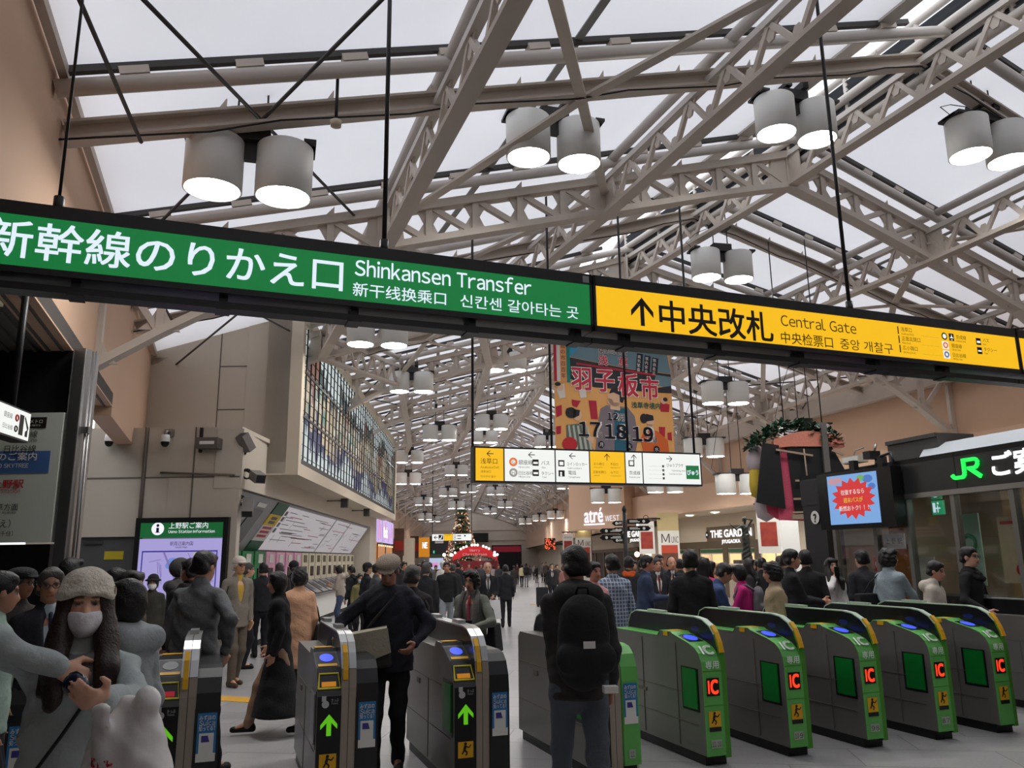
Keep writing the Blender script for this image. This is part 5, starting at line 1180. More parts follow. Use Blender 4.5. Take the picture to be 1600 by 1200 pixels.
# ------------------------------------------------------------------ far end: tree, stage, signs, shops
c = at(722, 860, 76); TX = Vector((c[0],c[1],0)); t = thing('christmas_tree', 'tall lit Christmas tree with coloured baubles at the far end of the hall', 'tree', TX)
rm = random.Random(4); fo = MB()
for k in range(14):
    z0_ = .9+k*.43; r0 = max(.28, 2.2*(1-(z0_/7.0))**1.0 if z0_ < 3 else 1.25*(1-(z0_-3)/6.2)); n_ = 16; pts = []
    for q in range(n_):
        a = 2*math.pi*q/n_; rr = r0*(1 if q % 2 else .8)*rm.uniform(.9,1.1); pts.append((rr*math.cos(a), rr*math.sin(a), z0_-.1*(q % 2)))
    o = (0,0,z0_+.75); fo.add([o]+pts, [(0,1+q,1+(q+1) % n_) for q in range(n_)]+[tuple(range(n_,0,-1))])
fo.tube([(0,0,0),(0,0,1.2)], .16, 8); fo.build('foliage', mat('tree_green', srgb(60,92,64), .7), t)
orn = {'red': MB(), 'gold': MB(), 'white': MB(), 'pink': MB()}
for k in range(1300):
    z = .95+5.9*rm.random()**1.2; r0 = (2.2*(1-z/7.0) if z < 3 else max(.12, 1.25*(1-(z-3)/4.4)))*1.02; a = rm.uniform(0, 2*math.pi); nm = rm.choice(['red','red','gold','white','pink','pink']); s_ = rm.uniform(.035,.07)
    p = Vector((r0*math.cos(a), r0*math.sin(a), z)); orn[nm].add([p+Vector(d)*s_ for d in ((1,0,0),(-1,0,0),(0,1,0),(0,-1,0),(0,0,1),(0,0,-1))], [(0,2,4),(2,1,4),(1,3,4),(3,0,4),(2,0,5),(1,2,5),(3,1,5),(0,3,5)])
for nm, m_ in (('red', mat('bauble_red', srgb(190,40,44), .3)), ('gold', glow('light_gold', srgb(255,190,110), 1.1)), ('white', glow('light_white', srgb(255,236,214), 1.2)), ('pink', mat('bauble_pink', srgb(206,110,120), .3))): tag(orn[nm].build('bauble', m_, t), kind='stuff')
c = at(742, 870, 62); t = thing('stage_arch', 'red arch with white bulbs and Christmas lettering in front of the tree', 'stage', (c[0],c[1],0))
A = lambda r, a: (r*math.sin(a)*1.0, r*math.cos(a))
pts = [(-1.75+3.5*k/16, 1.9+.75*(1-((k-8)/8)**2)) for k in range(17)]
MB().prism(pts+[(1.75,1.35)]+[(1.75-3.5*k/16, 1.35+.55*(1-((k-8)/8)**2)) for k in range(1,17)], 'y', 0, .15).build('arch_board', mat('stage_red', srgb(160,24,34), .5, emit=srgb(160,24,34), es=.5), t)
MB().box((-1.8,.1,0),(1.8,1.2,1.5)).build('booth', mat('booth_red', srgb(120,22,30), .6), t)
for k in range(13):
    p = pts[int(round(k*16/12))]; m = MB(); m.lathe([(.0,.09),(.065,.065),(.09,0),(.065,-.065),(0,-.09)], (p[0],-.05,p[1]+.06), 10); m.build('bulb', glow('stage_bulb', (1,.85,.72), 4), t)
w = MB(); latin(w, 'Merry', 0, 2.2, .28, y=-.02, align='c', width=.8); latin(w, 'Christmas', 0, 1.9, .26, y=-.02, align='c', width=1.9); w.build('lettering', glow('stage_letters', srgb(240,170,160), .8), t)
m = MB()
for k in range(60): a = rm.uniform(-1.7,1.7); z = 1.45+.45*(1-(a/1.75)**2)+rm.uniform(-.1,.05); s_ = .07; p = Vector((a,-.08,z)); m.add([p+Vector((-s_,0,-s_)), p+Vector((s_,0,-s_*.3)), p+Vector((0,0,s_))], [(0,1,2)])
m.build('garland', mat('garland_green', srgb(34,74,52), .6), t)
for px in (694,705,773): 
    c = at(px, 867, 60); t = thing('lamp_globe', 'glowing lamp post globe %s the red arch' % ('far left of' if px == 694 else 'just left of' if px == 705 else 'right of'), 'lamp', (c[0],c[1],0), 0, 'globes by the arch'); MB().tube([(0,0,0),(0,0,c[2])], .03, 6).build('post', M_black, t); MB().lathe([(0,.13),(.09,.09),(.13,0),(.09,-.09),(0,-.13)], (0,0,c[2]), 12).build('globe', glow('stage_bulb', (1,.85,.72), 4), t)
c = at(706, 838, 52); t = thing('guide_sign', 'small far guide sign of white and yellow panels in front of the tree', 'sign', (c[0],c[1],0), 0)
MB().box((-1.3,0,2.8),(1.3,.2,3.28)).build('housing', M_black, t)
for a, b, f_ in ((-1.28,-.52,M_white_f),(-.5,.05,M_yell_f),(.07,1.28,M_white_f)): MB().box((a,-.01,2.83),(b,0,3.25)).build('panel', f_, t)
w = MB(); arrow(w, -1.05, 3.04, .22, .26, R_(90), y=-.014, t=.2); rect(w, -.86, 2.9, -.56, 3.2, y=-.014); rect(w, .35, 3.1, .6, 3.16, y=-.014); rect(w, .35, 2.93, .6, 2.98, y=-.014); rect(w, .8, 3.08, .9, 3.18, y=-.014); w.ring((.2,-.014,3.12), .07, .012, 12, 4).ring((.2,-.014,2.95), .07, .012, 12, 4); w.build('black_marks', M_btext, t)
w = MB(); w.add([(-.82,-.018,2.93),(-.7,-.018,2.93),(-.6,-.018,3.17),(-.66,-.018,3.17),(-.72,-.018,3.0),(-.82,-.018,3.0)], [tuple(range(6))]); w.build('stairs_mark', M_white_f, t)
w = MB(); text(w, '入谷改札', -.45, 3.14, .1, y=-.014, width=.4); w.build('brown_lettering', M_yt, t)
for x in (-1.28,1.28): MB().tube([(x,.1,3.28),(x,.1,9.2)], .025, 6).build('hanging_rod', M_black, t)
def far_panel(name, lab, cat, px0, py0, px1, py1, dep, m_, parts=(), rz=0):
    c = at((px0+px1)/2, (py0+py1)/2, dep); w_ = (px1-px0)/FPX*dep/2; h_ = (py1-py0)/FPX*dep/2
    t = thing(name, lab, cat, (c[0],c[1],0), rz)
    MB().box((-w_,0,(0 if c[2]-h_ < 1 else c[2]-h_)),(w_,.2,c[2]+h_)).build('board', m_, t)
    for nm, a, b, c_, d, mm in parts: MB().box((-w_+2*w_*a,-.03,c[2]-h_+2*h_*c_),(-w_+2*w_*b,0,c[2]-h_+2*h_*d)).build(nm, mm, t)
    return t, w_, h_, c
t, w_, h_, c = far_panel('shop_sign', 'orange lit shop sign at the far left of the hall', 'shop sign', 640, 840, 671, 870, 88, glow('orange_sign', srgb(214,134,20), .8))
w = MB(); latin(w, 'CUISINE', 0, c[2]-.1, .7, y=-.05, width=w_*1.1, align='c', bold=.03) if False else latin(w, 'C', -w_*.75, c[2]-.1, .8, y=-.05, bold=.04); latin(w, 'NE', w_*.3, c[2]-.1, .8, y=-.05, bold=.04, width=w_*.5); w.build('lettering', glow('white_hot', (1,1,1), 1.6), t)
far_panel('shop_hall', 'dark shop hall with small lights left of the tree at the far end', 'shop front', 671, 838, 700, 889, 92, mat('hall_dark', srgb(40,44,46), .6), (('white_panel',.3,.75,.78,.95,M_adwhite),('green_lamp',.2,.28,.48,.56,glow('green_lamp', srgb(60,200,170), 1)),('green_band',0,1,.36,.45,mat('band_green', srgb(70,90,70), .6)),('blue_screen',.0,.75,.0,.34,glow('far_screen', srgb(186,196,226), .9)),('pink_screen',.15,.5,.08,.2,glow('far_pink', srgb(236,130,190), .9))))
far_panel('red_banner', 'red banner with a heart on the far left column, the nearer one', 'banner', 616, 826, 631, 868, 66, mat('far_pic', srgb(96,70,54), .7, var=.6, vscale=3), (('red_field',0,1,.2,.55,mat('far_red', srgb(160,44,40), .6)),))
far_panel('red_banner', 'red banner in front of the orange sign at the far left', 'banner', 641, 838, 654, 872, 80, mat('far_pic', srgb(96,70,54), .7, var=.6, vscale=3), (('red_field',0,1,.3,.7,mat('far_red', srgb(160,44,40), .6)),))
c = at(638, 850, 74); tag(MB().box((c[0]-.5,c[1],0),(c[0]+.5,c[1]+1,3.62)).build('pillar', M_cream), 'pale square pillar between the two red banners at the far left', 'pillar')
far_panel('shop_hall', 'black shop opening with a red band right of the red arch', 'shop front', 768, 852, 815, 890, 107, mat('hall_black', srgb(24,22,22), .6), (('red_band',.05,.97,.72,.95,mat('band_red', srgb(130,30,44), .5, emit=srgb(130,30,44), es=.3)),))
far_panel('dark_garland', 'dark bushy garland on the wall just right of the tree', 'decoration', 739, 833, 763, 847, 111.2, mat('garland_dark', srgb(44,48,42), .8, var=.4, vscale=4))
t, w_, h_, c = far_panel('light_picture', 'dark panel with red and gold lights on the far right wall', 'decoration', 851, 841, 868, 859, 62, mat('hall_black', srgb(24,22,22), .6)); m = MB(); rm = random.Random(8)
for k in range(60):
    p = (rm.uniform(-w_,w_)*.9, -.02, c[2]+rm.uniform(-h_,h_)*.9); m.disc(p, .04, 6)
MB().box((w_-.1,.1,c[2]-.1),(w_+.9,.2,c[2]+.1)).build('wall_bracket', M_black, t); tag(m.build('light', glow('red_gold_light', srgb(240,90,50), 1.5), t), kind='stuff')
for px, lab in ((928,'warm wall lamp in the shop row beside the farther poster column'),(1004,'warm wall lamp in the shop row right of the signpost'),(1022,'warm wall lamp in the shop row beside the nearer poster column')):
    s_, z_ = shop_x(px, 866); t = thing('wall_lamp', lab, 'lamp', on_sh(s_,0,z_), SH_RZ, 'warm lamps along the shop row'); MB().lathe([(0,.14),(.1,.1),(.14,0),(.1,-.1),(0,-.14)], (0,-.3,0), 12).build('globe', glow('warm_globe', (1,.72,.42), 4), t); MB().tube([(0,0,0),(0,-.3,0)], .03, 6).build('bracket', M_shopdark, t)
c = at(525, 192, 8.3); t = thing('smoke_detector', 'small round detector hanging under the nearest plain rafter', 'detector', c); MB().lathe([(0,-.05),(.055,-.04),(.06,.02),(.03,.04),(0,.04)], (0,0,0), 14).build('head', M_cream, t); MB().tube([(0,0,.03),(0,0,.6)], .018, 6).build('stem', M_black, t)
# yellow guide strips in the floor
for k, (px, py, L_, an, lab) in enumerate(((672,980,3.2,-22,'yellow tactile strip on the floor behind the flat cap man'),(370,1093,1.6,70,'yellow tactile strip on the floor by the black skirt'),(850,944,1.0,80,'short yellow tactile strip on the floor of the far hall'))):
    p = on_z(px, py); t = tag(MB().box((-.15,-L_/2,0),(.15,L_/2,.006)).build('tactile_strip', mat('tactile_yellow', srgb(214,160,40), .5, bump=.4, bscale=40)), lab, 'floor marking'); t.location = p; t.rotation_euler = (0,0,R_(an))
# bronze statue on a pedestal stands in the people file below
bpy.context.view_layer.update()
# ------------------------------------------------------------------ figures: distance fields turned into smooth continuous surfaces
class Field:
    def __init__(s, lo, hi, h):
        s.h = h; s.lo = np.array(lo, np.float32)-2*h; n = np.ceil((np.array(hi)+2*h-s.lo)/h).astype(int)+1
        s.n = n; s.ax = [s.lo[i]+h*np.arange(n[i], dtype=np.float32) for i in range(3)]; s.D = np.full(n, 1.0, np.float32)
    def sub(s, lo, hi):
        sl = []
        for i in range(3):
            a = max(0, int(math.floor((lo[i]-s.lo[i])/s.h))); b = min(s.n[i], int(math.ceil((hi[i]-s.lo[i])/s.h))+1); sl.append(slice(a, max(a, b)))
        return tuple(sl), s.ax[0][sl[0]][:,None,None], s.ax[1][sl[1]][None,:,None], s.ax[2][sl[2]][None,None,:]
    def _mix(s, sl, d, k, op):
        o = s.D[sl]
        if op == 'u':
            if k > 0:
                t = np.clip(.5+.5*(o-d)/k, 0, 1); s.D[sl] = o+(d-o)*t-k*t*(1-t)
            else: s.D[sl] = np.minimum(o, d)
        else:
            d = -d
            if k > 0:
                t = np.clip(.5-.5*(o-d)/k, 0, 1); s.D[sl] = o+(d-o)*t+k*t*(1-t)
            else: s.D[sl] = np.maximum(o, d)
    def cap(s, a, b, ra, rb, k=.02, op='u', flat=1.0, R=None):
        a = np.array(a, np.float32); b = np.array(b, np.float32); m = max(ra, rb)+k+2*s.h
        sl, x, y, z = s.sub(np.minimum(a, b)-m, np.maximum(a, b)+m)
        if s.D[sl].size == 0: return
        d = b-a
        if flat == 1.0:
            px, py, pz = x-a[0], y-a[1], z-a[2]; t = np.clip((px*d[0]+py*d[1]+pz*d[2])/max(1e-9, float(d@d)), 0, 1)
            q = np.sqrt((px-d[0]*t)**2+(py-d[1]*t)**2+(pz-d[2]*t)**2)-(ra+(rb-ra)*t)
        else:
            R = np.eye(3, dtype=np.float32) if R is None else R
            e = R.T@d; px, py, pz = x-a[0], y-a[1], z-a[2]
            lx = R[0,0]*px+R[1,0]*py+R[2,0]*pz; ly = (R[0,1]*px+R[1,1]*py+R[2,1]*pz)*flat; lz = R[0,2]*px+R[1,2]*py+R[2,2]*pz
            e = np.array([e[0], e[1]*flat, e[2]]); t = np.clip((lx*e[0]+ly*e[1]+lz*e[2])/max(1e-9, float(e@e)), 0, 1)
            q = (np.sqrt((lx-e[0]*t)**2+(ly-e[1]*t)**2+(lz-e[2]*t)**2)-(ra+(rb-ra)*t))*.8
        s._mix(sl, q, k, op)
    def ell(s, c, r, k=.02, op='u', R=None):
        c = np.array(c, np.float32); m = max(r)+k+2*s.h; sl, x, y, z = s.sub(c-m, c+m)
        if s.D[sl].size == 0: return
        px, py, pz = x-c[0], y-c[1], z-c[2]
        if R is not None: px, py, pz = R[0,0]*px+R[1,0]*py+R[2,0]*pz, R[0,1]*px+R[1,1]*py+R[2,1]*pz, R[0,2]*px+R[1,2]*py+R[2,2]*pz
        k0 = np.sqrt((px/r[0])**2+(py/r[1])**2+(pz/r[2])**2); k1 = np.sqrt((px/r[0]**2)**2+(py/r[1]**2)**2+(pz/r[2]**2)**2)+1e-6
        s._mix(sl, k0*(k0-1)/k1, k, op)
    def plane(s, p, n):
        """keep the side n points to"""
        n = np.array(n, np.float32); n /= np.linalg.norm(n)
        d = (s.ax[0]-p[0])[:,None,None]*n[0]+(s.ax[1]-p[1])[None,:,None]*n[1]+(s.ax[2]-p[2])[None,None,:]*n[2]
        s.D = np.maximum(s.D, -d)
    def folds(s, amp, f=22.0, ph=0.0):
        x, y, z = s.ax[0][:,None,None], s.ax[1][None,:,None], s.ax[2][None,None,:]
        s.D = s.D+amp*(np.sin(f*x+f*.6*z+ph)*np.sin(f*.9*z-f*.4*y+1.3*ph)+.6*np.sin(f*1.7*z+f*.8*x+2.1*ph)*np.sin(f*1.3*y+ph)).astype(np.float32)
    def mesh(s):
        D = s.D; S = D < 0
        c = sum(S[i:S.shape[0]-1+i, j:S.shape[1]-1+j, k:S.shape[2]-1+k].astype(np.int8) for i in (0,1) for j in (0,1) for k in (0,1))
        act = (c > 0)&(c < 8); I, J, K = np.nonzero(act); n = len(I)
        if n == 0: return np.zeros((0,3)), np.zeros((0,4), int)
        idx = np.full(act.shape, -1, np.int32); idx[I,J,K] = np.arange(n)
        V = {(i,j,k): D[I+i,J+j,K+k] for i in (0,1) for j in (0,1) for k in (0,1)}
        P = np.zeros((n,3)); W_ = np.zeros(n)
        for a in range(3):
            for u in (0,1):
                for v in (0,1):
                    p = [0,0,0]; q = [0,0,0]; o = [b for b in range(3) if b != a]; p[o[0]] = q[o[0]] = u; p[o[1]] = q[o[1]] = v; q[a] = 1
                    va, vb = V[tuple(p)], V[tuple(q)]; m = (va < 0) != (vb < 0); t = np.where(m, va/(va-vb+1e-12*(va == vb)), 0)
                    for b in range(3): P[:,b] += np.where(m, p[b]+(t if b == a else 0), 0)
                    W_ += m
        P = P/W_[:,None]+np.stack([I,J,K],1); P = P*s.h+s.lo
        Fs = []
        for a in range(3):
            s0 = [slice(1,-1)]*3; s1 = [slice(1,-1)]*3; s0[a] = slice(0,-1); s1[a] = slice(1,None)
            A, B = S[tuple(s0)], S[tuple(s1)]; e = np.nonzero(A != B); g = [e[b]+(0 if b == a else 1) for b in range(3)]
            o = [(a+1) % 3, (a+2) % 3]
            def cell(du, dv):
                q = list(g); q[o[0]] = q[o[0]]-du; q[o[1]] = q[o[1]]-dv; return idx[q[0],q[1],q[2]]
            quad = np.stack([cell(1,1), cell(0,1), cell(0,0), cell(1,0)], 1); fl = ~A[e]; quad[fl] = quad[fl][:,::-1]; Fs.append(quad)
        return P, np.concatenate(Fs)
    def build(s, name, m, parent, colour=None, smooth=2):
        P, Fq = s.mesh()
        if smooth and len(P):
            for _ in range(smooth):
                acc = np.zeros_like(P); cnt = np.zeros(len(P))
                for a in range(4):
                    b = (a+1) % 4; np.add.at(acc, Fq[:,a], P[Fq[:,b]]); np.add.at(acc, Fq[:,b], P[Fq[:,a]]); np.add.at(cnt, Fq[:,a], 1); np.add.at(cnt, Fq[:,b], 1)
                P = P*.5+.5*acc/np.maximum(cnt, 1)[:,None]
        me = bpy.data.meshes.new(name); me.vertices.add(len(P)); me.vertices.foreach_set('co', P.astype(np.float32).ravel())
        me.loops.add(len(Fq)*4); me.loops.foreach_set('vertex_index', Fq.astype(np.int32).ravel()); me.polygons.add(len(Fq))
        me.polygons.foreach_set('loop_start', np.arange(0, len(Fq)*4, 4, dtype=np.int32)); me.polygons.foreach_set('loop_total', np.full(len(Fq), 4, np.int32))
        me.polygons.foreach_set('use_smooth', np.ones(len(Fq), bool)); me.update(calc_edges=True); me.materials.append(m)
        if colour is not None:
            ca = me.color_attributes.new('feature', 'FLOAT_COLOR', 'POINT'); ca.data.foreach_set('color', colour(P).astype(np.float32).ravel())
        o = bpy.data.objects.new(name, me); COL.objects.link(o)
        if parent is not None: o.parent = parent
        return o

def skin_mat():
    m = bpy.data.materials.new('skin'); m.use_nodes = True; nt = m.node_tree; b = nt.nodes['Principled BSDF']
    a = nt.nodes.new('ShaderNodeAttribute'); a.attribute_name = 'feature'; nt.links.new(a.outputs['Color'], b.inputs['Base Color'])
    b.inputs['Roughness'].default_value = .5; b.inputs['Subsurface Weight'].default_value = 0.0
    return m
M_skin = skin_mat()
def cloth(c, rough=.85): return mat('cloth_%d_%d_%d' % c, srgb(*c), rough, var=.12, vscale=14, bump=.25, bscale=45, spec=.2)
M_hairs = {'black': mat('black_hair', srgb(26,23,22), .45, bump=.3, bscale=90), 'brown': mat('brown_hair', srgb(46,34,30), .45, bump=.3, bscale=90), 'grey': mat('grey_hair', srgb(120,114,108), .55, bump=.3, bscale=90), 'dgrey': mat('dark_grey_hair', srgb(70,66,64), .55, bump=.3, bscale=90), 'white': mat('white_hair', srgb(200,198,194), .6, bump=.5, bscale=120)}
def ik(a, t, l1, l2, hint):
    a, t, hint = np.array(a, float), np.array(t, float), np.array(hint, float); d = t-a; L = np.linalg.norm(d)
    if L > (l1+l2)*.995: t = a+d/L*(l1+l2)*.995; d = t-a; L = np.linalg.norm(d)
    if L < abs(l1-l2)+.04: L = abs(l1-l2)+.04; t = a+d/max(1e-6, np.linalg.norm(d))*L; d = t-a
    x = d/L; h = hint-x*(hint@x); h /= max(1e-6, np.linalg.norm(h)); c = (l1*l1+L*L-l2*l2)/(2*L); s_ = math.sqrt(max(0, l1*l1-c*c))
    return a+x*c+h*s_, t
def rotx(a): c, s_ = math.cos(a), math.sin(a); return np.array([[1,0,0],[0,c,-s_],[0,s_,c]])
def rotz(a): c, s_ = math.cos(a), math.sin(a); return np.array([[c,-s_,0],[s_,c,0],[0,0,1]])
def hand(f, w, d, n, side, curl, s, k, open_thumb=1.0):
    """palm, five fingers; d points to the finger tips, n out of the palm, side is the thumb direction"""
    d = d/np.linalg.norm(d); n = n-d*(n@d); n /= max(1e-6, np.linalg.norm(n)); t = np.cross(d, n); t = t/np.linalg.norm(t)
    if t@side < 0: t = -t
    fr = .0095*s
    for q, (off, L) in enumerate(((.027,.072),(.009,.081),(-.009,.076),(-.026,.060))):
        b = w+d*(.088-.004*abs(q-1))*s+t*off*s
        f.cap(w+t*off*.55*s+d*.01*s, b, .019*s, .0145*s, k*.6)
        p = b; dd = d; c = curl*(1+.08*q)
        for seg, fr_ in ((.45,1.0),(.32,.93),(.25,.82)):
            dd = dd*math.cos(c)+n*math.sin(c); dd /= np.linalg.norm(dd); nn = n
            e = p+dd*L*seg*s; f.cap(p, e, fr*fr_, fr*fr_*.95, .004*s); p = e; n2 = n*math.cos(c)-d*math.sin(c); c = curl*1.1
    p0 = w+d*.022*s+t*.02*s; p1 = p0+(t*.042*open_thumb+d*.03+n*.008)*s; p2 = p1+(d*.034+t*.008*open_thumb+n*.012)*s
    f.cap(p0, p1, .017*s, .012*s, .010*s); f.cap(p1, p2, .012*s, .0095*s, .004*s)

def person(label, px, ytop, depth, face, sex='m', res=.016, legs=(0,0), armR=None, armL=None, lean=0.0, head=(0,0), hair='short', hcol='black', hat=None, hatcol=(60,58,56),
           jacket=(30,30,32), hem=.82, open_=None, tie=None, trousers=(34,34,38), skirt=None, shoes=(24,22,22), skin=(196,152,124), mask=False, scarf=None, fat=1.0, hood=False,
           elbowR=None, elbowL=None, sleeve=1.0, curl=.35, palmR=None, palmL=None, jmat=None, tmat=None, glasses=False, group=None, extra_h=0.0, height=None, fold=1.0, handdirR=None, handdirL=None, name='person', allmat=None, armsdown=.04):
    top = at(px, ytop, depth); hgt = (height or top[2])-extra_h
    s = hgt/1.70; rz = -R_(face)
    gp = at(px, ytop, depth); loc = Vector((gp[0], gp[1], 0))
    t = thing(name, label, name, loc, rz, group)
    cz, sz = math.cos(-rz), math.sin(-rz)
    def tol(p):      # place -> own axes
        dx, dy = p[0]-loc[0], p[1]-loc[1]; return np.array([cz*dx-sz*dy, sz*dx+cz*dy, p[2]])
    sw = (.170 if sex == 'm' else .148)*s; U = rotx(-lean); hipz = .90*s
    up = lambda x, y, z: np.array([0,0,hipz])+U@(np.array([x,y,z])*s-np.array([0,0,hipz]))
    # joints
    SHR, SHL = up(sw/s,0,1.352), up(-sw/s,0,1.352); NB_ = up(0,-.005,1.425)
    hc0 = up(0,.02+.04*head[1],1.585-.035*head[1]); HR = U@rotz(-head[0])@rotx(-head[1])
    # keep the crown of the head on the line of sight it was placed by
    shift = np.array([hc0[0], hc0[1], 0]); 
    hl = lambda x, y, z: hc0+HR@(np.array([x,y,z])*s*(.94 if sex == 'm' else .91))
    off = -shift
    def arm(sh, spec, sgn, hint):
        if spec is None: tgt = sh+np.array([sgn*armsdown*s, .03*s, -.505*s])
        elif spec[0] == 'w': tgt = tol(at(spec[1], spec[2], spec[3]))+shift
        else: tgt = np.array([spec[0]*sgn, spec[1], spec[2]])*s
        hint = np.array(hint if hint is not None else (sgn*.5,-1.0,-.35)); return ik(sh, tgt, .275*s, .245*s, hint)
    ELR, WRR = arm(SHR, armR, 1, elbowR); ELL, WRL = arm(SHL, armL, -1, elbowL)
    feet = []
    for sgn, st in ((1,legs[0]),(-1,legs[1])):
        hp = np.array([sgn*.09*s,0,.88*s]); lift = .05*abs(st) if st < -.15 else 0
        kn, an = ik(hp, (sgn*.085*s, st*s, (.085+lift)*s), .42*s, .40*s, (0,1,.1)); feet.append((hp, kn, an, sgn, st))
    pts = np.array([SHR,SHL,ELR,ELL,WRR,WRL,hl(0,0,.2),hl(0,.2,0),hl(0,-.2,0)]+[q for f_ in feet for q in f_[1:3]]+[(0,0,0)])
    lo = pts.min(0)-.24*s; hi = pts.max(0)+.24*s; lo[2] = -.01; 
    if skirt: lo[:2] -= .1; hi[:2] += .1
    w = t; mk = lambda r=res, l=lo, h=hi: Field(l, h, r)
    A = allmat
    # ---- body
    f = mk(); k = .03*s
    f.cap(up(0,0,.94), up(0,0,1.26), .135*s, .145*s, k, flat=1.45, R=U); f.cap(SHR, SHL, .045*s, .045*s, k)
    for sh, el, wr in ((SHR,ELR,WRR),(SHL,ELL,WRL)): f.cap(sh, el, .045*s, .037*s, k*.6); f.cap(el, wr, .036*s, .025*s, k*.6)
    for hp, kn, an, sgn, st in feet: f.cap(hp, kn, .073*s, .048*s, k*.6); f.cap(kn, an, .046*s, .034*s, k*.6); f.cap(an, an+np.array([0,.12*s,-.045*s]), .032*s, .024*s, k*.4)
    f.cap(NB_-np.array([0,0,.03*s]), hl(0,-.012,-.05), .054*s if sex == 'm' else .047*s, .052*s if sex == 'm' else .046*s, .02*s)
    S_ = s*(.94 if sex == 'm' else .91)
    f.ell(hl(0,-.014,.033), np.array([.077,.098,.089])*S_, .02*s, R=HR); f.ell(hl(0,.028,-.035), np.array([.063,.068,.084])*S_, .02*s, R=HR); f.ell(hl(0,.040,-.088), np.array([.042,.042,.034])*S_, .02*s, R=HR)
    f.cap(hl(0,.088,.004), hl(0,.106,-.036), .009*S_, .0135*S_, .012*s); f.cap(hl(-.014,.096,-.041), hl(.014,.096,-.041), .008*S_, .008*S_, .008*s)
    f.cap(hl(-.034,.078,.024), hl(.034,.078,.024), .013*S_, .013*S_, .014*s); f.cap(hl(-.016,.088,-.066), hl(.016,.088,-.066), .009*S_, .009*S_, .010*s)
    for sg in (1,-1):
        f.ell(hl(sg*.079,-.004,-.008), np.array([.012,.022,.033])*S_, .008*s, R=HR); f.ell(hl(sg*.032,.088,.005), np.array([.017,.012,.010])*S_, .006*s, op='s', R=HR); f.ell(hl(sg*.032,.079,.005), np.array([.013,.013,.011])*S_, .003*s, R=HR)
    for wr, el, sgn, pn, hd in ((WRR,ELR,1,palmR,handdirR),(WRL,ELL,-1,palmL,handdirL)):
        d = (wr-el); d = d/np.linalg.norm(d); d = d if hd is None else np.array(hd, float)
        n = np.array(pn, float) if pn is not None else np.array([-sgn,.15,0.0])
        side = np.cross(n, d)*(-sgn); hand(f, wr, d, n, side if np.linalg.norm(side) > .1 else np.array([0,1,0.]), curl, s*1.0, .016*s)
    inv = np.linalg.inv(HR)/S_; sk = np.array(srgb(*skin)); hairc = np.array(srgb(30,26,24) if hcol in ('black','brown') else srgb(110,104,98))
    def feat(P):
        C = np.ones((len(P),4)); C[:,:3] = sk
        q = (P-hc0)@inv.T; x, y, z = np.abs(q[:,0]), q[:,1], q[:,2]; fr = (y > .03)&(z > -.14)&(z < .14)
        lip = fr&(x < .026)&(np.abs(z+.069) < .009); C[lip,:3] = sk*np.array([.72,.50,.48])
        ch = fr&(np.hypot(x-.045,(z+.035)) < .028); C[ch,:3] = sk*np.array([1.0,.93,.92])
        br = fr&(x > .012)&(x < .052)&(np.abs(z-.030-(.03-x)*.12) < .0065); C[br,:3] = hairc*.7+sk*.12
        ew = fr&(np.hypot((x-.032)/.017,(z-.005)/.0088) < 1); C[ew,:3] = np.array(srgb(150,138,130)); ey = fr&(np.hypot((x-.032)/.0095,(z-.005)/.0095) < 1); C[ey,:3] = np.array(srgb(28,20,18))
        li = fr&(x > .014)&(x < .052)&(np.abs(z-.0145) < .0045); C[li,:3] = sk*.22
        return C
    objs = []
    objs.append(f.build('body', A or M_skin, t, None if A else feat, smooth=1 if res < .01 else 0))
    # ---- trousers or skirt
    if trousers and not A:
        f = mk(); f.cap((0,0,.88*s), (0,0,.99*s), .148*s*fat, .14*s*fat, .03*s, flat=1.4)
        for hp, kn, an, sgn, st in feet: f.cap(hp, kn, .094*s, .066*s, .03*s); f.cap(kn, an-np.array([0,0,.02*s]), .064*s, .054*s, .03*s)
        if fold: f.folds(.0035*s*fold, 24, px)
        objs.append(f.build('trousers', tmat or cloth(trousers), t))
    if skirt and not A:
        c, hz, rb = skirt; f = mk(); f.cap((0,0,.98*s), (0,0,hz*s), .14*s, rb*s, .03*s, flat=1.3)
        f.plane((0,0,hz*s), (0,0,1)); f.folds(.006*s, 20, px); objs.append(f.build('skirt', cloth(c), t))
    # ---- shoes
    if not A:
        for hp, kn, an, sgn, st in feet:
            b = an-np.array([0,0,.085*s])+np.array([0,0,.035*s]); f = Field(b+np.array([-.1,-.16,-.06])*s, b+np.array([.1,.28,.12])*s, min(res, .012))
            f.cap(b+np.array([0,-.045*s,.0]), b+np.array([sgn*.012*s,.15*s,-.008*s]), .043*s, .036*s, .01*s, flat=1.0); f.cap(b+np.array([0,-.03*s,.03*s]), an+np.array([0,0,-.0]), .042*s, .045*s, .02*s)
            f.plane((0,0,b[2]-.035*s), (0,0,1)); objs.append(f.build('shoe', cloth(shoes, .5), t))
    # ---- jacket or coat
    jm = jmat or cloth(jacket)
    if not A:
        f = mk(); f.cap(up(0,0,.95), up(0,0,1.27), .165*s*fat, .172*s*fat, .04*s, flat=1.38, R=U); f.cap(SHR*.9+SHL*.1, SHL*.9+SHR*.1, .06*s, .06*s, .05*s)
        f.cap(NB_-np.array([0,0,.05*s]), SHR, .058*s, .050*s, .03*s); f.cap(NB_-np.array([0,0,.05*s]), SHL, .058*s, .050*s, .03*s); f.cap(NB_-np.array([0,0,.06*s]), NB_+np.array([0,0,.012*s]), .072*s, .070*s, .02*s)
        if hem < .93: f.cap(up(0,0,.98), (0,0,(hem-.05)*s), .165*s*fat, (.172+.06*max(0,.8-hem))*s*fat, .03*s, flat=1.3)
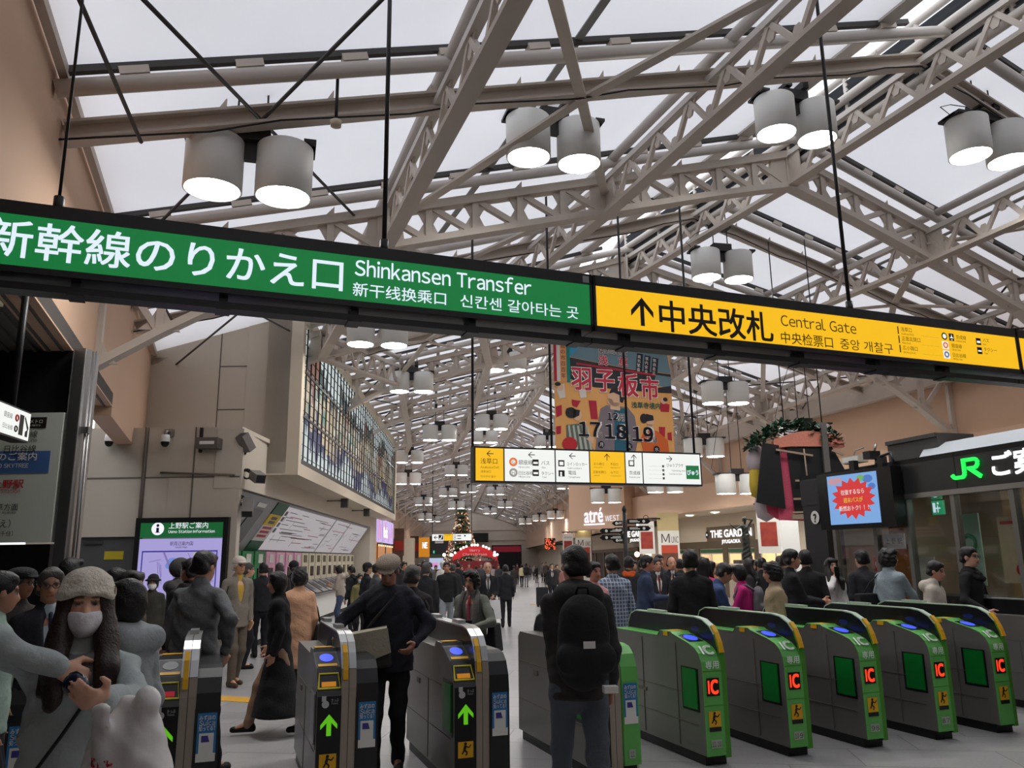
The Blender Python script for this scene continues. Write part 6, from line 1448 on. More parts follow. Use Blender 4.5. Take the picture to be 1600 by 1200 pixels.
        for sh, el, wr in ((SHR,ELR,WRR),(SHL,ELL,WRL)):
            f.cap(sh, el, .058*s, .052*s, .012*s)
            if sleeve >= 1: f.cap(el, el+(wr-el)*.97, .052*s, .041*s, .012*s)
            elif sleeve > .4: f.cap(el, el+(wr-el)*.15, .054*s, .05*s, .02*s)
        if fold: f.folds(.0052*s*fold, 21, px*1.7); f.folds(.0022*s*fold, 47, px*.7)
        f.plane((0,0,hem*s), (0,0,1))
        if hood: f.cap(up(-.09,-.09,1.40), up(.09,-.09,1.40), .07*s, .07*s, .03*s); f.cap(up(-.07,-.02,1.44), up(.07,-.02,1.44), .05*s, .05*s, .03*s)
        if open_ is not None:     # neckline: a wedge taken out of the front
            f.cap(up(0,.140,1.08), up(0,.120,1.43), .034*s, .074*s, .008*s, op='s')
        objs.append(f.build('jacket', jm, t))
        if open_ is not None:
            f = mk(res, up(-.2,-.15,.9)-.05, up(.2,.25,1.5)+.05); f.cap(up(0,0,1.0), up(0,0,1.25), .143*s*fat, .145*s*fat, .04*s, flat=1.38, R=U); f.cap(NB_-np.array([0,0,.05*s]), NB_+np.array([0,.01*s,.018*s]), .063*s, .062*s, .02*s)
            objs.append(f.build('shirt', cloth(open_, .7), t))
            if tie is not None:
                f = mk(min(res,.01), up(-.08,0,.95)-.05, up(.08,.3,1.5)+.05); f.cap(up(0,.086,1.06), up(0,.094,1.36), .028*s, .018*s, .005*s, flat=1.0); f.cap(up(0,.075,1.40), up(0,.094,1.35), .018*s, .016*s, .005*s); objs.append(f.build('tie', cloth(tie, .6), t))
    if scarf is not None:
        f = mk(res, up(-.25,-.25,1.2)-.05, up(.25,.3,1.6)+.05)
        for q in range(14):
            a0, a1 = 2*math.pi*q/14, 2*math.pi*(q+1)/14; g = lambda a, r, z: up(r*math.cos(a), .02+r*.95*math.sin(a), z-.05*max(0, math.sin(a)))
            f.cap(g(a0,.084,1.43), g(a1,.084,1.43), .032*s, .032*s, .01*s); f.cap(g(a0,.106,1.385), g(a1,.106,1.385), .034*s, .034*s, .01*s)
        f.folds(.006*s, 40, 2.0); objs.append(f.build('scarf', cloth(scarf), t))
    # ---- hair, hat, mask
    if A is None: hm = M_hairs[hcol]
    else: hm = A
    hr = min(res, .013); hlo, hhi = hc0-.2*s, hc0+.2*s
    if hair == 'long': hlo = hlo-np.array([0,0,.36*s])
    if hair and hair != 'bald':
        f = Field(hlo, hhi, hr)
        f.ell(hl(0,-.018,.040), np.array([.091,.110,.100])*S_, .02*s, R=HR)
        if hair == 'short':
            f.cap(hl(-.055,-.06,-.03), hl(.055,-.06,-.03), .045*S_, .045*S_, .03*s); f.cap(hl(-.045,.05,.085), hl(.045,.05,.085), .026*S_, .026*S_, .02*s)
            f.ell(hl(0,.105,-.035), np.array([.088,.085,.100])*S_, .008*s, op='s', R=HR)
            for sg in (1,-1): f.ell(hl(sg*.10,.01,-.045), np.array([.04,.05,.05])*S_, .01*s, op='s', R=HR)
            f.cap(hl(-.2,-.06,-.16), hl(.2,-.06,-.16), .075*S_, .075*S_, .01*s, op='s')
        if hair == 'thin':
            f.ell(hl(0,.06,.02), np.array([.10,.115,.14])*S_, .008*s, op='s', R=HR); f.cap(hl(-.06,-.06,-.02), hl(.06,-.06,-.02), .042*S_, .042*S_, .02*s)
        if hair in ('bob','curly'):
            e = .012 if hair == 'curly' else 0
            f.ell(hl(0,-.03,-.02), np.array([.100+e,.100+e,.115])*S_, .03*s, R=HR); f.cap(hl(-.06,.05,.085), hl(.06,.05,.085), .036*S_, .036*S_, .02*s)
            f.ell(hl(0,.120,-.052), np.array([.066,.095,.098])*S_, .008*s, op='s', R=HR)
        if hair == 'long':
            for sg in (1,-1): f.cap(hl(sg*.07,0,.03), hl(sg*.084,.05,-.14), .042*S_, .040*S_, .03*s); f.cap(hl(sg*.084,.05,-.14), hl(sg*.095,.125,-.25), .040*S_, .038*S_, .03*s); f.cap(hl(sg*.095,.125,-.25), hl(sg*.10,.14,-.38), .038*S_, .026*S_, .03*s); f.cap(hl(sg*.085,.03,-.08), hl(sg*.128,.105,-.33), .036*S_, .022*S_, .03*s); f.cap(hl(sg*.08,.06,-.12), hl(sg*.072,.15,-.36), .03*S_, .020*S_, .03*s); f.cap(hl(sg*.04,-.06,0), hl(sg*.05,-.07,-.32), .06*S_, .045*S_, .03*s)
            f.cap(hl(-.06,.055,.085), hl(.06,.055,.085), .032*S_, .032*S_, .02*s); f.ell(hl(0,.120,-.052), np.array([.062,.095,.110])*S_, .008*s, op='s', R=HR)
        if hat: f.plane(hl(0,0,.045), HR@np.array([0,-.12,-1.]))
        if hair == 'long': f.D = f.D+(.0022*s*np.sin(95*f.ax[0]+3*np.sin(9*f.ax[2].mean())))[:,None,None].astype(np.float32)
        else: f.folds(.003*s if hair != 'curly' else .009*s, 60 if hair != 'curly' else 90, px)
        objs.append(f.build('hair', hm, t, smooth=1))
    if hat:
        f = Field(hc0-.24*s, hc0+.26*s, hr)
        if hat == 'beanie':
            f.ell(hl(0,-.02,.058), np.array([.110,.128,.104])*S_, .02*s, R=HR); f.ell(hl(0,-.012,.040), np.array([.112,.130,.045])*S_, .02*s, R=HR); f.plane(hl(0,.1,.040), HR@np.array([0,-.32,1.0])); f.folds(.0035*s, 80, 1.0)
        elif hat == 'flat':
            f.ell(hl(0,-.005,.075), np.array([.108,.125,.060])*S_, .02*s, R=HR); f.ell(hl(0,.098,.050), np.array([.074,.062,.013])*S_, .012*s, R=HR); f.plane(hl(0,0,.030), HR@np.array([0,-.1,1.0]))
        elif hat == 'bucket':
            f.ell(hl(0,-.012,.07), np.array([.098,.115,.09])*S_, .01*s, R=HR); f.ell(hl(0,-.005,.040), np.array([.145,.160,.028])*S_, .02*s, R=HR); f.plane(hl(0,0,.022), HR@np.array([0,0,1.0]))
        elif hat == 'cap':
            f.ell(hl(0,-.012,.06), np.array([.098,.116,.088])*S_, .01*s, R=HR); f.ell(hl(0,.118,.045), np.array([.07,.075,.010])*S_, .01*s, R=HR); f.plane(hl(0,0,.03), HR@np.array([0,0,1.0]))
        elif hat == 'hood':
            f.ell(hl(0,-.02,.03), np.array([.115,.13,.125])*S_, .02*s, R=HR); f.ell(hl(0,.13,-.03), np.array([.075,.10,.11])*S_, .01*s, op='s', R=HR)
        objs.append(f.build({'beanie':'knit_hat','flat':'flat_cap','bucket':'bucket_hat','cap':'cap','hood':'hood'}[hat], A or mat('hat_%d_%d_%d' % hatcol, srgb(*hatcol), .9, var=.12, vscale=30, bump=.5, bscale=90), t, smooth=1))
    if mask:
        f = Field(hc0-.18*s, hc0+.18*s, min(res,.009)); f.ell(hl(0,.035,-.058), np.array([.072,.080,.074])*S_, .02*s, R=HR); f.cap(hl(0,.10,-.01), hl(0,.098,-.09), .018*S_, .022*S_, .03*s)
        f.plane(hl(0,.02,0), HR@np.array([0,1,0.])); f.plane(hl(0,0,-.016), HR@np.array([0,-.12,-1.])); f.plane(hl(0,0,-.128), HR@np.array([0,.3,1.])); f.folds(.0016*s, 90, .4)
        objs.append(f.build('face_mask', cloth((226,224,228), .7), t))
        m = MB()
        for sg in (1,-1):
            for z in (-.03,-.10): m.tube([hl(sg*.06,.05,z), hl(sg*.082,.0,-.02+(z+.06)*.4)], .0022*s, 5)
        objs.append(m.build('mask_loop', M_white, t))
    if glasses:
        m = MB()
        for sg in (1,-1):
            ps = [hl(sg*.033+.024*math.cos(a*.5236), .108-.006*abs(math.cos(a*.5236)), .002+.019*math.sin(a*.5236)) for a in range(13)]; m.tube(ps, .0026*s, 5, caps=False); m.tube([hl(sg*.056,.10,.006), hl(sg*.082,.0,.008)], .0022*s, 5)
        m.tube([hl(-.010,.108,.004), hl(.010,.108,.004)], .0026*s, 5); objs.append(m.build('glasses', M_gblack, t))
    # bring the head over the spot it was placed by
    for o in objs: o.location = tuple(off)
    info = dict(t=t, s=s, up=lambda *a: up(*a)+off, hl=lambda *a: hl(*a)+off, WRR=WRR+off, WRL=WRL+off, ELR=ELR+off, ELL=ELL+off, SHR=SHR+off, SHL=SHL+off, loc=loc, rz=rz,
                tow=lambda p: Vector((loc[0]+math.cos(rz)*p[0]-math.sin(rz)*p[1], loc[1]+math.sin(rz)*p[0]+math.cos(rz)*p[1], p[2])))
    return info
# ------------------------------------------------------------------ bags and things people carry (each a thing of its own)
def sbox(f, c, hx, hy, hz, r, k=.01):
    """soft box out of four edge rounds"""
    c = np.array(c, float)
    for z in np.linspace(-hz+r, hz-r, max(2, int(hz/r)+1)):
        f.cap(c+np.array([-hx+r,0,z]), c+np.array([hx-r,0,z]), r, r, k, flat=r/hy)
def bag_thing(name, label, cat, i, group=None): return thing(name, label, cat, i['loc'], i['rz'], group)
def backpack(i, label, col, w=.15, h=.24, d=.11, res=.014, z=1.16, patch=None):
    s, up = i['s'], i['up']; t = bag_thing('backpack', label, 'backpack', i); c = up(0,-.115-d*.9,z)
    f = Field(c-(w+.1), c+(w+.12), res); f.lo[2] -= .1
    f = Field(c-np.array([w+.05,d+.06,h+.05]), c+np.array([w+.05,d+.06,h+.05]), res)
    f.cap(c+np.array([0,.02,-h+w*.9]), c+np.array([0,.0,h-w*.9]), w, w*.9, .02, flat=w/d); f.cap(c+np.array([-w*.55,-d*.5,-h*.35]), c+np.array([w*.55,-d*.5,-h*.35]), w*.55, w*.55, .015, flat=1.4)
    f.folds(.003, 26, 1.0); f.build('body', cloth(col), t)
    m = MB()
    for sg in (1,-1): m.tube([up(sg*.07,-.15,1.34), up(sg*.085,-.06,1.425), up(sg*.10,.06,1.40), up(sg*.115,.125,1.28), up(sg*.13,.10,1.1), up(sg*.13,-.06,1.0)], .018*s, 6)
    m.build('shoulder_strap', cloth(col), t)
    m = MB(); m.tube([c+np.array([-.04,.02,h]), c+np.array([-.03,.0,h+.04]), c+np.array([.03,.0,h+.04]), c+np.array([.04,.02,h])], .009, 6); m.build('grab_loop', cloth(col), t)
    if patch: MB().box(tuple(c+np.array([-.03,-d*1.15,-.03])), tuple(c+np.array([.04,-d*1.12,.01]))).build('reflective_patch', M_white, t)
    return t
def hand_bag(i, hnd, label, col, w=.16, h=.24, d=.06, name='handbag', handle=.12, drop=.09, rot=0.0, m=None, group=None, tape=False):
    p = i['tow'](i['WR'+hnd]); t = thing(name, label, 'bag', (p[0],p[1],p[2]-drop*i['s']), i['rz']+rot, group); col = m or cloth(col)
    b = MB(); b.add([(-w,-d,-handle-h),(w,-d,-handle-h),(w,d,-handle-h),(-w,d,-handle-h),(-w*.9,-d*.5,-handle),(w*.9,-d*.5,-handle),(w*.9,d*.5,-handle),(-w*.9,d*.5,-handle)], [(0,3,2,1),(4,5,6,7),(0,1,5,4),(1,2,6,5),(2,3,7,6),(3,0,4,7)]); b.build('body', col, t, .012)
    b = MB()
    for y in (-d*.4, d*.4): b.tube([(-w*.5,y,-handle-.02),(-w*.35,y*.5,-handle*.4),(0,0,.0),(w*.35,y*.5,-handle*.4),(w*.5,y,-handle-.02)], .008, 6)
    b.build('handle', col, t); return t
def shoulder_bag(i, sg, label, col, w=.17, h=.15, d=.07, z=.88, y=-.02, strap=True, x=.24, name='shoulder_bag', rot=0.0):
    s, up = i['s'], i['up']; t = bag_thing(name, label, 'bag', i); c = up(sg*x,y,z)
    b = MB(); ca, sa = math.cos(rot), math.sin(rot)
    def q(a, e, g): return (c[0]+a*ca-e*sa, c[1]+a*sa+e*ca, c[2]+g)
    b.add([q(-d,-w,-h),q(d,-w,-h),q(d,w,-h),q(-d,w,-h),q(-d*.6,-w*.9,h),q(d*.6,-w*.9,h),q(d*.6,w*.9,h),q(-d*.6,w*.9,h)], [(0,3,2,1),(4,5,6,7),(0,1,5,4),(1,2,6,5),(2,3,7,6),(3,0,4,7)])
    b.build('body', cloth(col), t, .015)
    b = MB()
    for e in (-w*.5, w*.5): b.tube([q(0,e,h-.02), tuple((np.array(q(0,e*.6,h))+np.array(up(sg*.13,y*.5+e*.3,1.40)))/2+np.array([sg*.03,0,0])), tuple(up(sg*.125,e*.2,1.415))], .009, 6)
    b.build('strap', cloth(col), t); return t
D1, D2, NAVY, GREY = (42,42,45), (52,50,50), (44,48,66), (92,96,98)

# ------------------------------------------------------------------ people in front of and at the gates
a = person('woman in cream knit hat and face mask carrying a white plastic bag', 140, 886, 2.95, 154, sex='f', res=.0075, legs=(.1,-.12), hair='long', hcol='brown', hat='beanie', hatcol=(228,220,204), mask=True, scarf=(112,112,112),
    jacket=(176,186,186), hem=.62, trousers=(40,40,42), armR=('w',93,1045,2.72), armL=('w',160,1092,2.52), elbowR=(1,-.1,.45), elbowL=(-1,-.3,-.6), curl=.8, palmR=(-.2,-.9,-.4), palmL=(.3,-.8,.5), head=(-.05,-.06), extra_h=.03, fat=1.06, armsdown=.1, skin=(226,176,148), fold=1.6)
m = MB(); u = a['up']; m.tube([u(-.10,.05,1.42), u(-.06,.135,1.3), u(.03,.15,1.15), u(.14,.135,.98), u(.2,.05,.88)], .007, 6); m.tube([u(-.10,.05,1.42), u(-.1,-.06,1.42), u(0,-.14,1.2), u(.2,.0,.9)], .007, 6)
o = m.build('bag_strap', M_black, a['t'])
m = MB(); hp = at(212, 916, 2.6); dd = at(205, 917, 2.62)
p = a['hl'](-.104,.02,.06); m.prism([(-.012,0),(0,.016),(.012,0),(0,-.016)], 'x', -.004, .004); o = m.build('hat_patch', mat('patch_brown', srgb(110,84,70), .7), a['t']); o.location = tuple(p)
# the purse in her hands
c = at(118, 1070, 2.58); t = thing('purse', 'small dark blue purse held in the hands of the woman in the knit hat', 'purse', c, R_(154)); f = Field((-.07,-.06,-.06), (.07,.06,.06), .005); f.ell((0,0,0), (.052,.03,.038), .01); f.build('body', mat('purse_navy', srgb(34,36,64), .25), t); m = MB(); m.tube([(-.05,-.0,.0),(-.03,.0,.032),(0,0,.04),(.03,0,.032),(.05,0,.0)], .004, 6); m.build('zip', M_chrome, t)
# plastic bag hanging from her forearm
c = at(203, 1100, 2.45); t = thing('plastic_bag', 'white plastic carrier bag with a red mark hanging from a forearm', 'bag', c, R_(-28))
f = Field((-.26,-.16,-.62), (.26,.16,.1), .009)
f.cap((0,0,-.44), (.0,0,-.17), .19, .140, .05, flat=1.6); f.cap((.0,0,-.2), (.005,.015,-.05), .115, .088, .04, flat=1.7); 
for z in np.linspace(-.15, -.005, 14): f.cap((-.062,-.062+.1*max(0,-z-.06),z), (-.006,-.066+.1*max(0,-z-.06),z+.004), .011, .011, .008)
f.cap((.06,0,-.16), (.055,0,-.005), .095, .045, .04, flat=1.6)
f.D = f.D+(.006*np.sin(55*f.ax[0][:,None,None]+9*f.ax[2][None,None,:])*np.exp(-((f.ax[2]+.12)/.13)**2)[None,None,:]).astype(np.float32)
f.plane((0,0,-.59), (0,0,1)); f.folds(.010, 19, 1.3); f.folds(.006, 37, .2); f.folds(.003, 70, 2.2); f.build('body', mat('plastic_white', srgb(232,230,228), .35, bump=.15, bscale=25), t)
m = MB()
def on_bag(x, z):
    ix = int(round((x-f.lo[0])/f.h)); iz = int(round((z-f.lo[2])/f.h)); return float(f.ax[1][np.argmax(f.D[ix,:,iz] < 0)])-.006
def mark(x0, z0, x1, z1, w_):
    n_ = 5; L_ = math.hypot(x1-x0, z1-z0); px_, pz_ = -(z1-z0)/L_*w_, (x1-x0)/L_*w_
    for q in range(n_):
        vs = []
        for t_, sg in ((q/n_,1),((q+1)/n_,1),((q+1)/n_,-1),(q/n_,-1)): X, Z = x0+(x1-x0)*t_+px_*sg, z0+(z1-z0)*t_+pz_*sg; vs.append((X, on_bag(X, Z), Z))
        m.add(vs, [(0,1,2,3)])
for x0 in (-.06,-.012):
    for k in range(3): mark(x0, -.150-k*.018, x0+.036, -.145-k*.018, .0035)
    mark(x0+.004, -.195, x0+.004, -.142, .0035)
mark(.033, -.192, .033, -.140, .0035); mark(.026, -.155, .05, -.15, .0035); mark(-.012, -.2, .03, -.196, .003)
m.build('red_mark', mat('bag_red', srgb(206,48,64), .5), t)

person('woman in grey hooded top and face mask right behind the woman in the knit hat', 198, 906, 3.9, -72, sex='f', res=.011, hair='bob', mask=True, hood=True, jacket=(150,156,158), trousers=(44,46,52), head=(.1,.05), skin=(200,150,122))
person('older man in dark suit with striped tie and glasses at the left', 82, 889, 5.3, 128, res=.011, hair='short', hcol='dgrey', jacket=(42,43,48), open_=(178,190,198), tie=(60,66,84), trousers=D1, glasses=True, head=(.35,-.02), skin=(176,128,100))
person('older man in dark flat cap behind the man with the striped tie', 36, 888, 6.1, 100, res=.013, hair='short', hcol='dgrey', hat='flat', hatcol=(46,46,48), jacket=(50,44,42), head=(-.1,.0), skin=(156,108,80), glasses=True)
person('person in mint hooded top with black hair at the left edge', 6, 893, 4.4, 62, sex='f', res=.012, hair='short', jacket=(150,172,160), hood=True, head=(-.25,.1), skin=(176,130,104))
person('person with black hair half hidden behind the knit hat, near the grey door', 113, 873, 7.6, 20, res=.015, jacket=D1, hair='bob')
person('person in brown knit top behind the woman in the grey hooded top', 208, 893, 6.2, 95, sex='f', res=.014, hair='bob', jacket=(96,84,74), fat=1.1, skin=(180,132,106))
person('dark haired person behind the knit hat and left of the map board', 185, 889, 7.2, 60, res=.015, jacket=(58,50,46), hair='short')
person('person in dark bucket hat and mask in front of the lit map board', 240, 899, 11.5, 165, sex='f', res=.014, hair='bob', hat='bucket', hatcol=(38,38,40), jacket=(62,60,54), mask=True, hem=.7)
person('man in dark hooded jacket left of the man with the scarf, by the map board', 285, 875, 9.2, 60, res=.014, jacket=(66,64,64), hair='short', hood=True, hem=.78, hat='hood', hatcol=(66,64,64))
person('young man in black with a dark scarf in front of the lit map board', 297, 874, 8.2, -62, res=.014, jacket=(36,36,38), scarf=(40,40,42), hair='short', skin=(176,120,94), head=(-.1,0))
i = person('tall man in grey tweed jacket seen from behind at the left gates', 322, 861, 6.5, 14, res=.010, hair='short', jacket=(104,106,108), trousers=(38,38,42), legs=(.26,-.25), lean=.10, hem=.72, armR=(.30,-.02,.95), elbowR=(1,-.6,0), fat=1.05, fold=1.5, head=(.15,.1))
i = person('old man in pale cap, grey blazer and yellow sweater facing the gates', 375, 871, 11.3, 132, res=.013, hair='short', hcol='white', hat='cap', hatcol=(206,196,188), jacket=(122,116,106), open_=(186,150,66), trousers=(96,86,76), shoes=(80,60,46), legs=(.12,-.1), armR=(.2,.2,.95), skin=(196,148,116), hem=.76)
shoulder_bag(i, 1, 'black shoulder bag of the old man in the pale cap', D1, z=.92, x=.2, y=.05)
person('man in dark grey coat behind the old man in the pale cap', 389, 880, 13.0, 70, res=.017, hair='short', hcol='dgrey', jacket=(70,68,66), hem=.6)
person('man in black suit with white collar facing the green ticket machines', 412, 880, 14.5, -30, res=.018, jacket=D1, hair='short', open_=(220,220,220))
person('man in dark jacket facing the pink ticket machines', 437, 880, 15.5, -20, res=.018, jacket=D2, hair='short', hcol='dgrey')
person('person in black knit cap at the ticket machines beside the camel coat', 459, 878, 16.5, -30, res=.018, jacket=D1, hair='short', hat='beanie', hatcol=(34,34,36))
i = person('woman in long black coat and skirt striding left past the gates', 433, 893, 8.1, -105, sex='f', res=.012, hair='bob', jacket=(34,33,34), hem=.72, skirt=((34,33,34),.20,.33), trousers=(150,120,100), legs=(.30,-.30), armR=(.14,.10,.9), skin=(190,140,112), shoes=(26,24,24), lean=.06)
t = hand_bag(i, 'R', 'large brown grey tote bag carried by the woman in the black coat', (96,90,84), .22, .26, .07, 'tote_bag', .03, .08)
i = person('woman in camel coat with curly black hair walking toward the ticket machines', 468, 886, 9.2, -35, sex='f', res=.013, hair='curly', jacket=(196,152,122), hem=.52, trousers=(60,54,52), legs=(.15,-.12), skin=(196,146,118))
shoulder_bag(i, 1, 'black handbag at the side of the woman in the camel coat', D1, z=.85, x=.26, y=.0)
i = person('woman in beige hooded jacket and jeans at the ticket machines', 529, 884, 20.0, -88, sex='f', res=.018, hair='bob', jacket=(176,164,152), hood=True, trousers=(78,92,122), armR=(.06,.3,1.2), armL=(.06,.3,1.15), hem=.85, lean=.1, legs=(.08,-.08))
i = person('man in black with a big black rucksack at the ticket machines', 549, 884, 19.0, -60, res=.018, jacket=D1, hair='short', lean=.15)
backpack(i, 'big black rucksack of the man at the ticket machines', D1, res=.02)
person('person in khaki jacket and white face mask by the ticket machines', 563, 897, 17.0, 150, sex='f', res=.016, hair='short', jacket=(132,126,84), mask=True, armL=(.1,.25,1.1))
person('man in black cap walking by the ticket machines', 575, 880, 16.0, 60, res=.017, hair='short', hat='cap', hatcol=(32,32,36), jacket=(46,48,54))
person('man in grey seen just left of the flat cap', 590, 881, 15.5, 60, res=.018, hair='short', jacket=(88,90,92), skin=(190,130,104))
i = person('elderly man in beige flat cap and dark jacket walking through the gate', 608, 865, 6.55, 176, res=.009, hair='short', hcol='dgrey', hat='flat', hatcol=(152,138,124), jacket=(44,46,54), hem=.78, trousers=(40,40,44), legs=(.17,-.16), shoes=(44,42,42), armR=(.42,.24,.98), armL=(.22,.2,1.0), elbowR=(1,-.6,.1), elbowL=(-1,-.8,.0), head=(.1,.42), lean=.09, curl=.55, skin=(176,124,100), open_=None, fat=1.2, fold=1.6)
t = bag_thing('messenger_bag', 'beige flap messenger bag hanging in front of the man in the flat cap', 'bag', i); u = i['up']
m = MB(); m.box((-.21,-.05,-.16),(.21,.05,.13)); o = m.build('body', cloth((56,54,52)), t, .02); o.location = tuple(np.array(u(.18,.24,.99))); o.rotation_euler = (-.1,.16,.1)
m = MB(); m.prism([(-.215,.135),(.215,.135),(.215,-.05),(.0,-.09),(-.215,-.05)], 'y', .05, .062); m.box((-.21,-.05,.13),(.21,.06,.14)); o2 = m.build('flap', cloth((176,170,150)), t); o2.location = o.location; o2.rotation_euler = o.rotation_euler
m = MB(); m.box((-.04,.052,-.13),(.12,.06,-.085)); o3 = m.build('maker_patch', M_adwhite, t); o3.location = o.location; o3.rotation_euler = o.rotation_euler
m = MB(); m.tube([u(.22,.18,1.05), u(.1,.17,1.2), u(-.06,.13,1.38), u(-.1,.02,1.44), u(-.05,-.1,1.36), u(.1,-.16,1.15), u(.26,.0,1.0)], .014, 6); m.build('strap', cloth((56,54,52)), t)
c = i['tow'](i['WRR']+np.array([.0,.09,-.03])); tag(MB().box((-.045,-.03,-.004),(.045,.03,.004)).build('train_card_case', M_gblack), 'black card case in the right hand of the man in the flat cap', 'card case').location = c
i = person('person in dark coat with a bag right behind the man in the flat cap', 645, 884, 8.0, 12, res=.014, jacket=(46,44,44), hair='short', hcol='dgrey', legs=(.2,-.2), fat=1.1)
shoulder_bag(i, 1, 'bulky dark shoulder bag of the person behind the man in the flat cap', (56,50,50), .2, .2, .1, .95, -.05)
i = person('woman in grey cardigan and patterned scarf looking down at the gate', 736, 890, 8.3, 198, sex='f', res=.011, hair='curly', jacket=(112,116,106), hem=.6, open_=(126,120,118), tie=(176,70,84), trousers=(70,70,72), armL=(.13,.3,1.08), elbowL=(-1,-.6,-.3), skin=(198,144,122), curl=.7, glasses=True, head=(.05,.12), legs=(.1,-.1))
u = i['up']; m = MB()
for sg in (1,-1): m.tube([u(sg*.03,-.06,1.46), u(sg*.085,.04,1.43), u(sg*.10,.125,1.3), u(sg*.10,.15,1.1), u(sg*.11,.15,.85)], .03, 7)
m.build('scarf', mat('dotted_scarf', srgb(86,84,82), .9, var=.6, vscale=60), i['t'])
shoulder_bag(i, -1, 'black strap bag on the shoulder of the woman in the grey cardigan', D1, .12, .14, .06, .95, -.08)
c = i['tow'](i['WRL']+np.array([.02,.09,.03])); t = tag(MB().box((-.035,-.006,-.06),(.035,.006,.06)).build('mobile_phone', M_gblack, None, .003), 'dark phone in the hand of the woman in the grey cardigan', 'phone'); t.location = c; t.rotation_euler = (.4,0,.3)
i = person('young man with black backpack and jeans walking through the gate, seen from behind', 896, 854, 5.15, -6, res=.009, hair='short', jacket=(54,53,52), hem=.80, trousers=(84,90,98), legs=(-.26,.24), hood=True, lean=.05, head=(-.25,.05), skin=(176,126,102), armL=(.1,.05,.83), fat=1.06, fold=1.4)
backpack(i, 'big black backpack on the man walking through the gate', (40,40,42), .165, .27, .12, .010, 1.14, True)
m = MB(); u = i['up']; m.box(tuple(u(.08,-.36,.86)), tuple(u(.16,-.30,.90))); m.build('tag', M_adwhite, i['t'])

# ------------------------------------------------------------------ people beyond the gates, right half
plaid = bpy.data.materials.new('plaid_cloth'); plaid.use_nodes = True; nt = plaid.node_tree; b_ = nt.nodes['Principled BSDF']; tc = nt.nodes.new('ShaderNodeTexCoord')
pr = None; base = nt.nodes.new('ShaderNodeMix'); base.data_type = 'RGBA'; base.inputs[6].default_value = (*srgb(86,104,136),1); base.inputs[7].default_value = (*srgb(196,204,210),1)
ws = []
for d_, sc in (('X',7.5),('Z',7.5)):
    w_ = nt.nodes.new('ShaderNodeTexWave'); w_.bands_direction = d_; w_.inputs['Scale'].default_value = sc; r_ = nt.nodes.new('ShaderNodeMath'); r_.operation = 'POWER'; r_.inputs[1].default_value = 7
    nt.links.new(tc.outputs['Object'], w_.inputs['Vector']); nt.links.new(w_.outputs['Fac'], r_.inputs[0]); ws.append(r_)
mx_ = nt.nodes.new('ShaderNodeMath'); mx_.operation = 'MAXIMUM'; nt.links.new(ws[0].outputs[0], mx_.inputs[0]); nt.links.new(ws[1].outputs[0], mx_.inputs[1]); nt.links.new(mx_.outputs[0], base.inputs[0]); nt.links.new(base.outputs[2], b_.inputs['Base Color']); b_.inputs['Roughness'].default_value = .8
i = person('man in blue and white plaid shirt seen from behind', 955, 867, 9.6, -14, res=.012, hair='short', jmat=plaid, hem=.72, trousers=(70,62,56), legs=(.15,-.12), fat=1.05)
i = person('person in pale pink jacket half hidden by the backpack', 928, 878, 8.9, 150, sex='f', res=.015, hair='short', jacket=(206,156,154), skin=(190,128,110))
i = person('man in black and orange top left of the man in bright blue trousers', 982, 870, 13.5, 10, res=.016, hair='short', jacket=(46,44,46), scarf=(190,84,40), trousers=(64,58,54), legs=(.15,-.15), armL=(.15,.1,1.0))
hand_bag(i, 'R', 'orange paper bag beside the man in bright blue trousers', (222,92,50), .14, .24, .05, 'paper_bag', .04, .02)
i = person('man in navy jacket and bright blue trousers facing right', 1011, 868, 11.6, 96, res=.013, hair='short', hcol='black', jacket=(52,62,86), open_=(66,120,186), trousers=(78,134,204), hem=.80, armR=(.06,.32,1.1), armL=(.02,.34,1.1), skin=(180,124,98), legs=(.1,-.08), lean=.06, curl=.8)
person('man in black suit and dark red tie behind the navy jacket', 1026, 872, 13.4, 168, res=.014, hair='short', hcol='dgrey', jacket=D1, open_=(216,214,212), tie=(96,50,54), skin=(186,132,106))
person('person with dark hair behind the man with the red tie', 1030, 867, 16.0, 150, res=.02, hair='short', jacket=(60,60,62))
person('bald man in black suit, white shirt and dark tie facing the camera', 1049, 870, 13.8, 176, res=.014, hair='thin', hcol='dgrey', jacket=(44,44,50), open_=(218,216,216), tie=(52,52,60), skin=(206,150,122), hem=.78)
person('man in black suit seen from behind, in front of the bald man', 1077, 860, 8.7, 6, res=.012, hair='short', jacket=(38,38,40), trousers=(36,36,38), hem=.74, fat=1.06, legs=(.1,-.1))
person('woman with long black hair right of the black suit seen from behind', 1098, 871, 11.0, 25, sex='f', res=.015, hair='long', jacket=(190,60,110), hem=.84)
person('woman in black beside the shop window, behind the blue jacket', 1110, 877, 12.5, 100, sex='f', res=.017, hair='bob', jacket=D1)
i = person('man in blue jacket bending forward to the right', 1131, 879, 9.6, 92, res=.012, hair='short', jacket=(66,84,124), hem=.82, lean=.42, armR=(.06,.46,.80), armL=(.02,.42,.86), skin=(188,138,112), trousers=(72,110,170), legs=(.2,-.2), height=1.62)
i = person('woman in magenta and grey rain jacket facing left', 1152, 882, 10.0, -75, sex='f', res=.013, hair='bob', jacket=(190,44,120), hem=.80, armR=(.1,.36,1.1), armL=(.06,.38,1.15), lean=.10, skin=(196,150,124), trousers=(70,72,76))
backpack(i, 'grey backpack with magenta trim on the woman in the rain jacket', (112,108,112), .13, .2, .08, .015, 1.18)
person('woman with long black hair standing near the statue', 1171, 873, 13.2, 105, sex='f', res=.016, hair='long', jacket=(50,48,48))
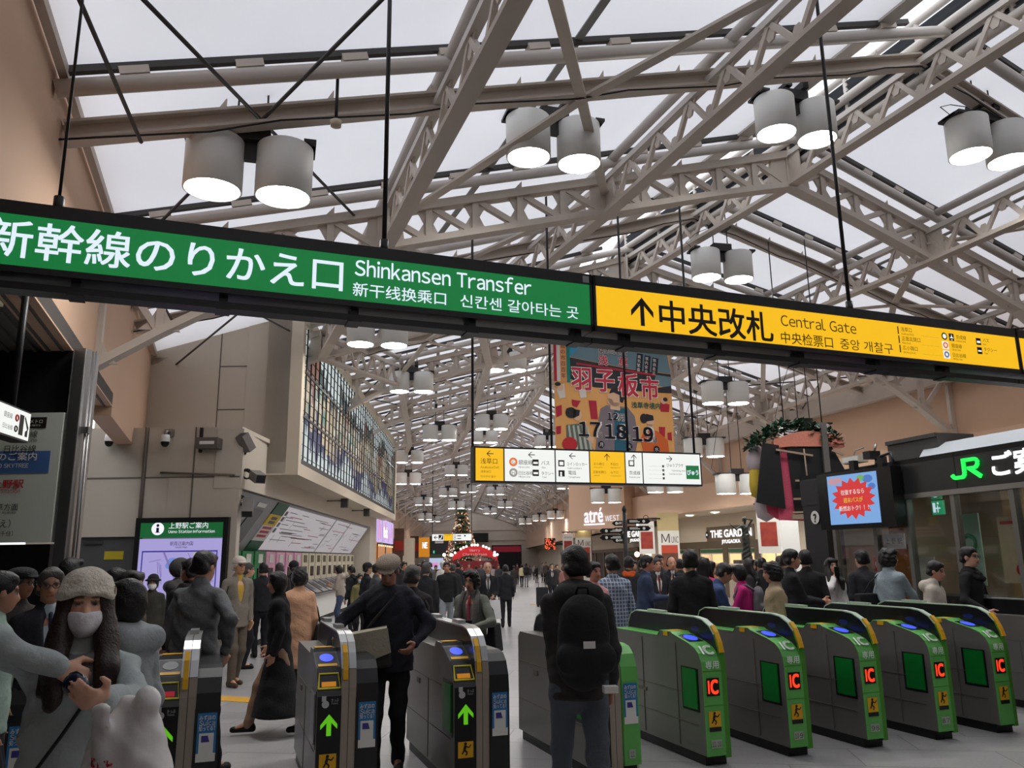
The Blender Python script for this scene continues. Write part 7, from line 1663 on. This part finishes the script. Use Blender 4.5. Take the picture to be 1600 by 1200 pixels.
i = person('woman in beige coat with short black hair walking left', 1204, 878, 8.6, -86, sex='f', res=.012, hair='curly', jacket=(172,152,124), hem=.66, legs=(.2,-.2), skin=(200,150,126), trousers=(60,56,54), head=(0,.1))
person('person in grey far behind the beige coat', 1218, 869, 15.0, 20, res=.02, hair='short', hcol='dgrey', jacket=(80,80,84))
person('man in dark suit and open white collar facing right with hands together', 1236, 859, 10.0, 100, res=.012, hair='short', jacket=(40,40,43), open_=(226,226,228), armR=(.05,.33,1.07), armL=(.0,.33,1.08), skin=(202,150,122), curl=.8, hem=.76)
person('man in black coat seen from behind beside the office pillar', 1257, 860, 10.6, 15, res=.014, hair='short', jacket=(38,38,40), hem=.62, fat=1.08)
i = person('woman in long white coat holding a phone to her mouth', 1298, 872, 11.5, 172, sex='f', res=.013, hair='long', hcol='black', jacket=(208,204,204), hem=.44, open_=(196,190,188), trousers=(44,48,62), armR=(.04,.14,1.42), elbowR=(1,.3,-1), skin=(206,160,140), curl=.7)
c = i['tow'](i['WRR']+np.array([-.02,.05,.08])); t = tag(MB().box((-.035,-.006,-.065),(.035,.006,.065)).build('mobile_phone', M_gblack, None, .003), 'black phone in the hand of the woman in the white coat', 'phone'); t.location = c
person('man in dark pinstripe suit seen from behind, left of the denim shirt', 1344, 860, 10.9, -10, res=.013, hair='short', jacket=(50,50,54), hem=.74, fat=1.08)
i = person('man in pale denim shirt with a tote bag facing the office', 1388, 857, 10.0, 72, res=.012, hair='curly', jacket=(150,164,172), hem=.80, trousers=(150,158,160), armR=(.10,.36,.98), sleeve=.5, skin=(196,142,112), legs=(.1,-.1), head=(.25,0))
shoulder_bag(i, -1, 'big black tote bag on the shoulder of the man in the denim shirt', (46,46,48), .24, .24, .09, .92, -.12, x=.22, name='tote_bag')
i = person('woman in cream hooded jacket walking right along the gates', 1461, 876, 8.9, 128, sex='f', res=.011, hair='short', hcol='black', jacket=(206,196,184), hood=True, open_=(70,72,74), hem=.78, trousers=(80,76,74), legs=(.15,-.15), skin=(196,142,118), head=(.2,.1), lean=.08)
i = person('young man in black coat and glasses behind the cream jacket', 1513, 855, 9.6, 138, res=.011, hair='short', jacket=(38,38,40), scarf=(36,36,38), glasses=True, armR=(.28,.22,.98), armL=(.24,.26,.98), skin=(206,160,136), hem=.66, head=(.15,0), curl=.5)
person('person in pale pink top at the right edge, mostly out of view', 1618, 862, 7.6, -80, sex='f', res=.016, hair='bob', jacket=(226,182,192), hem=.84)

# ------------------------------------------------------------------ people in the middle of the hall
i = person('man in black jacket left of the pale trousers, seen from behind', 666, 880, 13.6, 10, res=.016, hair='short', hcol='dgrey', jacket=D1, fat=1.1)
i = person('man in black jacket and pale trousers walking toward the gates', 698, 878, 17.0, 172, res=.016, hair='short', jacket=(40,40,42), trousers=(140,146,150), legs=(.15,-.15), skin=(190,128,104))
i = person('person in white knit hat, white coat and pink shoes walking away', 692, 877, 25.0, -6, sex='f', res=.02, hair='bob', hcol='white', hat='beanie', hatcol=(214,214,214), jacket=(206,202,194), hem=.66, skirt=((150,146,140),.46,.22), trousers=(34,34,36), shoes=(226,60,110), legs=(.15,-.12))
hand_bag(i, 'L', 'pale pink bag carried by the person in the white knit hat', (190,150,140), .2, .3, .08)
person('broad man in black jacket walking away next to the white coat', 708, 881, 19.5, 6, res=.018, hair='short', hcol='dgrey', jacket=(46,46,48), fat=1.25, hem=.78, legs=(.12,-.12))
i = person('old man in black coat with a white paper bag facing the gates', 762, 879, 16.0, 172, res=.015, hair='thin', hcol='white', jacket=D1, open_=(206,206,206), tie=(70,70,74), hem=.52, skin=(200,150,124), armL=(.1,.2,1.0))
hand_bag(i, 'L', 'white paper carrier bag of the old man in the black coat', (226,226,226), .16, .36, .05, 'paper_bag', .05, .02, .5)
i = person('man in black suit walking away down the middle of the hall', 790, 883, 20.0, 2, res=.017, hair='short', jacket=(40,40,44), trousers=(38,38,42), legs=(.18,-.18), hem=.74)
hand_bag(i, 'L', 'black briefcase of the man walking down the middle of the hall', D1, .2, .26, .06, 'briefcase', .1, .08, 1.2)
person('woman in cream jacket with a dark bag far down the hall', 815, 882, 47, -10, sex='f', res=.03, hair='bob', jacket=(206,196,150), trousers=(40,40,42), legs=(.12,-.1))
i = person('man with dark backpack far down the hall', 822, 880, 47, 5, res=.03, hair='short', jacket=(52,52,58), trousers=(120,118,120))
backpack(i, 'dark backpack on the man far down the hall', D1, res=.03)
person('woman in dark clothes far along the right wall with a white bag', 838, 884, 55, 150, sex='f', res=.032, hair='long', jacket=D1)
person('man in grey coat far along the right wall', 848, 879, 55, 160, res=.032, hair='short', jacket=(100,100,98), hem=.5)
person('man in brown far along the right wall, beside the one in suit', 853, 878, 50, 175, res=.032, hair='short', jacket=(84,74,66))
i = person('man in suit and white shirt pulling a dark suitcase', 862, 880, 28, 172, res=.022, hair='short', jacket=D1, open_=(216,216,216), tie=(40,40,46), armL=(.16,-.12,.85), legs=(.14,-.14))
c = i['tow'](np.array([.34,-.1,0])); t = thing('suitcase', 'black suitcase beside the man in suit and white shirt', 'suitcase', c, i['rz']); MB().box((-.2,-.14,.06),(.2,.14,.66)).build('shell', cloth(D1), t, .04); MB().tube([(-.12,0,.66),(-.12,0,.98),(.12,0,.98),(.12,0,.66)], .012, 6).build('handle', M_chrome, t); MB().box((-.18,-.12,0),(-.12,-.06,.08)).box((.12,-.12,0),(.18,-.06,.08)).box((-.18,.06,0),(-.12,.12,.08)).box((.12,.06,0),(.18,.12,.08)).build('wheel', M_black, t)
far = [(627,881,26,170,D1,'short'),(637,884,30,10,(70,66,64),'bob'),(655,881,24,175,(60,56,56),'short'),(672,879,30,-20,(90,88,86),'short'),(681,883,36,170,D1,'bob'),(722,884,34,176,(96,70,70),'short'),(733,880,40,172,(120,60,62),'short'),(744,884,44,5,D1,'bob'),(752,880,38,178,(70,70,74),'short'),(771,884,46,8,(140,134,130),'bob'),(779,882,40,176,(56,56,60),'short'),(803,884,40,12,D2,'short'),(808,881,52,170,(86,52,60),'bob'),(828,884,60,0,(66,66,70),'short'),(834,882,62,170,(120,116,112),'short'),(716,879,28,4,(40,40,42),'short'),(664,876,20,20,(46,46,50),'short'),(870,882,34,165,(58,52,50),'short'),(880,884,30,150,(140,100,96),'bob'),(1003,874,17,20,D2,'short'),(990,876,19,160,(70,60,60),'bob'),(1062,874,15.5,10,(60,58,58),'short'),(1190,872,14.5,20,D1,'short'),(1184,876,16,170,(80,70,66),'bob'),(632,878,21,150,(54,54,58),'short'),(1226,866,13,30,(70,70,72),'short')]
WH = {}
def side(px): return 'right of the flat cap' if px < 690 else 'by the red arch' if px < 790 else 'at the far right' if px < 900 else 'behind the blue trousers' if px < 1100 else 'near the statue'
tone = lambda c: 'black' if max(c) < 50 else 'dark grey' if max(c) < 76 and max(c)-min(c) < 12 else 'red toned' if c[0]-c[1] > 24 else 'grey' if max(c) < 112 else 'pale'
seen = {}
for k, (px, py, dp, fc, c, hr) in enumerate(far):
    base_l = '%s %s person %s %s' % (tone(c), 'bob haired' if hr == 'bob' else 'short haired', 'facing the gates' if fc > 90 else 'walking away', side(px))
    seen[base_l] = seen.get(base_l, 0)+1
    if seen[base_l] > 1: base_l += ', %s from left' % ORD[seen[base_l]-1]
    person(base_l, px, py, dp, fc, sex='f' if hr == 'bob' else 'm', res=.03 if dp > 22 else .022, hair=hr, jacket=c, hem=.66+.1*(k % 3), legs=(.14*(-1)**k,-.14*(-1)**k), trousers=(44+8*(k % 4),44+6*(k % 4),48+6*(k % 4)), group='people far down the hall', skin=(196-10*(k % 3),146-8*(k % 3),120-6*(k % 3)), fold=0)

# ------------------------------------------------------------------ bronze statue
st_m = mat('bronze', srgb(52,54,50), .4, .5)
i = person('dark bronze statue of a robed figure with one arm stretched left', 1163, 808, 21.5, 180, sex='f', res=.012, height=1.12, hair='short', armR=(.56,.12,1.36), elbowR=(0,0,-1), armL=(.06,.1,1.62), elbowL=(-1,0,.3), allmat=st_m, name='statue')
zt = float(at(1163, 808, 21.5)[2])-1.12; i['t'].location.z = zt; i['t']['category'] = 'statue'
f = Field((-.3,-.3,-.01), (.3,.3,.85), .014); f.cap((0,0,.0), (0,0,.62), .14, .085, .02); f.cap((0,0,.55), (0,0,.8), .085, .08, .02, flat=1.3); f.folds(.012, 34, .5); f.plane((0,0,0), (0,0,1)); f.build('robe', st_m, i['t'])
t = thing('pedestal', 'pale stone pedestal under the bronze statue', 'pedestal', (i['loc'][0],i['loc'][1],0), 0); MB().box((-.42,-.42,0),(.42,.42,zt-.1)).build('block', mat('pedestal_stone', srgb(186,170,146), .6, var=.08), t, .02); MB().box((-.3,-.3,zt-.1),(.3,.3,zt)).build('cap_stone', mat('bronze_base', srgb(70,66,58), .5), t, .01); MB().box((-.16,-.44,1.0),(.1,-.42,1.2)).build('plaque', M_gblack, t)

bpy.data.objects.remove(_fo); bpy.data.curves.remove(_fc)
